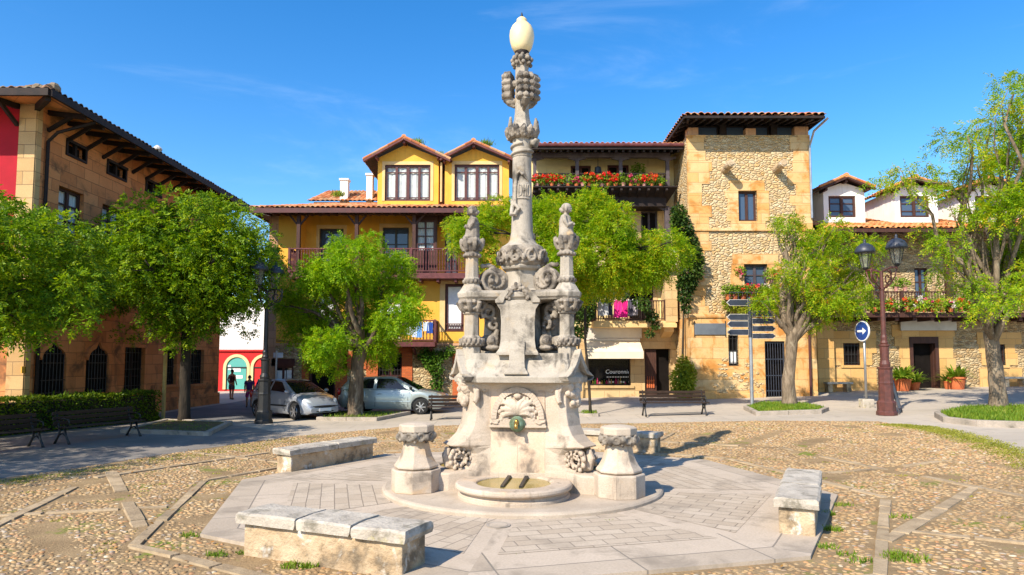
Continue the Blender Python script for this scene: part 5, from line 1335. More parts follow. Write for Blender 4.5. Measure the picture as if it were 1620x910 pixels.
# top gallery
gx0, gx1 = PX(843, 300, GY), PX(1072, 310, GY - .2)
s = MB(); s.box(gx0, gx1 - .35, GY, CY - .01, zr3 - .22, zr3)
s.quad((gx0, GY - .05, zr3 - .03), (gx1, GY - .3, zr3 - .03), (gx1 - .35, GY + .6, zsl - .1), (gx0, GY + .6, zsl - .1)); s.box(gx0, gx1, GY - .32, GY + .02, zr3 - .06, zr3 + .0)
s.box(gx0, gx1 - .4, GY + .25, CY - .01, zsl - .25, zr3 - .23)
for k in range(15):
    x = gx0 + .3 + k * (gx1 - gx0 - .8) / 14; s.bar((x, GY - .28, zr3 - .12), (x, CY - .05, zsl - .1), .1, .16)
go = s.build('gallery_floor', m_darkwood, ch)
px_ = [PX(p, 280, GY) for p in (846, 913, 982, 1056)]
railing(go, [(px_[0], GY), (px_[1], GY), (px_[2], GY), (px_[3], GY), (px_[3], CY - .1)], zr3, PZ(275, GY) - zr3, m_darkwood, .12, r=.022, rail=.07)
m = MB(); zbm = PZ(250, GY)
for x in px_:
    m.box(x - .075, x + .075, GY - .075, GY + .075, zr3, zbm); m.bar((x, GY, zbm - .1), (x + .4, GY, zbm + .02), .1, .12); m.bar((x, GY, zbm - .1), (x - .4, GY, zbm + .02), .1, .12); m.box(x - .3, x + .3, GY - .08, GY + .08, zbm - .06, zbm)
m.box(gx0, px_[3] + .12, GY - .1, GY + .1, zbm, zbm + .22)
m.build('gallery_posts', m_greywood, ch)
oy = GY - .75; ez = PZ(236, oy); ex0, ex1 = gx0 - .3, PX(1081, 230, oy)
m = MB(); m.quad((ex0, oy, ez), (ex1, oy, ez), (ex1, CY + .2, ez + .55), (ex0, CY + .2, ez + .55)); m.box(ex0, ex1, oy - .05, oy + .03, ez - .02, ez + .2)
for k in range(22):
    x = ex0 + .3 + k * (ex1 - ex0 - .5) / 21; m.bar((x, oy + .05, ez - .04), (x, CY, ez + .42), .1, .14)
m.build('eaves', m_darkwood, ch)
m = MB(); m.tube([(ex0, oy - .08, ez + .17), (ex1, oy - .08, ez + .17)], .075, 8); m.build('gutter', m_purple, ch)
tiles('roof', (ex0, oy, ez + .22), (ex1, oy, ez + .22), (ex0, oy + 4.5, ez + 1.25), (ex1, oy + 4.5, ez + 1.25), m_tile, ch)
m = MB(); m.lathe([(.02, .42), (.14, .36), (.17, .1), (.13, .05), (.03, 0)], 8, (C_(946, 265, GY + .5), GY + .5, PZ(277, GY + .5))); m.tube([(C_(946, 265, GY + .5), GY + .5, PZ(277, GY + .5) + .4), (C_(946, 265, GY + .5), GY + .5, ez + .2)], .012, 5); m.build('hanging_lantern', m_darkiron, ch)
# second gallery posts and floor
g2z = PZ(430, CY - .8)
m = MB()
for p in (984, 1056):
    x = PX(p, 380, GY + .45); m.box(x - .1, x + .1, GY + .4, GY + .6, g2z, zsl - .2); m.bar((x, GY + .5, zsl - .4), (x + .4, GY + .5, zsl - .2), .1, .12); m.bar((x, GY + .5, zsl - .4), (x - .4, GY + .5, zsl - .2), .1, .12)
m.box(cx0 + .1, PX(1066, 430, GY + .5), GY + .35, CY - .01, g2z - .2, g2z); m.build('second_gallery', m_greywood, ch)
fbox(MB(), front(GY + .35), PX(1052, 460, GY + .4), PX(1071, 460, GY + .4), zb2 - .05, g2z - .2, 0, .9).build('stone_pier', m_ashcream, ch)
bx0, bx1 = PX(938, 490, CY - .7), PX(1070, 490, CY - .9)
b = MB(); b.box(bx0, bx1, CY - .95, CY - .01, zb2 - .3, zb2 - .12); b.box(bx0 + .04, bx1 - .04, CY - .88, CY - .01, zb2 - .12, zb2)
b.add([(bx1 - .55, CY - .8, zb2 - .3), (bx1 - .1, CY - .8, zb2 - .3), (bx1 - .55, CY, zb2 - .75), (bx1 - .1, CY, zb2 - .75), (bx1 - .55, CY, zb2 - .3), (bx1 - .1, CY, zb2 - .3), (bx1 - .55, CY - .75, zb2 - .5), (bx1 - .1, CY - .75, zb2 - .5)], [(0, 1, 7, 6), (6, 7, 3, 2), (0, 6, 2, 4), (1, 5, 3, 7)])
bo = b.build('balcony', m_peach, ch)
railing(bo, [(bx0 + .05, CY - .05), (bx0 + .05, CY - .84), (PX(1053, 490, CY - .84), CY - .84)], zb2, PZ(476, CY - .84) - zb2, m_brownwood, .12, r=.024, rail=.07)
# shop front
W = window(ch, cf, sho, m_darkwood, glassy('shop window glass', (.01, .01, .012), .88), 1, 1, .22, None, .06, name='shop_window', sill=m_ashcream)
def text(body, size, loc, mat, par, name, ext=.004, rot=(PI / 2, 0, 0), shear=0.0):
    c = bpy.data.curves.new(name, 'FONT'); c.body = body; c.size = size; c.extrude = ext; c.align_x = 'CENTER'; c.align_y = 'CENTER'; c.shear = shear
    o = bpy.data.objects.new(name, c); COL.objects.link(o)
    dg = bpy.context.evaluated_depsgraph_get(); me = bpy.data.meshes.new_from_object(o.evaluated_get(dg)); bpy.data.objects.remove(o)
    me.materials.clear(); me.materials.append(mat); me.transform(Matrix.Translation(Vector(loc) - (Vector(par['_w']) if par and par.get('_w') else Vector())) @ Matrix.Rotation(rot[2], 4, 'Z') @ Matrix.Rotation(rot[0], 4, 'X'))
    o = bpy.data.objects.new(name, me); COL.objects.link(o)
    if par: o.parent = par
    return o
text('Couronnie', .265, (C_(978.5, 590), CY + .25, PZ(588.5, CY)), m_signface, W, 'shop_lettering', shear=.15)
m = MB()
for k in range(9):
    u = C_(961, 600) + k * .125; fbox(m, cf, u, u + .09, PZ(597.5, CY), PZ(596, CY), .235, .245)
for u in (966, 971, 984, 988, 997): fbox(m, cf, C_(u, 604) - .04, C_(u, 604) + .04, PZ(606, CY), PZ(603.5, CY), .235, .245)
m.build('small_lettering', m_signw, W)
for k in range(16):
    u = sho[0] + .2 + (sho[1] - sho[0] - .4) * k / 15; r = RD.uniform(.035, .06); h_ = RD.uniform(.16, .34)
    bt = MB().lathe([(r, 0), (r, h_ * .6), (r * .4, h_ * .75), (r * .4, h_)], 8).build('bottle', (m_potmix, m_brass, m_ivyb, m_blpink)[k % 4]); bt.location = (u, CY + .42, sho[2] + .012)
    tag(bt, 'small bottle standing in the dark shop window under the awning', 'bottle', 'bottles in the shop window')
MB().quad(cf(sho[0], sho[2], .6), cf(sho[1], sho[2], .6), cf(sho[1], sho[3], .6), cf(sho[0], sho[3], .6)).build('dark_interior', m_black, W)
fbox(MB(), cf, C_(926, 527), C_(1014, 527), PZ(535, CY - .2), PZ(519, CY - .2), -.22, -.1).build('sign_board', m_signw, ch, bevel=.01)
a0, a1 = C_(925, 550, CY - .6), C_(1015, 550, CY - .6); za, zb_ = PZ(538, CY - .2), PZ(557, CY - 1.0)
m = MB(); m.add([(a0, CY - .12, za), (a1, CY - .12, za), (a1, CY - 1.05, zb_), (a0, CY - 1.05, zb_), (a0, CY - .12, za - .03), (a1, CY - .12, za - .03), (a1, CY - 1.05, zb_ - .03), (a0, CY - 1.05, zb_ - .03)], [(0, 1, 2, 3), (4, 5, 6, 7), (0, 4, 7, 3), (1, 5, 6, 2)])
m.box(a0, a1, CY - 1.07, CY - 1.05, zb_ - .30, zb_); aw = m.build('awning', m_awning, ch)
m = MB(); m.tube([(a0, CY - .2, za + .02), (a1, CY - .2, za + .02)], .07, 8); m.tube([(a0, CY - 1.05, zb_), (a1, CY - 1.05, zb_)], .025, 8); m.build('awning_roller', m_signw, aw)
# door
m = MB(); fbox(m, cf, dor[0] - .3, dor[1] + .25, dor[3], dor[3] + .4, -.04, .2); m.build('door_lintel', m_ashcream, ch, bevel=.01)
mid = dor[0] + (dor[1] - dor[0]) * .47
dm = MB(); fbox(dm, cf, dor[0], mid, 0, dor[3], .12, .18)
for z0, z1 in ((.25, 1.0), (1.1, dor[3] - .35)): fbox(dm, cf, dor[0] + .1, mid - .1, z0, z1, .105, .12); fbox(dm, cf, dor[0] + .18, mid - .18, z0 + .08, z1 - .08, .095, .105)
dO = dm.build('door', m_brownwood, ch)
MB().quad(cf(mid, -.2, .34), cf(dor[1], -.2, .34), cf(dor[1], dor[3], .34), cf(mid, dor[3], .34)).build('dark_interior', m_black, dO)
m = MB()
for k in range(4):
    u = dor[0] + .14 + k * (mid - dor[0] - .28) / 3; m.lathe([(.035, 0), (.045, .1), (.03, .3), (.045, .34), (.012, .42), (.006, .55)], 8, (u, CY + .08, .35 + gz(7, CY)))
m.build('door_spindles', m_brick, dO)
m = MB(); m.tube([(cx1 + .05, CY - .35, PZ(490, CY)), (cx1 + .05, CY - .35, .2)], .05, 8); m.build('downpipe', m_signw, ch)
# ------------------------------------------------------------------ stone tower house
TY = 28.5; tf = front(TY); tx0, tx1 = PX(1091, 420, TY), PX(1286, 420, TY); tzt = PZ(214, TY)
to = at_w(thing('stone_tower', 'tall orange sandstone tower house with a timber attic gallery under its roof', 'tower', (tx0, TY, 0)))
T_ = lambda px, py=450: PX(px, py, TY)
tw1 = dop(1168, 1197.5, 302, 350, TY); tw2 = dop(1177, 1214, 418, 452, TY); tn = dop(1152, 1168, 530, 579, TY); td = (T_(1210, 580), T_(1242, 580), .3, PZ(540, TY))
ops = [tw1, tw2, tn, td]
w = MB(); wallgrid(w, tf, tx0, tx1, -.2, tzt, ops, .3); sl = facing_left(tx0); wallgrid(w, sl, TY, TY + 7, -.2, tzt, [], .3); sr = facing_right(tx1); wallgrid(w, sr, TY, TY + 7, -.2, tzt, [], .3)
w.build('wall', m_rubtow, to)
# dressed stone: corner quoins of alternating length, lower storey, window surrounds (thin facing standing proud)
q = MB(); z = 4.05; k = 0
def qb(u0, u1, v0, v1, pr=-.03): fbox(q, tf, u0, u1, v0, v1, pr, .05)
while z < tzt - .05:
    h_ = min(RD.uniform(.38, .62), tzt - z); L1 = RD.uniform(.55, 1.15); L2 = RD.uniform(.5, 1.05)
    qb(tx0 - .03, tx0 + L1, z + .004, z + h_ - .004, -.028 - .01 * RD.random()); qb(tx1 - L2, tx1 + .03, z + .004, z + h_ - .004, -.028 - .01 * RD.random()); z += h_
def frame(o, s, extra=.0):
    a, b, c, d = o; z = c
    qb(a - s - extra, b + s + extra, d + .004, d + .45, -.034); 
    while z < d - .02:
        h_ = min(.5, d - z); e = RD.uniform(0, .25); qb(a - s - e, a, z + .003, z + h_ - .003, -.032); qb(b, b + s + RD.uniform(0, .35), z + .003, z + h_ - .003, -.03); z += h_
    qb(a - s, b + s, c - .32, c - .004, -.034)
frame(tw1, .34); frame(tw2, .38, .1)
lowops = [tn, td]
lw_ = MB(); wallgrid(lw_, tf, tx0 - .03, tx1 + .03, -.2, 4.0, lowops, .06, -.04); wallgrid(lw_, sl, TY - .04, TY + 2, -.2, 4.0, [], .06, -.03)
q.build('dressed_stone', m_ashtow, to); lw_.build('lower_facing', m_ashtow, to)
pm = MB()
for (u, v, ru, rv, n) in ((T_(1166, 610), 1.35, 1.0, .62, 22), (T_(1150, 560), 2.0, .45, .5, 12), (T_(1190, 612), 1.0, .6, .3, 10), (T_(1120, 612), .75, 1.0, .2, 16)):
    for _ in range(n):
        uu, vv = u + RD.uniform(-ru, ru), v + RD.uniform(-rv, rv)
        if tn[0] - .14 < uu < tn[1] + .14 and vv > tn[2] - .1: continue
        pm.ell((uu, TY - .035, vv), (RD.uniform(.08, .17), .035, RD.uniform(.05, .1)), 7, 5)
pm.build('exposed_rubble', m_rubtow, to, jit=.02)
m = MB(); fbox(m, tf, tx0 - .08, tx1 + .08, PZ(366, TY), PZ(362, TY), -.10, .06); fbox(m, tf, tx0 - .08, T_(1145), PZ(503, TY), PZ(497, TY), -.10, .06); fbox(m, tf, tx0 - .03, T_(1206, 620), -.2, .75 + .0, -.09, .05); fbox(m, tf, T_(1246, 620), tx1 + .02, -.2, .8, -.09, .05)
m.build('string_course', m_ashtow, to, bevel=.015)
window(to, tf, tw1, m_brownwood, m_glassb, 2, 1, .14, None, .09); window(to, tf, tw2, m_greywood, m_glassb, 2, 2, .14, None, .09)
W = window(to, tf, tn, m_iron, m_black, 1, 1, .1, None, .05, bars=3)
MB().quad(tf(tn[0] + .04, tn[2] + .1, .09), tf(tn[1] - .06, tn[2] + .1, .09), tf(tn[1] - .06, tn[2] + .62, .09), tf(tn[0] + .04, tn[2] + .62, .09)).build('posted_paper', m_signface, W)
gm = MB()
for k in range(8): gm.tube([tf(td[0] + (td[1] - td[0]) * (k + .5) / 8, td[2], .05), tf(td[0] + (td[1] - td[0]) * (k + .5) / 8, td[3], .05)], .016, 6)
for v in (.55, 1.2, 1.9, 2.6): fbox(gm, tf, td[0], td[1], v + .3 - .02, v + .3 + .02, .035, .065)
for u in (td[0], td[1] - .05): fbox(gm, tf, u, u + .05, td[2], td[3], .03, .08)
go = gm.build('grille_door', m_darkiron, to)
m = MB(); fbox(m, tf, td[0], td[1], td[2], td[3], .2, .24); m.build('door_panel', m_black, go)
for k, px in enumerate((1147, 1228)):
    c = tf(T_(px, 268), PZ(268, TY), 0)
    m = MB().tube([c + Vector((0, .1, -.04)), c + Vector((0, -.35, .0)), c + Vector((.02, -.78, .05))], [.20, .16, .165], 12)
    m.tube([c + Vector((.02, -.77, .05)), c + Vector((.02, -.81, .055))], [.11, .11], 10); m.build('stone_spout', m_benchb, to)
fbox(MB(), tf, T_(1098, 520), T_(1147, 520), PZ(530, TY), PZ(512, TY), -.10, -.045).build('sign_board', m_signgrey, to, bevel=.012)
sgm = MB()
for u in (T_(1098, 520), T_(1147, 520)):
    sgm.tube([tf(u, PZ(533, TY), -.07), tf(u, PZ(508, TY), -.07)], .02, 6)
sgm.build('sign_bracket', m_iron, to)
# attic gallery
ag = MB(); za0 = tzt; za1 = PZ(185, TY) - .02
xs = [T_(p, 200) for p in (1096, 1145, 1188, 1226, 1272)]
for i, x in enumerate(xs):
    ag.box(x - .13, x + .13, TY + .12, TY + .4, za0, za1)
    for s in (-1, 1): ag.bar((x, TY + .26, za1 - .32), (x + s * .5, TY + .26, za1 - .06), .16, .14)
ag.box(tx0, tx1, TY + .1, TY + .42, za1 - .18, za1)
for i in range(6):
    y = TY + .6 + i * 1.2; ag.box(tx0 + .08, tx0 + .34, y, y + .24, za0, za1)
ag.box(tx0 + .06, tx0 + .36, TY + .4, TY + 7, za1 - .18, za1)
ao = ag.build('attic_gallery', m_darkwood, to)
for i, (a, b) in enumerate(zip(xs[:-1], xs[1:])): window(ao, tf, (a + .16, b - .16, za0, PZ(195, TY) - .02), m_darkwood, m_glassb, 1, 1, .30, None, .06, name='attic_pane')
st = MB(); st.box(T_(1180, 208), T_(1196, 208), TY + .02, TY + .5, za0, PZ(203, TY)); st.box(T_(1096, 208) - .2, T_(1096, 208) + .25, TY + .02, TY + .5, za0, za0 + .35); st.box(tx1 - .6, tx1, TY + .02, TY + .5, za0, za0 + .4); st.build('gallery_plinth', m_quoinpink, to)
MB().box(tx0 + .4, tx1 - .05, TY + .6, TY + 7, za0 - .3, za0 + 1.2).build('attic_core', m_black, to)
tov = 1.05; tez = PZ(187, TY - tov) + .02
A = Vector((PX(1083, 180, TY - tov), TY - tov, tez)); B = Vector((PX(1304, 175, TY - tov), TY - tov, tez + .0)); Cc = Vector((A.x, TY + 8, tez)); Dd = Vector((B.x, TY + 8, tez))
m = MB(); m.quad(A, B, (tx1, TY + .3, tez + .28), (tx0, TY + .3, tez + .28)); m.quad(A, Cc, (tx0, TY + 7, tez + .28), (tx0, TY + .3, tez + .28)); m.quad(B, Dd, (tx1, TY + 7, tez + .28), (tx1, TY + .3, tez + .28))
for k in range(17):
    x = A.x + .15 + k * (B.x - A.x - .3) / 16; m.bar((x, TY - tov + .03, tez - .03), (min(max(x, tx0 + .1), tx1 - .1), TY + .3, tez + .2), .10, .13)
for k in range(14):
    y = TY - .6 + k * .6; m.bar((A.x + .03, y, tez - .03), (tx0 + .2, y + .0, tez + .2), .10, .13)
m.box(A.x, B.x, A.y - .03, A.y + .03, tez - .02, tez + .08); m.box(A.x - .03, A.x + .03, A.y, Cc.y, tez - .02, tez + .08); m.box(B.x - .03, B.x + .03, A.y, Cc.y, tez - .02, tez + .08)
m.build('eaves', m_darkwood, to)
u1 = Vector((0, 0, .12)); apx = Vector(((A.x + B.x) / 2, TY + 3.4, tez + 1.45))
tiles('roof', A + u1, B + u1, apx - Vector((.05, 0, 0)), apx + Vector((.05, 0, 0)), m_tile, to, .28, .4, .09); tiles('roof', Cc + u1, A + u1, apx, apx, m_tile, to, .28, .4, .09); tiles('roof', B + u1, Dd + u1, apx, apx, m_tile, to, .28, .4, .09)
m = MB(); xr = tx1 + .0
m.tube([(xr + .35, TY - tov - .02, tez - .02), (xr + .05, TY - .4, tez - .35), (xr - .02, TY - .1, tez - .9), (xr - .02, TY - .1, PZ(346, TY))], .05, 8); m.build('downpipe', m_steel, to)
m = MB(); xp = T_(1279, 560)
m.tube([(xp, TY - .13, PZ(565, TY)), (xp, TY - .13, .6)], .055, 8); m.tube([(xp, TY - .13, PZ(505, TY)), (xp, TY - .13, PZ(566, TY))], .05, 8); dpp = m.build('downpipe', m_maroon, to)
# window box shelf
fb = MB(); fz = PZ(474, TY - .5); fb.box(T_(1147, 470), T_(1236, 470), TY - .62, TY - .02, fz - .10, fz - .04)
for u in (T_(1152, 470), T_(1190, 470), T_(1230, 470)): fb.bar((u, TY, fz - .6), (u, TY - .55, fz - .1), .05, .06)
fb.bar((T_(1147, 470), TY - .6, fz + .3), (T_(1236, 470), TY - .6, fz + .3), .03, .03)
for k in range(14): fb.tube([(T_(1147, 470) + k * .186, TY - .6, fz - .05), (T_(1147, 470) + k * .186, TY - .6, fz + .3)], .01, 5)
fb.build('flower_shelf', m_darkiron, to)
# ------------------------------------------------------------------ right-hand stone house with the long balcony
RY = 30.5; rf_ = front(RY); rx0, rx1 = PX(1286, 480, RY), 30.0
rh = at_w(thing('stone_house', 'rubble stone house with white dormers and a long flower balcony', 'house', (rx0, RY, 0)))
R_ = lambda px, py=520, Y=RY: PX(px, py, Y)
ro = [dop(1334, 1360, 543, 578, RY), (R_(1439, 570), R_(1485, 570), .6, PZ(533, RY)), dop(1573, 1590, 545, 578, RY)]
uo = [(R_(1326, 440), R_(1352, 440), PZ(470, RY), PZ(427, RY)), (R_(1447, 440), R_(1468, 440), PZ(490, RY), PZ(424, RY)), (R_(1545, 440), R_(1575, 440), PZ(490, RY), PZ(424, RY)), (R_(1650, 440), R_(1680, 440), PZ(490, RY), PZ(424, RY))]
zbal = PZ(495, RY - 1.2)
w = MB(); wallgrid(w, rf_, rx0, rx1, -.2, PZ(352, RY), ro + uo, .3); w.quad((rx1, RY, 0), (rx1, RY + 9, 0), (rx1, RY + 9, 8.5), (rx1, RY, 8.5)); w.build('wall', m_rubright, rh)
q = MB()
def qb2(u0, u1, v0, v1, pr=-.03): fbox(q, rf_, u0, u1, v0, v1, pr, .05)
qb2(rx0 - .0, rx0 + .75, -.2, 4.2, -.32)
for i, o in enumerate(ro):
    s = .42; a, b, c, d = o; qb2(a - s - .35, b + s + .35, d + .004, d + .55, -.034); z = max(c, .5)
    while z < d - .02:
        h_ = min(.55, d - z); qb2(a - s - RD.uniform(0, .35), a, z + .003, z + h_ - .003, -.03); qb2(b, b + s + RD.uniform(0, .35), z + .003, z + h_ - .003, -.03); z += h_
    if i != 1: qb2(a - s - .3, b + s + .3, .5, c - .1, -.03)
q.build('dressed_stone', m_ashright, rh)
window(rh, rf_, ro[0], m_brownwood, m_black, 1, 1, .06, None, .06, bars=5, sill=m_ashright); window(rh, rf_, ro[2], m_brownwood, m_black, 1, 1, .06, None, .06, bars=4, sill=m_ashright)
a, b, c, d = ro[1]
m = MB(); fbox(m, rf_, a, a + .16, c, d, -.05, .2); fbox(m, rf_, b - .16, b, c, d, -.05, .2); fbox(m, rf_, a, b, d - .30, d, -.06, .2); dO = m.build('door_frame', m_brownwood, rh)
MB().quad(rf_(a, c, .29), rf_(b, c, .29), rf_(b, d, .29), rf_(a, d, .29)).build('dark_interior', m_black, dO)
m = MB(); fbox(m, facing_left(b - .2), RY + .1, RY + .7, c + .2, d - .32, 0, .06); m.build('open_door', m_brownwood, dO)
fbox(MB(), rf_, R_(1421, 513), R_(1509, 513), PZ(523, RY - .15), PZ(504, RY - .15), -.2, -.1).build('sign_board', m_signw, rh, bevel=.01)
for i, o in enumerate(uo): window(rh, rf_, o, m_brownwood, m_black if i == 0 else m_glassb, 2, 3, .1, None, .08, name='balcony_door' if i else 'window')
# balcony
BY = RY - 1.2; bx0, bx1 = PX(1300, 490, BY), 29.0
b = MB(); b.box(bx0, bx1, BY - .05, RY - .01, zbal - .16, zbal - .03); b.box(bx0, bx1, BY - .1, BY + .06, zbal - .2, zbal + .0)
for k in range(20):
    x = bx0 + .2 + k * (bx1 - bx0 - .4) / 19; b.box(x - .08, x + .08, BY + .02, RY, zbal - .34, zbal - .17)
bo = b.build('balcony', m_brownwood, rh)
pp = [PX(p, 480, BY) for p in (1302, 1380, 1427, 1500, 1570, 1640, 1720)]
railing(bo, [(x, BY) for x in pp], zbal, PZ(462, BY) - zbal, m_brownwood, .125, post=.13)
for x in (pp[1], pp[3], pp[5]):
    m = MB(); m.box(x - .08, x + .08, BY - .08, BY + .08, zbal, PZ(360, RY - 1.2)); 
    for s in (-1, 1): m.bar((x, BY, PZ(385, BY)), (x + s * .5, BY, PZ(368, BY)), .1, .12)
    m.build('balcony_post', m_brownwood, rh)
# roof with a long tiled slope and three white dormers
oy = RY - 1.5; ez = PZ(366, oy); ex0, ex1 = rx0 + .02, 30.5
m = MB(); m.box(ex0, ex1, oy - .02, oy + .05, ez - .04, ez + .12); m.quad((ex0, oy, ez), (ex1, oy, ez), (ex1, RY + .3, ez + .6), (ex0, RY + .3, ez + .6))
for k in range(36): x = ex0 + .2 + k * (ex1 - ex0 - .4) / 35; m.bar((x, oy + .04, ez - .03), (x, RY, ez + .42), .09, .13)
m.build('eaves', m_brownwood, rh)
tiles('roof', (ex0, oy, ez + .14), (ex1, oy, ez + .14), (ex0, RY + 5.5, ez + 2.3), (ex1, RY + 5.5, ez + 2.3), m_tiler, rh)
Yd = RY + .1
for (l, r, a, e_, ap, o) in ((1302, 1367, 1339, 297, 279, (1311, 1354, 310, 344)), (1415, 1482, 1449, 297, 281, (1424, 1470, 310, 344)), (1533, 1602, 1568, 297, 281, (1543, 1590, 310, 344)), (1665, 1735, 1700, 297, 281, (1676, 1722, 310, 344))):
    gabled_dormer(rh, Yd, l, r, a, e_, ap, dop(*o, Yd), m_white, m_tiler, m_brownwood, 2, m_brownwood, m_glassb, None, .35, 3.2, 346, None, (.3, .65), .33)
m = MB().box(rx0 + .5, rx1, RY + 5.5, RY + 9, 8, ez + 2.2).build('rear_wall', m_white, rh)
# ------------------------------------------------------------------ foliage
def unit(a): return a / np.maximum(np.linalg.norm(a, axis=-1, keepdims=True), 1e-9)
def sprigs(C, D, L, pairs, ll, lw, droop=.25, jit=.25):
    """compound leaves: a rachis from C along D with leaflet pairs; returns quads (n*4,3)"""
    n = len(C); D = unit(D); R_ = unit(NR.normal(0, 1, (n, 3)) * .6 + np.array([0, 0, 1.0])); S = unit(np.cross(D, R_)); out = []
    Ls = L * NR.uniform(.7, 1.25, n)
    for k in range(1, pairs + 2):
        t = k / (pairs + 1)
        b = C + D * (Ls * t)[:, None]; b[:, 2] -= droop * Ls * t * t
        for s in ((-1, 1) if k <= pairs else (0,)):
            d = unit(S * (s * .9) + D * (.45 if s else 1.0) + NR.normal(0, jit, (n, 3)) + np.array([0, 0, -.12]))
            W = unit(D - d * np.sum(D * d, -1, keepdims=True) + NR.normal(0, .35, (n, 3))) if s else S
            q = (ll * NR.uniform(.55, 1.4, n))[:, None]; w = lw * .5
            out.append(np.stack([b, b + d * q * .5 + W * w, b + d * q, b + d * q * .5 - W * w], 1))
    return np.concatenate(out).reshape(-1, 3)
def clump_sprigs(clumps, n, per=1.0, inner=.5, down=.35):
    """points and directions spread over spheres: clumps = [(centre, (rx,ry,rz))]"""
    w = np.array([c[1][0] * c[1][2] for c in clumps]); cnt = np.maximum(4, (n * w / w.sum()).astype(int)); Cs = []; Ds = []
    for (c, r), k in zip(clumps, cnt):
        d = unit(NR.normal(0, 1, (k, 3))); rr = NR.uniform(inner ** 2, 1.0, k) ** .5
        Cs.append(np.array(c) + d * rr[:, None] * np.array(r)); Ds.append(d * np.array([1, 1, .7]) + NR.normal(0, .45, (k, 3)) + np.array([0, 0, -down]))
    return np.concatenate(Cs), np.concatenate(Ds)
def limb(m, a, b, r0, r1, n=6, wig=.1, sag=0.0, seg=7):
    a = Vector(a); b = Vector(b); L = (b - a).length; pts = []; rs = []
    o = Vector((RD.uniform(-9, 9), RD.uniform(-9, 9), RD.uniform(-9, 9)))
    for k in range(n + 1):
        t = k / n; p = a.lerp(b, t); q = noise.noise_vector(o + p * .9) * wig * L * math.sin(PI * t); p = p + q; p.z += sag * math.sin(PI * t) * L
        pts.append(p); rs.append(r0 + (r1 - r0) * t)
    m.tube(pts, rs, seg); return pts
def tree(name, label, trunk_pts, trunk_r, clumps, n, lmat, bmat, L=.26, pairs=5, ll=.085, lw=.036, inner=.45, down=.35, group=None, knob=None, limbs=14, lr=.07, droop=.25, twigs=0):
    b = Vector(trunk_pts[0]); t = thing(name, label, 'tree', b, 0, group, world=True)
    m = MB()
    pts = []; rs = []
    for i in range(len(trunk_pts) - 1):
        for k in range(4):
            f = k / 4; p = Vector(trunk_pts[i]).lerp(Vector(trunk_pts[i + 1]), f); r = trunk_r[i] + (trunk_r[i + 1] - trunk_r[i]) * f
            pts.append(p + noise.noise_vector(p * 1.7) * r * .22); rs.append(r * (1 + .12 * noise.noise(p * 3.1)))
    pts.append(Vector(trunk_pts[-1])); rs.append(trunk_r[-1])
    pts[0] = pts[0] - Vector((0, 0, .15)); rs[0] *= 1.35
    m.tube(pts, rs, 14)
    top = pts[-1]
    for c, r, in (knob or []): m.ell(c, r, 12, 9)
    cl = sorted(clumps, key=lambda c: -c[1][0])
    for i, (c, r) in enumerate(cl[:limbs]):
        p = limb(m, top - Vector((0, 0, RD.uniform(0, .5))), c, trunk_r[-1] * RD.uniform(.4, .62), .025, 7, .14, .06)
        for k in range(3):
            e = Vector(c) + Vector((RD.gauss(0, 1), RD.gauss(0, 1), RD.gauss(0, .7))).normalized() * r[0] * .85
            limb(m, p[RD.randint(3, 6)], e, .028, .008, 5, .12, 0, 5)
    m.build('trunk', bmat, t, smooth=True, jit=trunk_r[0] * .09)
    C, D = clump_sprigs(clumps, n, inner=inner, down=down)
    np_mesh('crown', sprigs(C, D, L, pairs, ll, lw, droop), 4, lmat, t)
    return t
def globe(c, r, k, cr, seed):
    """clumps spread over an ellipsoid crown: uneven, with hollows"""
    rd = random.Random(seed); L = []; c = Vector(c)
    for i in range(k):
        z = 1 - 2 * (i + .5) / k; a = i * 2.39996 + rd.uniform(-.3, .3); q = math.sqrt(1 - z * z); d = Vector((q * math.cos(a), q * math.sin(a), z)); f = rd.uniform(.66, .90)
        if z < -.55: f *= .8
        s = cr * rd.uniform(.75, 1.25)
        L.append((tuple(c + Vector((d.x * r[0], d.y * r[1], d.z * r[2])) * f), (s, s, s * .72)))
    for i in range(k // 4):
        d = Vector((rd.gauss(0, 1), rd.gauss(0, 1), rd.gauss(0, 1))).normalized() * rd.uniform(.2, .5)
        L.append((tuple(c + Vector((d.x * r[0], d.y * r[1], d.z * r[2]))), (cr * 1.3, cr * 1.3, cr)))
    return L
def circ(lst, Y, dy, seed, flat=.85, dep=1.0):
    """crown lobes surveyed as circles in the view, set at real depths round the trunk"""
    rd = random.Random(seed); L = []
    for px, py, r in lst:
        y = Y + rd.uniform(-dy, dy); x, z = XZ(px, py, y); s = r * y / F
        L.append(((x, y, z), (s, s * dep, s * flat)))
        if r > 28:      # break big lobes up
            for _ in range(3):
                d = Vector((rd.gauss(0, 1), rd.gauss(0, 1), rd.gauss(0, .8))).normalized() * s * .8
                L.append(((x + d.x, y + d.y, z + d.z), (s * .5, s * .5, s * .42)))
    return L
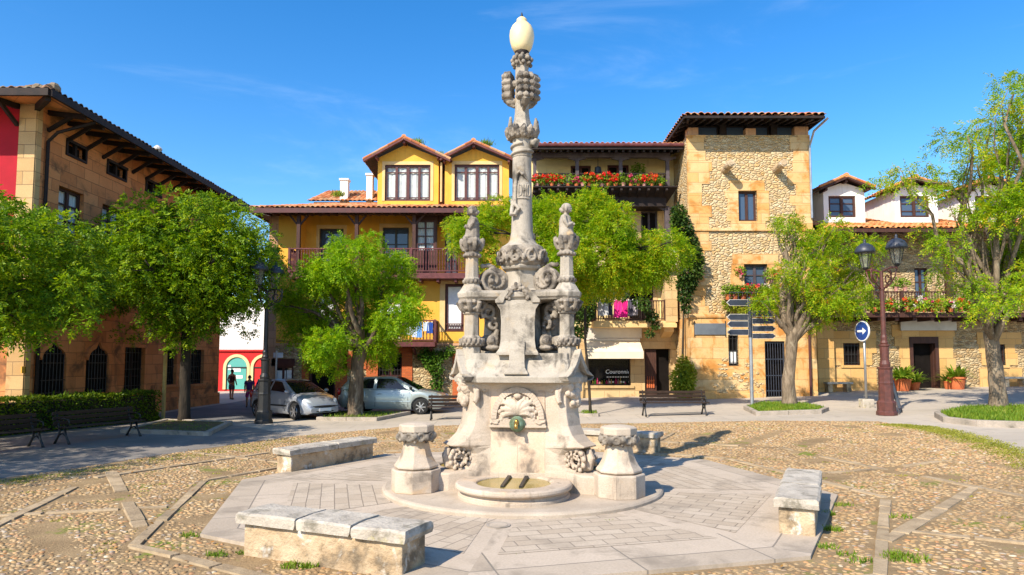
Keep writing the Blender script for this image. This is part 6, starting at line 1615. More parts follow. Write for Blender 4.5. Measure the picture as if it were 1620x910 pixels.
# left side: the two dense ball-headed trees (and the one just outside the frame whose shade reaches in)
b = G(290, 669); bz = b.z
cl = globe((b.x + .02, b.y, 5.5), (3.2, 3.0, 2.5), 66, .70, 3)
cl += circ([(395, 470, 28), (175, 470, 30), (250, 505, 30), (330, 500, 32), (205, 530, 16), (400, 430, 20), (290, 520, 30), (398, 480, 20), (385, 385, 20), (392, 515, 14), (165, 470, 16)], b.y, .8, 8)
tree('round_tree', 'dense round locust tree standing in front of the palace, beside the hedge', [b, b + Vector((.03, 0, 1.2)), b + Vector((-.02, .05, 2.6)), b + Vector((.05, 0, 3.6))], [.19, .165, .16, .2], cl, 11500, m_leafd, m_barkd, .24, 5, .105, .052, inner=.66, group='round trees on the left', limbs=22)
b = Vector((-13.3, 15.5, 0))
cl = globe((b.x, b.y, 4.3), (3.5, 3.4, 1.9), 62, .72, 5) + circ([(120, 500, 28), (40, 520, 30), (125, 450, 26), (60, 365, 28), (0, 335, 26)], 15.0, .8, 4)
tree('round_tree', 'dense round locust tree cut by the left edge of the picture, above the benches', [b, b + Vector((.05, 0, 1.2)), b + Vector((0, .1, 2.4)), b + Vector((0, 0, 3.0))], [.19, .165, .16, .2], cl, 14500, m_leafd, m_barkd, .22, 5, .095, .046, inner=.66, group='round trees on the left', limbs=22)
b = Vector((-14.9, 8.4, 0))
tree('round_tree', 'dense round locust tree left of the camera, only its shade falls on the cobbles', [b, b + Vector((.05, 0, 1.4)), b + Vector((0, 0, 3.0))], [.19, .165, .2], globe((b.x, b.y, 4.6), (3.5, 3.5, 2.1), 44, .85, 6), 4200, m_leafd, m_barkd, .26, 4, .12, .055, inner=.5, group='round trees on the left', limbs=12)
# tree in front of the cars
b = G(562, 661)
cl = circ([(560, 415, 44), (505, 438, 38), (618, 430, 38), (478, 492, 38), (560, 492, 50), (628, 498, 36), (512, 545, 32), (590, 540, 32), (655, 488, 20), (462, 452, 20), (500, 572, 16), (585, 382, 20), (540, 388, 18), (640, 460, 22), (470, 530, 18), (606, 560, 20), (530, 580, 16)], b.y, 1.3, 21)
tree('locust_tree', 'bright green locust tree in front of the yellow house and the parked cars', [b, b + Vector((-.02, 0, 1.0)), b + Vector((.08, 0, 2.0)), b + Vector((.22, 0, 2.75))], [.30, .25, .23, .24], cl, 7600, m_leafb, m_bark, .30, 6, .095, .042, inner=.4, limbs=18)
# slender tree behind the fountain
b = G(934, 657)
x0, z0 = XZ(926, 540, b.y); x1, z1 = XZ(925, 470, b.y)
cl = circ([(745, 360, 30), (790, 338, 30), (830, 330, 26), (770, 400, 28), (880, 340, 34), (935, 340, 36), (972, 352, 30), (900, 400, 44), (960, 405, 48), (1020, 395, 38), (1010, 430, 30), (1055, 385, 26), (1078, 400, 18), (925, 445, 32), (965, 445, 26), (720, 355, 14), (870, 322, 18), (945, 318, 18), (725, 385, 14), (1045, 425, 20), (850, 380, 30)], b.y - .9, 1.0, 33)
tree('locust_tree', 'broad sunlit locust tree spreading behind the fountain column', [b, b + Vector((-.05, 0, 1.3)), Vector((x0, b.y, z0)), Vector((x1, b.y - .1, z1)), Vector((x1, b.y - .4, z1 + 1.0))], [.052, .045, .042, .055, .09], cl, 9500, m_leafo, m_barkd, .34, 7, .088, .036, inner=.4, limbs=18)
# knotty tree by the fingerpost
b = G(1249, 645); 
def at2(px, py, dy=0): x, z = XZ(px, py, b.y + dy); return Vector((x, b.y + dy, z))
cl = circ([(1245, 352, 16), (1262, 372, 20), (1300, 385, 26), (1342, 392, 24), (1378, 388, 20), (1240, 430, 16), (1275, 445, 24), (1310, 470, 28), (1345, 478, 24), (1290, 498, 22), (1330, 440, 22), (1248, 480, 20), (1280, 400, 22), (1365, 430, 20), (1222, 465, 16), (1205, 478, 16), (1320, 360, 16), (1226, 345, 8), (1265, 500, 14), (1360, 465, 16), (1300, 420, 18)], b.y, 1.0, 44)
t5 = tree('knotty_tree', 'pale knotty tree with a fluted trunk and feathery leaves, right of the fingerpost', [b, at2(1247, 600), at2(1252, 555), at2(1254, 520)], [.27, .205, .185, .22], cl, 2900, m_leafo, m_barkl, .34, 7, .085, .036, inner=.2, knob=[(at2(1240, 512), (.2, .2, .22)), (at2(1266, 513), (.22, .2, .2))], limbs=22)
m = MB()
for p in ([(1240, 515), (1238, 460), (1245, 430), (1258, 405)], [(1262, 515), (1280, 495), (1310, 485), (1345, 470)], [(1250, 510), (1256, 440), (1282, 405), (1296, 380)], [(1258, 440), (1242, 400), (1262, 375)], [(1270, 505), (1330, 497), (1370, 493)], [(1238, 512), (1236, 485), (1252, 455), (1250, 440)]):
    q = [at2(*x, RD.uniform(-.25, .25)) for x in p]; pts = []
    for i in range(len(q) - 1):
        for k in range(4): s = q[i].lerp(q[i + 1], k / 4); pts.append(s + noise.noise_vector(s * 2.2) * .06)
    pts.append(q[-1]); m.tube(pts, [.12 - .095 * k / (len(pts) - 1) for k in range(len(pts))], 8)
m.build('limb', m_barkl, t5, smooth=True, jit=.012)
# tall open tree at the right edge
b = G(1578, 651)
cl = circ([(1602, 150, 24), (1568, 195, 26), (1530, 215, 20), (1496, 222, 16), (1590, 240, 32), (1545, 262, 28), (1500, 285, 20), (1460, 262, 14), (1425, 278, 18), (1392, 282, 14), (1620, 200, 34), (1640, 140, 26), (1540, 335, 20), (1590, 330, 34), (1630, 300, 36), (1465, 365, 14), (1500, 385, 24), (1555, 400, 28), (1605, 405, 32), (1485, 425, 14), (1530, 445, 22), (1590, 465, 24), (1640, 440, 34), (1550, 480, 16), (1660, 360, 40), (1680, 250, 44), (1462, 300, 14), (1575, 130, 10), (1610, 118, 12), (1475, 475, 12)], b.y - .8, 1.7, 55)
t6 = tree('locust_tree', 'tall open locust tree with airy hanging leaves with a thick pollarded trunk', [b, at2(1576, 600), at2(1570, 555), at2(1568, 525)], [.27, .21, .19, .22], cl, 4500, m_leafo, m_barkl, .42, 8, .09, .036, inner=.15, down=.45, knob=[(at2(1562, 500), (.27, .27, .26)), (at2(1578, 490), (.27, .26, .25)), (at2(1550, 490), (.16, .17, .18))], limbs=26)
m = MB()
for p in ([(1566, 505), (1545, 470), (1538, 440), (1530, 400), (1510, 340)], [(1575, 500), (1600, 470), (1620, 440), (1640, 380)], [(1575, 495), (1585, 440), (1600, 380), (1590, 290), (1570, 210)], [(1572, 500), (1570, 440), (1548, 360), (1500, 290), (1440, 282)], [(1580, 500), (1610, 480), (1650, 470)], [(1590, 380), (1620, 300), (1610, 180)], [(1545, 470), (1510, 450), (1475, 430)]):
    q = [at2(*x, -.4 + RD.uniform(-.5, .5)) for x in p]; pts = []
    for i in range(len(q) - 1):
        for k in range(4): s = q[i].lerp(q[i + 1], k / 4); pts.append(s + noise.noise_vector(s * 2.2) * .07)
    pts.append(q[-1]); m.tube(pts, [.10 - .09 * k / (len(pts) - 1) for k in range(len(pts))], 8)
m.build('limb', m_barkl, t6, smooth=True, jit=.014)
# ------------------------------------------------------------------ climbers
def leaf_cloud(clumps, n, ll, lw, inner=.3):
    C, D = clump_sprigs(clumps, n, inner=inner, down=.5); k = len(C)
    d = unit(D); W = unit(np.cross(d, NR.normal(0, 1, (k, 3)))); q = ll * NR.uniform(.6, 1.3, k)[:, None]; w = lw * .5
    return np.stack([C, C + d * q * .45 + W * w, C + d * q, C + d * q * .45 - W * w], 1).reshape(-1, 3)
def climber(label, base, stems, clumps, n, lmat, ll=.12, lw=.09, flowers=None, cat='climber', name='climbing_plant', inner=.3):
    t = thing(name, label, cat, base, world=True)
    m = MB()
    for pts, r in stems: m.tube(pts, [r * (1 - .6 * k / (len(pts) - 1)) for k in range(len(pts))], 7)
    if stems: m.build('stem', m_barkd, t, smooth=True)
    np_mesh('foliage', leaf_cloud(clumps, n, ll, lw, inner), 4, lmat, t)
    if flowers:
        fc, fn_, fm_, s = flowers; np_mesh('blossom', leaf_cloud(fc, fn_, s, s * .8, .2), 4, fm_, t)
    return t
Y = 28.2
def wp(px, py, Y): x, z = XZ(px, py, Y); return Vector((x, Y, z))
bx = wp(1080, 620, Y + .8); bx.z = gz(bx.x, bx.y)
climber('thick dark ivy hanging down the corner between the cream house and the stone tower', bx, [([bx, wp(1080, 560, Y + .9), wp(1082, 480, Y + .9), wp(1078, 380, Y + .8), wp(1074, 330, Y + .8)], .06)],
    circ([(1074, 335, 12), (1078, 360, 16), (1086, 385, 18), (1092, 405, 20), (1092, 430, 20), (1086, 450, 16), (1084, 470, 10), (1085, 488, 6), (1100, 415, 13), (1070, 350, 10), (1076, 345, 12), (1082, 372, 14)], Y, .3, 61, 1.0), 5200, m_ivy, .13, .10, (circ([(1056, 408, 9), (1062, 415, 7), (1050, 415, 8), (1064, 400, 6)], Y - .2, .2, 62), 420, m_blwhite, .09))
Yt = 30.2
bx = wp(925, 640, 25.0); bx.z = gz(bx.x, bx.y)
climber('dark creeper hanging below the locust crown, right of the fountain', Vector((wp(918, 600, Yt).x, Yt, gz(wp(918, 600, Yt).x, Yt))), [([wp(912, 640, Yt + .3), wp(914, 560, Yt + .3), wp(922, 500, Yt + .2), wp(928, 450, Yt + .2)], .05)],
    circ([(920, 470, 14), (926, 495, 14), (920, 515, 12), (914, 532, 9), (934, 480, 12), (945, 462, 12), (960, 470, 10), (985, 468, 9), (1020, 482, 10), (1030, 500, 10), (1036, 515, 7), (1010, 478, 9), (1028, 528, 6)], Yt - .7, .3, 63, 1.0), 2600, m_ivy, .14, .10)
Yy = 31.7
bx = wp(690, 640, Yy); bx.z = gz(bx.x, bx.y)
climber('green creeper climbing the ground floor of the yellow house behind the fountain', bx, [([bx, wp(690, 600, Yy), wp(684, 570, Yy), wp(672, 560, Yy)], .04)],
    circ([(676, 560, 10), (690, 566, 12), (690, 585, 11), (691, 605, 10), (692, 622, 9), (668, 564, 7), (702, 560, 8), (712, 556, 8), (680, 575, 10)], Yy - .1, .12, 64, 1.0, .5), 2000, m_ivyb, .12, .09)
b = G(1079, 628)
b = Vector((PX(1080, 600, 28.3), 28.3, gz(PX(1080, 600, 28.3), 28.3)))
climber('tall yellow green shrub standing by the open door of the cream house', b, [([b, b + Vector((0, 0, .7)), b + Vector((.05, 0, 1.4))], .04), ([b, b + Vector((.2, 0, .8))], .03)],
    circ([(1082, 572, 9), (1080, 584, 13), (1088, 580, 9), (1078, 598, 16), (1086, 602, 15), (1076, 612, 15), (1084, 616, 13), (1092, 590, 9)], 28.2, .25, 66, 1.0), 3300, m_shrub, .12, .075, None, 'shrub', 'shrub')
# roof weeds on the yellow house
for lab, px, py, Yr in (('tuft of weeds growing on the left dormer roof of the yellow house', 660, 226, 32.6), ('tuft of weeds growing in the valley between the two yellow dormers', 697, 247, 32.4), ('small weeds growing beside the left chimney of the yellow house', 535, 308, 33.6), ('small weeds on the right dormer roof of the yellow house', 770, 228, 32.6)):
    p = wp(px, py, Yr); t = thing('roof_weed', lab, 'weed', p, 0, 'weeds on the yellow house roof')
    pts = np.stack([NR.normal(0, .16, 160), NR.normal(0, .12, 160), NR.uniform(-.12, 0, 160)], -1); blades('leaves', pts, .12, .34, m_plant, .014, t)
# ------------------------------------------------------------------ clipped hedge
hA = Vector((-12.52, 23.75, 0)); hB = Vector((-16.2, 13.6, 0)); hd = (hB - hA); hL = hd.length; hd /= hL; hn = Vector((-hd.y, hd.x, 0))
if hn.x > 0: hn = -hn
hg = thing('hedge', 'clipped green hedge running behind the dark benches along the palace', 'hedge', hA, world=True)
m = MB(); hw, hh = .78, 1.02
m.add([tuple(hA + hd * (.1 if e == 0 else hL) + hn * (.1 + s * (hw - .2)) + Vector((0, 0, z))) for e in (0, 1) for s in (0, 1) for z in (0, hh - .12)], [(0, 1, 3, 2), (4, 6, 7, 5), (0, 4, 5, 1), (2, 3, 7, 6), (1, 5, 7, 3)])
m.build('twigs', m_barkd, hg)
nL = 15000; s = NR.uniform(0, hL, nL); side = NR.choice([0, 1, 2, 3], nL, p=[.42, .40, .12, .06]); u = NR.uniform(0, 1, nL); dpt = np.abs(NR.normal(0, .045, nL))
bump_ = .05 * np.sin(s * 3.1) + .04 * np.sin(s * 7.7 + 1) 
off = np.where(side == 0, dpt - bump_ * .3, np.where(side == 2, hw - dpt, u * hw)); zz = np.where(side == 1, hh - dpt + bump_ * .5, u * hh); s = np.where(side == 3, dpt, s)
Pp = np.array(hA)[None] + s[:, None] * np.array(hd)[None] + off[:, None] * np.array(hn)[None]; Pp[:, 2] = zz
nrm = np.where((side == 0)[:, None], -np.array(hn)[None], np.where((side == 1)[:, None], np.array([0, 0, 1.]), np.where((side == 2)[:, None], np.array(hn)[None], -np.array(hd)[None])))
d = unit(nrm * .6 + NR.normal(0, .55, (nL, 3))); W = unit(np.cross(d, NR.normal(0, 1, (nL, 3)))); q = .085 * NR.uniform(.6, 1.4, nL)[:, None]
sh_ = NR.random(nL) < .04; q[sh_] *= 2.2
np_mesh('foliage', np.stack([Pp, Pp + d * q * .5 + W * .026, Pp + d * q, Pp + d * q * .5 - W * .026], 1).reshape(-1, 3), 4, m_hedge, hg)
# ------------------------------------------------------------------ slatted park benches on cast iron legs
def park_bench(loc, rz, L, label):
    """seat faces local -y"""
    t = thing('park_bench', label, 'bench', loc, rz, 'slatted park benches')
    for y, z in ((-.40, .43), (-.31, .44), (-.22, .44), (-.13, .43)):
        pass
    m = MB()
    for k, (y, z) in enumerate(((-.46, .425), (-.355, .435), (-.25, .435), (-.145, .425))): m.box(-L / 2, L / 2, y - .043, y + .043, z, z + .032)
    m.build('seat', m_benchwood, t, bevel=.006)
    m = MB()
    for y, z in ((-.035, .53), (-.005, .65), (.025, .77)): m.bar((-L / 2, y, z), (L / 2, y, z), .03, .095, up=(0, -.25, 1))
    m.build('backrest', m_benchwood, t, bevel=.006)
    for s in (-1, 1):
        x = s * (L / 2 - .12); m = MB()
        m.tube([(x, -.50, 0), (x, -.44, .10), (x, -.35, .24), (x, -.30, .41)], [.035, .026, .026, .03], 8)
        m.tube([(x, .06, 0), (x, .0, .10), (x, -.10, .24), (x, -.12, .41)], [.035, .026, .026, .03], 8)
        m.tube([(x, -.38, .20), (x, -.22, .28), (x, -.05, .20)], .02, 7)
        m.tube([(x, -.48, .41), (x, -.30, .415), (x, -.10, .41), (x, -.02, .55), (x, .045, .84)], [.02, .024, .028, .024, .02], 8)
        m.tube([(x, -.02, .62), (x, -.25, .66), (x, -.44, .62), (x, -.46, .55), (x, -.40, .45)], .018, 7)
        m.build('leg', m_iron, t, smooth=True)
    return t
p = G(1064, 657); pb = park_bench((p.x, p.y, p.z), rad(1), 2.25, 'dark slatted park bench facing the square, before the open door of the cream house')
p = G(728, 663); dup(pb, (p.x, p.y + .1, p.z), rad(3), 'dark slatted park bench in front of the grey hatchback, half hidden by the fountain')
ba = math.atan2(19.0 - 16.8, -10.7 + 11.6)
dup(pb, (-11.25, 18.05, 0), ba - PI + PI, 'dark slatted park bench before the hedge, nearer the round tree')
dup(pb, (-12.25, 15.6, 0), ba, 'dark slatted park bench before the hedge, cut by the left edge')
# ------------------------------------------------------------------ small stone benches against the dormered stone house
def wall_bench(x, label):
    y = 30.02; t = thing('wall_bench', label, 'stone bench', (x, y, gz(x, y)), 0, 'stone benches along the dormered stone house')
    MB().box(-.58, .58, -.24, .22, .36, .45).build('seat', m_bench, t, bevel=.015)
    for s in (-1, 1): MB().box(s * .42 - .1, s * .42 + .1, -.18, .2, 0, .36).build('support', m_benchb, t, bevel=.012)
    return t
wb = wall_bench(PX(1326, 612, 30), 'low stone bench under the barred window, beside the corner of the stone tower')
x = PX(1604, 604, 30); dup(wb, (x, 30.02, gz(x, 30)), 0, 'low stone bench against the dormered stone house, behind the tall open tree')
# ------------------------------------------------------------------ double lantern posts
def lantern_post(loc, rz, mat, label, H=4.55):
    t = thing('street_lamp', label, 'street lamp', loc, rz, 'double lantern posts of the square')
    m = MB(); m.lathe([(.30, 0), (.30, .10), (.27, .14), (.27, .40), (.24, .44), (.215, .46), (.205, .95), (.215, 1.0), (.205, 1.05), (.20, 1.42), (.23, 1.45), (.23, 1.50)], 8, (0, 0, 0), rad(22.5))
    m.lathe([(.15, 1.50), (.16, 1.58), (.125, 1.70), (.135, 2.12), (.16, 2.15), (.16, 2.20)], 16)
    base = m.build('base', mat, t, bevel=.006)
    m = MB(); m.lathe([(.10, 2.2), (.115, 2.25), (.095, 2.32), (.10, 2.42), (.075, 2.5), (.065, H - .7), (.085, H - .68), (.085, H - .62), (.055, H - .58), (.05, H - .1)], 16)
    m.build('post', mat, t, smooth=False)
    m = MB()
    m.tube([(0, -.5, H - .02), (0, -.3, H + .0), (0, 0, H - .12), (0, .3, H), (0, .5, H - .02)], .03, 8)
    for s in (-1, 1):
        pts = []
        for k in range(26):
            tt = k / 25; a = PI * .5 - tt * PI * 2.4; r = .26 * (1 - .75 * tt); pts.append((s * (.36 + r * math.cos(a)), 0, H - .30 + r * math.sin(a)))
        m.tube(pts, .022, 7)
        m.tube([(s * .06, 0, H - .65), (s * .25, 0, H - .55), (s * .5, 0, H - .3), (s * .60, 0, H - .12), (s * .52, 0, H - .02)], .022, 7); m.tube([(0, s * .06, H - .65), (0, s * .25, H - .55), (0, s * .42, H - .3), (0, s * .49, H - .02)], .022, 7)
    m.build('bracket', mat, t, smooth=True)
    for s in (-1, 1):
        c = (0, s * .5, H)
        m = MB().lathe([(.04, 0), (.07, .03), (.10, .07), (.06, .10)], 12, c)
        for k in range(6):
            a = 2 * PI * k / 6; m.tube([Vector(c) + at(a, .10, .08), Vector(c) + at(a, .20, .58)], .012, 5)
        lb = m.build('lantern', m_iron, t)
        MB().lathe([(.30, .56), (.31, .60), (.29, .68), (.23, .78), (.12, .86), (.05, .88), (.035, .93), (.05, .96), (.01, 1.02)], 20, c).build('hood', m_darkiron, lb, smooth=True)
        g = MB().lathe([(.095, .09), (.19, .57)], 6, c, cap=False).build('pane', glassy('lantern glass', (.5, .48, .4), .8), lb)
    return t
p = G(1403, 657)
lp = lantern_post(p, rad(32), m_rustiron, 'rust brown double lantern post beside the blue arrow sign', 4.6)
p = G(417, 670)
l2 = lantern_post(p, rad(-12), m_iron, 'black double lantern post in the shade beside the silver car', 4.6)
# ------------------------------------------------------------------ fingerpost
p = G(1190, 646); fp = thing('fingerpost', 'tall grey fingerpost with dark pointed direction boards before the stone tower', 'signpost', p)
Hh = PZ(472, p.y) - p.z; zs = PZ(534, p.y) - p.z
MB().lathe([(.085, -.05), (.085, .02), (.065, .03), (.065, zs)], 16).build('post', m_steel, fp, smooth=False)
MB().lathe([(.072, zs), (.072, Hh - .05), (.05, Hh), (.02, Hh + .05)], 16).build('sleeve', m_darkiron, fp)
def finger(s, py0, py1, w, y=-.04, first=True, rz=0):
    z0, z1 = PZ(py1, p.y) - p.z, PZ(py0, p.y) - p.z; h_ = (z1 - z0) / 2
    poly = [(s * .07, z0), (s * (w - h_), z0), (s * w, (z0 + z1) / 2), (s * (w - h_), z1), (s * .07, z1)]; pin = .011
    pol2 = [(s * (.07 + pin), z0 + pin * 1.3), (s * (w - h_ - pin), z0 + pin * 1.3), (s * (w - pin * 2.2), (z0 + z1) / 2), (s * (w - h_ - pin), z1 - pin * 1.3), (s * (.07 + pin), z1 - pin * 1.3)]
    R_ = Matrix.Rotation(rz, 4, 'Z')
    f = MB().prism(poly, lambda u, v, w_: R_ @ Vector((u, w_, v)), -.018, .018).build('finger_board', m_signw, fp)
    MB().prism(pol2, lambda u, v, w_: R_ @ Vector((u, w_, v)), -.023, -.0185).build('board_face', m_darkiron, f)
for a, b in ((474, 484), (497, 507), (508, 518), (521, 530.5)): finger(-1, a, b, .86, rz=rad(3))
for a, b in ((492, 501), (503.5, 512.5), (515.5, 524.5), (527.5, 536)): finger(1, a, b, .92)
finger(1, 477, 486, .62, rz=rad(62))
# ------------------------------------------------------------------ blue arrow sign on its stone foot
p = G(1371, 645); sg = thing('traffic_sign', 'round blue traffic sign with a white right arrow, on a stone footed pole', 'traffic sign', p)
sc = p.y / F; zc = PZ(524, p.y) - p.z; r = 16.2 * sc
m = MB(); m.box(-.20, .20, -.17, .17, -.05, .30); m.build('foot', m_bench, sg, bevel=.03, jit=.02)
MB().tube([(0, 0, .25), (0, 0, zc + r * .9)], .042, 12).build('pole', m_steel, sg, smooth=True)
R_ = Matrix.Translation((-.075, -.03, zc)) @ Matrix.Rotation(rad(-80), 4, 'Z') @ Matrix.Rotation(PI / 2, 4, 'X')
dsk = MB().lathe([(r, -.03), (r, .012), (r - .012, .014)], 40).xf(R_).build('disc', m_signface, sg)
MB().lathe([(r * .90, .0145), (r * .90, .0175)], 40).xf(R_).build('blue_field', m_blue, dsk)
ar = [(-.62, -.10), (.12, -.10), (.12, -.34), (.62, 0), (.12, .34), (.12, .10), (-.62, .10)]
MB().prism([(u * r, v * r) for u, v in ar], lambda u, v, w: Vector((u, v, w)), .018, .021).xf(R_).build('white_arrow', m_signface, dsk)
m = MB(); m.tube([(.0, 0, zc - .12), (-.05, -.02, zc - .12)], .02, 6); m.tube([(.0, 0, zc + .12), (-.05, -.02, zc + .12)], .02, 6); m.build('clamp', m_steel, sg)
# folding menu board behind the lantern post
p = G(1417, 655) + Vector((.0, .25, 0)); p.z = gz(p.x, p.y)
ab = thing('menu_board', 'folding menu board leaning behind the rust brown lantern post', 'menu board', p, rad(52))
for s, nm in ((-1, 'front_panel'), (1, 'back_panel')):
    m = MB(); 
    fn = lambda u, v, w: Vector((u, s * (.26 - .23 * v / 1.05) + w * s, v))
    for a, b, c, d in ((-.32, -.28, 0, 1.05), (.28, .32, 0, 1.05), (-.28, .28, .12, .17), (-.28, .28, 1.0, 1.05)): fbox(m, fn, a, b, c, d, 0, .03)
    f = m.build(nm, m_greywood, ab); fbox(MB(), fn, -.28, .28, .17, 1.0, .008, .02).build('board', m_signgrey, f)
# pale post at the end of the hedge
p = G(258, 664); ps = thing('wooden_post', 'thin pale yellow post at the end of the hedge', 'post', p)
m = MB().box(-.05, .05, -.05, .05, -.1, 2.35); m.build('shaft', M('pale yellow timber', (.55, .42, .16), (.45, .33, .12), .8, 4), ps, bevel=.006)
MB().lathe([(.07, 2.35), (.07, 2.37), (.0, 2.44)], 4, (0, 0, 0), rad(45)).build('cap', M('post cap', (.4, .3, .12), None, .8), ps)
# ------------------------------------------------------------------ terracotta pots by the door
def pot_plant(px, py, label, r, h, leaves, lh, spread, group, mat=None, Y=None, sq=False):
    p = G(px, py) if Y is None else Vector((PX(px, py, Y), Y, PZ(py, Y)))
    t = thing('potted_plant', label, 'potted plant', p, RD.uniform(0, 6), group)
    MB().lathe([(r * .72, 0), (r * .95, h * .84), (r * 1.06, h * .85), (r * 1.06, h), (r * .92, h), (r * .9, h * .9), (.01, h * .9)], 18 if not sq else 8).build('pot', mat or m_terra, t)
    if leaves:
        n = leaves; a = NR.uniform(0, 2 * PI, n); el = NR.uniform(.35, 1.35, n); L = lh * NR.uniform(.6, 1.15, n)
        V = []; base = np.stack([np.cos(a) * r * .4, np.sin(a) * r * .4, np.full(n, h * .9)], -1); d = np.stack([np.cos(a) * np.cos(el), np.sin(a) * np.cos(el), np.sin(el)], -1); S = np.stack([-np.sin(a), np.cos(a), np.zeros(n)], -1)
        ts = (0, .3, .62, .85, 1.0); ws = (.5, 1, .85, .5, .05); pts = []
        for t_ in ts:
            q = base + d * (L * t_)[:, None]; q[:, 2] -= spread * L * t_ ** 2.2 * .9; pts.append(q)
        w = .030 * lh / .7
        for i in range(4):
            V.append(np.stack([pts[i] - S * w * ws[i], pts[i] + S * w * ws[i], pts[i + 1] + S * w * ws[i + 1], pts[i + 1] - S * w * ws[i + 1]], 1))
        np_mesh('leaves', np.concatenate(V).reshape(-1, 3), 4, m_plant, t)
    return t
g = 'terracotta pots beside the dormered stone house door'
Yp = 29.6
for px, lab, lh, n in ((1428, 'big terracotta pot of upright leaves, left of the dark doorway', 1.05, 130), (1447, 'drooping pale leaved pot plant leaning at the left door jamb', .85, 90), (1514, 'wide terracotta pot with spreading leaves, right of the dark doorway', .95, 120), (1501, 'small leafy pot plant between the doorway and the wide terracotta pot', .8, 80)):
    big = px in (1428, 1514); Yq = Yp if big else Yp + .25
    x = PX(px, 605, Yq); t = pot_plant(px, 605, lab, .36 if big else .22, .55 if big else .35, n, lh, .42, g, None, Yq); t.location = (x, Yq, gz(x, Yq))
# ------------------------------------------------------------------ balcony flowers: every pot is its own thing
ORD = ['leftmost', 'second', 'third', 'fourth', 'fifth', 'sixth', 'seventh', 'eighth', 'ninth', 'tenth', 'eleventh', 'twelfth', 'thirteenth', 'fourteenth', 'fifteenth', 'sixteenth', 'seventeenth', 'eighteenth', 'nineteenth', 'twentieth']
def geranium(loc, bm_, label, group, r=.12, h=.2, fr_=.26, n=150, nb=70, potm=None, pot=True, droop=0.0):
    t = thing('flower_pot', label, 'potted flowers', loc, 0, group)
    if pot: MB().lathe([(r * .7, 0), (r, h * .85), (r * 1.08, h * .86), (r * 1.08, h), (.01, h * .95)], 12).build('pot', potm or m_potmix, t)
    cz = h + fr_ * .7 - droop
    L = leaf_cloud([((0, 0, cz), (fr_, fr_ * .8, fr_ * .85))], n, .10, .085); np_mesh('leaves', L, 4, m_plant, t)
    if bm_ is not None:
        cl = [((RD.uniform(-fr_, fr_) * .8, RD.uniform(-fr_, .1) * .8, cz + RD.uniform(-.1, fr_ * .8)), (.06, .06, .055)) for _ in range(max(3, nb // 16))]
        np_mesh('blooms', leaf_cloud(cl, nb, .07, .065, .2), 4, bm_, t)
    return t
cols = [(m_blred, 'red')] * 3 + [(m_blred, 'red'), (None, 'leafy green'), (m_blpink, 'pink'), (None, 'leafy green'), (m_blorange, 'orange'), (m_blred, 'red'), (None, 'pale leafy'), (m_blred, 'red'), (m_blred, 'red'), (None, 'leafy green'), (m_blpink, 'pink'), (None, 'bushy green'), (m_blred, 'red'), (m_blorange, 'orange'), (None, 'tall leafy')]
for k, px in enumerate((850, 859, 873, 884, 899, 912, 922, 932, 943, 952, 962, 974, 986, 998, 1009, 1019, 1031, 1045)):
    bm_, nm = cols[k]; y = GY - .22
    geranium((PX(px, 296, y), y, PZ(297, y) + .02), bm_, f"{nm} potted plant on the cream house's top balcony, {ORD[k]} from the left" if k else f"{nm} potted plant on the cream house's top balcony, leftmost of the row", 'flower pots on the top balcony', RD.uniform(.08, .11), RD.uniform(.13, .19), RD.uniform(.22, .32), 150, 190 if bm_ else 0, m_terra if k % 3 else m_potmix)
geranium((PX(1010, 290, CY - .5), CY - .5, zr3 + .55), None, 'dark bushy plant at the back of the top balcony beside the right post', 'flower pots on the top balcony', .16, .3, .34, 260, 0)
# flower shelf of the tower
for k, (px, nm, bm_) in enumerate(((1152, 'trailing green', None), (1163, 'yellow green', None), (1176, 'red flowering', m_blred), (1188, 'pink and green', m_blpink), (1200, 'orange flowering', m_blorange), (1212, 'white and red', m_blwhite), (1224, 'bushy green', None), (1234, 'pink flowering', m_blpink))):
    y = TY - .36; geranium((PX(px, 470, y), y, PZ(474, y) - .02), bm_, f"{nm} pot on the tower's window shelf, {ORD[k]} from the left" if k else f"{nm} pot on the tower's window shelf, leftmost of the row", 'flower pots on the tower window shelf', .13, .22, .30, 200, 80, m_terra)
geranium((PX(1184, 450, TY - .05) - .35, TY - .12, PZ(440, TY)), m_blpink, 'pink flowering plant hanging at the left of the tower window', 'flower pots on the tower window shelf', .08, .12, .25, 90, 50)
geranium((PX(1219, 440, TY - .05), TY - .12, PZ(448, TY)), m_blorange, 'reddish plant climbing at the right of the tower window', 'flower pots on the tower window shelf', .08, .12, .36, 140, 40)
t = thing('hanging_plants', 'yellow green trailing plants hanging below the tower window shelf', 'plants', (PX(1190, 490, TY - .3), TY - .3, PZ(476, TY - .3)), world=True)
np_mesh('leaves', leaf_cloud(circ([(1156, 484, 9), (1165, 488, 8), (1178, 490, 9), (1190, 486, 8), (1200, 490, 9), (1214, 486, 9), (1226, 490, 8), (1150, 478, 6)], TY - .35, .1, 71), 900, .16, .05, .2), 4, m_shrub, t)
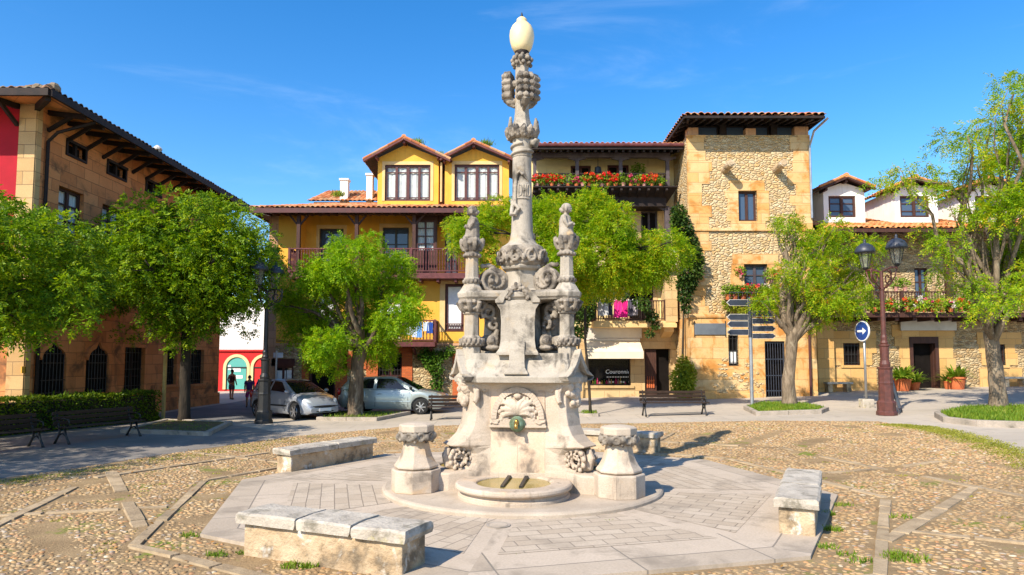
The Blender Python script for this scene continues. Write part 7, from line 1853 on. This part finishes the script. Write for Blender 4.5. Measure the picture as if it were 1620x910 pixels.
# long balcony of the dormered stone house
for k, (px, nm, bm_) in enumerate(((1310, 'orange', m_blorange), (1330, 'red', m_blred), (1352, 'pink', m_blpink), (1384, 'leafy green', None), (1398, 'orange', m_blorange), (1412, 'leafy green', None), (1436, 'orange', m_blorange), (1450, 'white', m_blwhite), (1462, 'pink', m_blpink), (1476, 'orange', m_blorange), (1490, 'pink', m_blpink), (1504, 'white', m_blwhite), (1520, 'red', m_blred), (1534, 'orange', m_blorange), (1552, 'pink', m_blpink), (1575, 'red', m_blred), (1600, 'orange', m_blorange))):
    y = BY - .18; geranium((PX(px, 490, y), y, zbal + .02), bm_, f"{nm} balcony flowers on the dormered stone house rail, {ORD[k]} from the left" if k else f"{nm} balcony flowers on the dormered stone house rail, leftmost", 'flower pots along the dormered stone house balcony', .12, .2, RD.uniform(.28, .38), 190, 110 if bm_ else 0, m_terra, True, .1)
for px, lab in ((1418, 'pair of small pots standing on the rail of the dormered stone house balcony, left one'), (1432, 'pair of small pots standing on the rail of the dormered stone house balcony, right one')):
    geranium((PX(px, 462, BY), BY, PZ(461, BY)), None, lab, 'pots standing on the balcony rail', .10, .2, .26, 110, 0)
geranium((PX(1322, 440, BY + .2), BY + .2, PZ(446, BY)), m_blorange, 'bright orange hanging flowers before the dark upper window of the dormered stone house', 'hanging flowers on the dormered stone house', .1, .15, .3, 90, 160)
# ------------------------------------------------------------------ laundry
def garment(name, label, cat, x, y, ztop, w, h, mat, group, legs=0):
    t = thing(name, label, cat, (x, y, ztop), 0, group); m = MB(); n = 10; rows = []
    for j in range(7):
        v = j / 6; rows.append([(w * (i / n - .5) * (1 - .08 * math.sin(PI * v)), .02 * math.sin(i * 1.7 + j * .4) + .03, -h * v) for i in range(n + 1)])
    rows2 = [[(px_, py_ - .012, pz_) for px_, py_, pz_ in r_] for r_ in rows]
    m.grid(rows); m.grid(rows2); m.build('cloth', mat, t, smooth=True, weld=True)
    m = MB()
    for s in (-1, 1): m.box(s * w * .35 - .012, s * w * .35 + .012, -.02, .05, -.04, .03)
    m.build('peg', m_signface, t)
    return t
g = 'laundry on the yellow house balcony'; yb = YY0 - 1.02; zt_ = lz + .92
for px, nm, lab, w, h, c in ((629, 'yellow_shirt', 'small yellow cloth drying on the yellow house balcony rail', .28, .62, (.72, .42, .02)), (637, 'towel', 'dark blue towel drying on the yellow house balcony rail', .26, .55, (.02, .03, .10)), (645, 'white_shirt', 'white shirt drying on the yellow house balcony rail', .40, .60, (.75, .76, .8)), (656, 'towel', 'pale bluish towel drying between the white shirt and the blue towel', .26, .7, (.55, .62, .75)), (663, 'towel', 'light blue towel drying on the yellow house balcony rail', .3, .72, (.16, .34, .70)), (674, 'towel', 'white and blue cloth drying on the yellow house balcony rail', .28, .42, (.6, .68, .78)), (680, 'towel', 'deep blue cloth drying at the right end of the yellow house balcony', .30, .52, (.03, .08, .36))):
    garment(nm, lab, 'laundry', PX(px, 520, yb), yb, zt_, w, h, cloth(lab[:18], c), g)
g = 'laundry on the cream house balcony'; yb = CY - .92; zt_ = zb2 + .95
for px, lab, w, h, c in ((951, 'grey striped cloth drying at the left end of the cream house balcony', .30, .72, (.45, .45, .46)), (959, 'white cloth drying beside the grey striped cloth on the cream balcony', .22, .7, (.72, .72, .74)), (966, 'dark cloth drying left of the pink towels on the cream balcony', .2, .7, (.05, .05, .08)), (978, 'wide bright pink towel drying on the cream house balcony', .42, .80, (.74, .03, .25)), (989, 'narrow bright pink towel drying on the cream house balcony', .24, .80, (.70, .02, .22)), (998, 'dark checked cloth drying right of the pink towels', .26, .74, (.10, .09, .12)), (1006, 'pale cloth drying right of the dark checked cloth on the cream balcony', .22, .7, (.5, .45, .5))):
    garment('towel', lab, 'laundry', PX(px, 490, yb), yb, zt_, w, h, cloth(lab[:20], c), g)
# white parasol-like sheet above the yellow balcony
pz_ = lz + 1.35; t = thing('white_awning', 'white folded awning above the laundry on the yellow house balcony', 'awning', (PX(620, 495, YY0 - .5), YY0 - .5, pz_))
m = MB(); m.add([(-.6, .4, .35), (.45, .4, .35), (.45, -.35, .0), (-.6, -.35, .0), (-.6, .4, .32), (.45, .4, .32), (.45, -.35, -.03), (-.6, -.35, -.03)], [(0, 1, 2, 3), (4, 5, 6, 7), (0, 4, 7, 3), (1, 5, 6, 2), (3, 2, 6, 7)]); m.build('canvas', m_whitecloth, t)
m = MB(); m.tube([(-.58, .42, .34), (-.58, -.34, .0)], .015, 6); m.tube([(.43, .42, .34), (.43, -.34, 0)], .015, 6); m.build('arm', m_steel, t)
# ------------------------------------------------------------------ parked hatchbacks
def car(label, loc, rz, P, paint):
    L, W, wbs, fo, H = P['L'], P['W'], P['wb'], P['fo'], P['H']; xf = L / 2 - fo; xr = xf - wbs; rw = .295; ra = .36
    t = thing('parked_car', label, 'car', loc, rz, 'cars parked before the yellow house')
    ip = lambda x, pts: float(np.interp(x, [p[0] for p in pts], [p[1] for p in pts]))
    def hw(x):
        s = abs(2 * x / L); return W / 2 * (1 - .26 * s ** 9 - .04 * s ** 3)
    def zt(x): return ip(x, P['top'])
    def zb0(x): return ip(x, P['bot'])
    def zb(x):
        z = zb0(x)
        for c in (xf, xr):
            if abs(x - c) < ra: z = max(z, rw + math.sqrt(ra * ra - (x - c) ** 2))
        return z
    xs = sorted(set([round(a, 4) for a in np.linspace(-L / 2 + .005, L / 2 - .005, 74)] + [c + s * ra * f for c in (xf, xr) for s in (-1, 1) for f in (.995, 1.005)]))
    rows = []
    for x in xs:
        w, b, tp = hw(x), zb(x), zt(x); cr = .045 if x > P['ws'][0] else .01; b = min(b, tp - .08)
        half = [(.90 * w, b), (.975 * w, b + .10 * (tp - b)), (1.0 * w, b + .36 * (tp - b)), (.992 * w, b + .62 * (tp - b)), (.962 * w, b + .84 * (tp - b)), (.93 * w, tp - .035), (.87 * w, tp - .005), (.5 * w, tp + cr * .8), (0, tp + cr)]
        rows.append([(x, -y, z) for y, z in half] + [(x, y, z) for y, z in half[-2::-1]])
    m = MB().grid(rows); n = len(rows[0]); 
    for r in (0, len(rows) - 1): m.f.append(tuple(range(r * n, r * n + n)))
    body = m.build('body', paint, t, smooth=True); body.modifiers.new('es', 'EDGE_SPLIT').split_angle = rad(38)
    wr0 = P['wr'] * W / 2; roof = P['roof']
    def cab(x):
        w = .87 * hw(x); z0 = zt(x) - .015; zr = max(ip(x, roof), z0 + .004); h_ = zr - z0; k = min(1, h_ / (H - z0)); wr = w + (wr0 - w) * k; return w, wr, z0, zr, h_
    crows = []
    for x in np.linspace(roof[0][0], roof[-1][0], 46):
        w, wr, z0, zr, h_ = cab(x); half = [(w, z0), ((w + wr) / 2 + .012 * h_, z0 + .42 * h_), (wr, z0 + .83 * h_), (wr * .93, z0 + .955 * h_), (wr * .55, zr), (0, zr + .008)]
        crows.append([(x, -y, z) for y, z in half] + [(x, y, z) for y, z in half[-2::-1]])
    cabo = MB().grid(crows).build('cabin', paint, t, smooth=True)
    def S(x, s, sg):
        w, wr, z0, zr, h_ = cab(x); y = (w + (wr - w) * s / .83 + .012 * h_ * math.sin(PI * min(1, s / .83))) + .007; return (x, sg * y, z0 + s * h_)
    for sg in (-1, 1):
        for a in P['side']:
            rw_ = []
            for j in range(7):
                f = j / 6; s = a[4] + (a[5] - a[4]) * f; x0 = a[0] + (a[1] - a[0]) * f; x1 = a[2] + (a[3] - a[2]) * f
                rw_.append([S(x0 + (x1 - x0) * i / 8, s, sg) for i in range(9)])
            MB().grid(rw_).build('side_window', m_carglass, t, smooth=True)
    for nm, (a, b) in (('windscreen', (P['ws'][0] + .03, P['ws'][1] - .02)), ('rear_window', P['rw'])):
        rw_ = []
        for i in range(10):
            x = a + (b - a) * i / 9; w, wr, z0, zr, h_ = cab(x); rw_.append([(x + .004 * (1 if nm[0] == 'w' else -1), f * wr * .90, zr + .009 - .035 * h_ * f * f) for f in np.linspace(-1, 1, 13)])
        MB().grid(rw_).build(nm, m_carglass, t, smooth=True)
    m = MB().box(xr - .5, xf + .5, -W / 2 * .78, W / 2 * .78, .20, .42); m.box(xr - .36, xr + .36, -W / 2 * .9, W / 2 * .9, .3, .62); m.box(xf - .36, xf + .36, -W / 2 * .9, W / 2 * .9, .3, .62); m.build('underbody', m_plastic, t)
    for c in (xf, xr):
        for sg in (-1, 1):
            T = Matrix.Translation((c, sg * (W / 2 - .125), rw)) @ Matrix.Rotation(-sg * PI / 2, 4, 'X')
            wh = MB().lathe([(.19, .09), (.27, .10), (.292, .08), (rw, .03), (rw, -.05), (.28, -.09), (.19, -.09)], 28).xf(T).build('wheel', m_rubber, t, smooth=True)
            m = MB().lathe([(.205, .085), (.195, .10), (.185, .075)], 28, cap=False); m.lathe([(.05, .085), (.045, .10), (.02, .102)], 16)
            for k in range(P['sp']):
                a = 2 * PI * k / P['sp']; m.bar(at(a, .035, .088), at(a, .195, .082), .055 if P['sp'] < 7 else .035, .02)
            m.xf(T).build('rim', m_alloy, wh); MB().lathe([(.19, .06), (.1, .06), (.001, .06)], 20, cap=False).xf(T).build('hub_recess', m_plastic, wh)
    def side_strip(x0, x1, z0, z1, sg, mat, nm, off=.008):
        rw_ = []
        for x in np.linspace(x0, x1, max(2, int(abs(x1 - x0) / .08) + 2)): rw_.append([(x, sg * (hw(x) + off), z0), (x, sg * (hw(x) + off + .004), (z0 + z1) / 2), (x, sg * (hw(x) + off), z1)])
        return MB().grid(rw_).build(nm, mat, t)
    for sg in (-1, 1):
        side_strip(xr + ra + .04, xf - ra - .03, P['mz'], P['mz'] + .06, sg, P['mm'], 'side_moulding')
        m = MB()
        for x in P['door']:
            for k in range(8):
                z0 = .30 + (zt(x) - .36) * k / 8; z1 = .30 + (zt(x) - .36) * (k + 1) / 8
                q = [hw(x) * f + .003 for f in (1, 1)]; m.box(x - .006, x + .006, min(sg * (q[0] - .02), sg * (q[0] + .001)), max(sg * (q[0] - .02), sg * (q[0] + .001)), z0, z1) if k < 5 else None
        m.build('door_seam', m_plastic, t)
        x = P['door'][-1] + .16; MB().ell((x, sg * (hw(x) * .985 + .005), zt(x) - .18), (.085, .022, .018)).build('door_handle', paint, t, smooth=True)
        x = P['ws'][0] - .22; m = MB().ell((x, sg * (W / 2 + .03), zt(x) + .06), (.06, .10, .065)); m.tube([(x, sg * (W / 2 - .12), zt(x)), (x, sg * (W / 2), zt(x) + .04)], .025, 6); m.build('wing_mirror', P['mir'] or paint, t, smooth=True)
        hx, hy, hz, ra_, rb_, rc_ = P['hl']; MB().ell((hx, sg * hy, hz), (ra_, rb_, rc_), 14, 9, Matrix.Rotation(-sg * P['hr'], 3, 'Z') @ Matrix.Rotation(rad(25), 3, 'Y')).build('headlight', m_lampglass, t, smooth=True)
        hx, hy, hz, ra_, rb_, rc_ = P['tl']; MB().ell((hx, sg * hy, hz), (ra_, rb_, rc_), 12, 8).build('tail_light', m_taillamp, t, smooth=True)
    m = MB()
    for z, r, y in P['grille']: m.ell((L / 2 - .05, 0, z), (.075, y, r), 18, 8)
    m.build('grille', m_plastic, t, smooth=True)
    MB().box(L / 2 + .0, L / 2 + .02, -.26, .26, P['pl'] - .055, P['pl'] + .055).build('number_plate', m_signface, t); MB().box(-L / 2 - .025, -L / 2 - .005, -.26, .26, .70, .80).build('number_plate', m_signface, t)
    rw_ = []
    MB().tube([(P['ant'], 0, H - .0), (P['ant'] - .12, 0, H + .20)], .006, 5).build('aerial', m_plastic, t)
    return t
small = dict(L=3.83, W=1.66, wb=2.44, fo=.75, H=1.43, wr=.68, mz=.46, mm=m_plastic, sp=6, door=(.62, -.42), mir=None, pl=.36, ant=-.1,
    top=[(-1.92, .60), (-1.88, .86), (-1.78, .98), (-1.0, 1.0), (.2, .97), (.86, .94), (1.35, .84), (1.66, .72), (1.80, .62), (1.88, .53), (1.92, .44)], bot=[(-1.92, .40), (-1.8, .26), (-1.0, .20), (1.3, .19), (1.75, .20), (1.92, .26)],
    ws=(1.02, .16), rw=(-1.83, -1.50), roof=[(-1.88, .93), (-1.80, 1.02), (-1.52, 1.30), (-1.2, 1.37), (-.4, 1.43), (.0, 1.41), (.22, 1.36), (1.08, .90)],
    side=[(-.44, -.40, .66, .12, .06, .84), (-1.42, -1.22, -.54, -.50, .08, .84)], hl=(1.66, .56, .655, .20, .12, .075), hr=rad(38), tl=(-1.84, .64, .86, .07, .10, .16), grille=[(.47, .055, .62), (.30, .045, .5)])
big = dict(L=4.15, W=1.73, wb=2.51, fo=.87, H=1.45, wr=.70, mz=.47, mm=m_cargrey, sp=7, door=(.72, -.55), mir=m_plastic, pl=.42, ant=-1.2,
    top=[(-2.08, .62), (-2.04, .86), (-1.94, .97), (-1.2, .98), (.2, .96), (.92, .95), (1.45, .87), (1.82, .78), (1.98, .70), (2.05, .58), (2.08, .46)], bot=[(-2.08, .42), (-1.95, .28), (-1.1, .21), (1.3, .20), (1.9, .22), (2.08, .30)],
    ws=(1.06, .20), rw=(-2.0, -1.70), roof=[(-2.05, .92), (-1.96, 1.02), (-1.68, 1.32), (-1.35, 1.41), (-.5, 1.45), (.0, 1.44), (.26, 1.39), (1.12, .92)],
    side=[(-.52, -.50, .74, .18, .06, .84), (-1.62, -1.40, -.66, -.64, .06, .84)], hl=(1.93, .60, .66, .13, .16, .085), hr=rad(28), tl=(-2.0, .72, .88, .07, .09, .15), grille=[(.66, .05, .5), (.36, .07, .62)])
def place(x, y): return Vector((x, y, gz(x, y)))
car('silver small hatchback parked at an angle behind the black lantern post', place(-8.25, 25.3), rad(-38), small, m_carsilver)
car('grey green hatchback parked sideways behind the locust tree trunk', place(-4.62, 26.3), rad(-4), big, m_cargrey)
# ------------------------------------------------------------------ people up the side street
def skin(name, V, E_, Rr, mat, par, sub=2):
    me = bpy.data.meshes.new(name); me.from_pydata(V, E_, []); me.materials.append(mat)
    o = bpy.data.objects.new(name, me); COL.objects.link(o); o.parent = par
    mo = o.modifiers.new('Skin', 'SKIN'); mo.use_smooth_shade = True
    if not me.skin_vertices: me.skin_vertices  # layer is made by the modifier
    for i, r in enumerate(Rr): me.skin_vertices[0].data[i].radius = (r, r) if not isinstance(r, tuple) else r
    me.skin_vertices[0].data[0].use_root = True
    s = o.modifiers.new('Sub', 'SUBSURF'); s.levels = sub; s.render_levels = sub
    return o
def person(loc, rz, H, label, top, bottom, shoes, lean=0.0, legs=None, sleeves=True, armf=.1):
    k = H / 1.70; t = thing('person', label, 'person', loc, rz)
    def q(x, y, z):    # lean forward (towards -y) above the hips
        if z > .92: dz = z - .92; y -= math.sin(lean) * dz; z = .92 + math.cos(lean) * dz
        return (x * k, y * k, z * k)
    la, lb = legs or (.02, -.02)
    V = [q(0, 0, .94), q(0, .0, 1.10), q(0, .0, 1.28), q(0, .01, 1.40), q(0, .0, 1.48), q(0, -.01, 1.56), q(0, -.015, 1.64)]
    E_ = [(0, 1), (1, 2), (2, 3), (3, 4), (4, 5), (5, 6)]; Rr = [(.155, .11), (.14, .10), (.165, .11), (.13, .085), (.055, .055), (.085, .095), (.07, .08)]
    for s, lf in ((-1, la), (1, lb)):
        b = len(V); V += [q(s * .095, 0, .86), q(s * .105, lf * .5 - .01, .48), q(s * .11, lf + .02, .10), q(s * .115, lf - .10, .035)]
        E_ += [(0, b), (b, b + 1), (b + 1, b + 2), (b + 2, b + 3)]; Rr += [.092, .062, .045, .04]
        b = len(V); V += [q(s * .185, .0, 1.38), q(s * .235, .03, 1.12), q(s * .22, -armf, .90), q(s * .215, -armf - .05, .80)]
        E_ += [(3, b), (b, b + 1), (b + 1, b + 2), (b + 2, b + 3)]; Rr += [.055, .043, .034, .03]
    body = skin('body', [tuple(v) for v in V], E_, [tuple(c * k for c in r) if isinstance(r, tuple) else r * k for r in Rr], m_skin, t)
    TV = [q(0, 0, .90), q(0, 0, 1.05), q(0, 0, 1.28), q(0, .01, 1.40)]; TE = [(0, 1), (1, 2), (2, 3)]; TR = [(.175, .13), (.165, .125), (.185, .13), (.15, .10)]
    if sleeves:
        for s in (-1, 1): b = len(TV); TV += [q(s * .19, 0, 1.385), q(s * .225, .02, 1.22)]; TE += [(3, b), (b, b + 1)]; TR += [.072, .066]
    skin('shirt', TV, TE, [tuple(c * k for c in r) if isinstance(r, tuple) else r * k for r in TR], top, t)
    BV = [q(0, 0, .95), q(0, 0, .88)]; BE = [(0, 1)]; BR = [(.17, .125), (.165, .125)]
    for s, lf in ((-1, la), (1, lb)): b = len(BV); BV += [q(s * .1, 0, .80), q(s * .108, lf * .5 - .01, .52)]; BE += [(1, b), (b, b + 1)]; BR += [.112, .092]
    skin('shorts', BV, BE, [tuple(c * k for c in r) if isinstance(r, tuple) else r * k for r in BR], bottom, t)
    h = Vector(q(0, -.012, 1.62)); m = MB().ell(h + Vector((0, .018, .02)) * k, (.088 * k, .10 * k, .095 * k), 12, 8); m.build('hair', m_hair, t, smooth=True)
    m = MB()
    for s in (-1, 1): m.ell(h + Vector((s * .088, 0, -.03)) * k, (.014 * k, .025 * k, .032 * k), 7, 5)
    m.ell(h + Vector((0, -.10, -.04)) * k, (.014 * k, .02 * k, .022 * k), 7, 5); m.build('face', m_skin, t, smooth=True)
    for s, lf in ((-1, la), (1, lb)): MB().ell((s * .113 * k, (lf - .05) * k, .04 * k), (.048 * k, .13 * k, .042 * k), 10, 6).build('shoe', shoes, t, smooth=True)
    return t
p = G(366, 632); person(p, rad(170), 1.62, 'person in a dark reddish top and grey shorts standing before the arched shop', cloth('dark red top', (.07, .03, .03)), cloth('grey shorts', (.09, .09, .10)), m_plastic, 0.02, (.08, -.08), False, .12)
p = Vector((PX(395, 600, 30.5), 30.5, 0)); person(p, rad(205), 1.45, 'dark haired person in a violet top and pink skirt behind the silver car', cloth('violet top', (.10, .04, .16)), cloth('pink skirt', (.45, .05, .18)), m_plastic, .05, (.05, -.05), True, .05)
p = Vector((PX(406, 600, 30.1), 30.1, 0)); person(p, rad(120), 1.52, 'person in a bright blue shirt leaning forward behind the silver car', cloth('blue shirt', (.02, .10, .42)), cloth('dark trousers', (.03, .03, .06)), m_plastic, .35, (.06, -.06), True, .15)
# ------------------------------------------------------------------ sky, sun, camera
w = bpy.data.worlds.new('World'); SC.world = w; w.use_nodes = True; t = w.node_tree; t.nodes.clear()
SUNV = Vector((.78, 1.0, -1.05)).normalized(); EL = math.asin(-SUNV.z); AZ = math.atan2(-SUNV.x, -SUNV.y)
sk = nd(t, 'ShaderNodeTexSky', sky_type='NISHITA', sun_disc=False, sun_elevation=EL, sun_rotation=AZ % (2 * PI), air_density=1.0, dust_density=.5, ozone_density=2.2, altitude=50)
hs = nd(t, 'ShaderNodeHueSaturation', {'Saturation': 1.40, 'Value': 1.22, 'Hue': .503, 'Color': sk.outputs[0]})
gv = nd(t, 'ShaderNodeTexCoord').outputs['Generated']
mp = nd(t, 'ShaderNodeMapping', {0: gv, 3: (1.2, 2.2, 6.0), 2: (0, .25, .3)}).outputs[0]
cn = nd(t, 'ShaderNodeTexNoise', {'Vector': mp, 'Scale': 1.6, 'Detail': 9, 'Roughness': .62, 'Distortion': .6}).outputs[0]
cf_ = nd(t, 'ShaderNodeMath', {0: step_(t, cn, .5, .85), 1: .22}, operation='MULTIPLY').outputs[0]
cc = mixc(t, cf_, hs.outputs[0], (6.5, 7.4, 8.6))
bg = nd(t, 'ShaderNodeBackground', {0: cc, 1: .13}); ou = nd(t, 'ShaderNodeOutputWorld', {0: bg.outputs[0]})
l = bpy.data.lights.new('sun', 'SUN'); l.energy = 4.8; l.angle = rad(.53); l.color = (1, .91, .77)
so = bpy.data.objects.new('sun', l); COL.objects.link(so); so.rotation_euler = SUNV.to_track_quat('-Z', 'Y').to_euler(); so.location = (-30, -40, 45)
c = bpy.data.cameras.new('camera'); c.sensor_width = 36; c.lens = F / 1620 * 36; c.shift_y = 43.577 / 1620; c.clip_end = 2000; c.clip_start = .05
co = bpy.data.objects.new('camera', c); COL.objects.link(co); co.location = (0, 0, CAMH); co.rotation_euler = (PI / 2 + TILT, 0, 0); SC.camera = co
SC.view_settings.view_transform = 'Standard'; SC.view_settings.look = 'None'; SC.view_settings.exposure = 0.68; SC.view_settings.gamma = 1; SC.view_settings.use_curve_mapping = False
SC.render.engine = 'CYCLES'; SC.cycles.use_denoising = True; SC.cycles.max_bounces = 6; SC.cycles.transparent_max_bounces = 8; SC.cycles.caustics_reflective = False; SC.cycles.caustics_refractive = False
for o in bpy.data.objects:
    if '_w' in o: del o['_w']
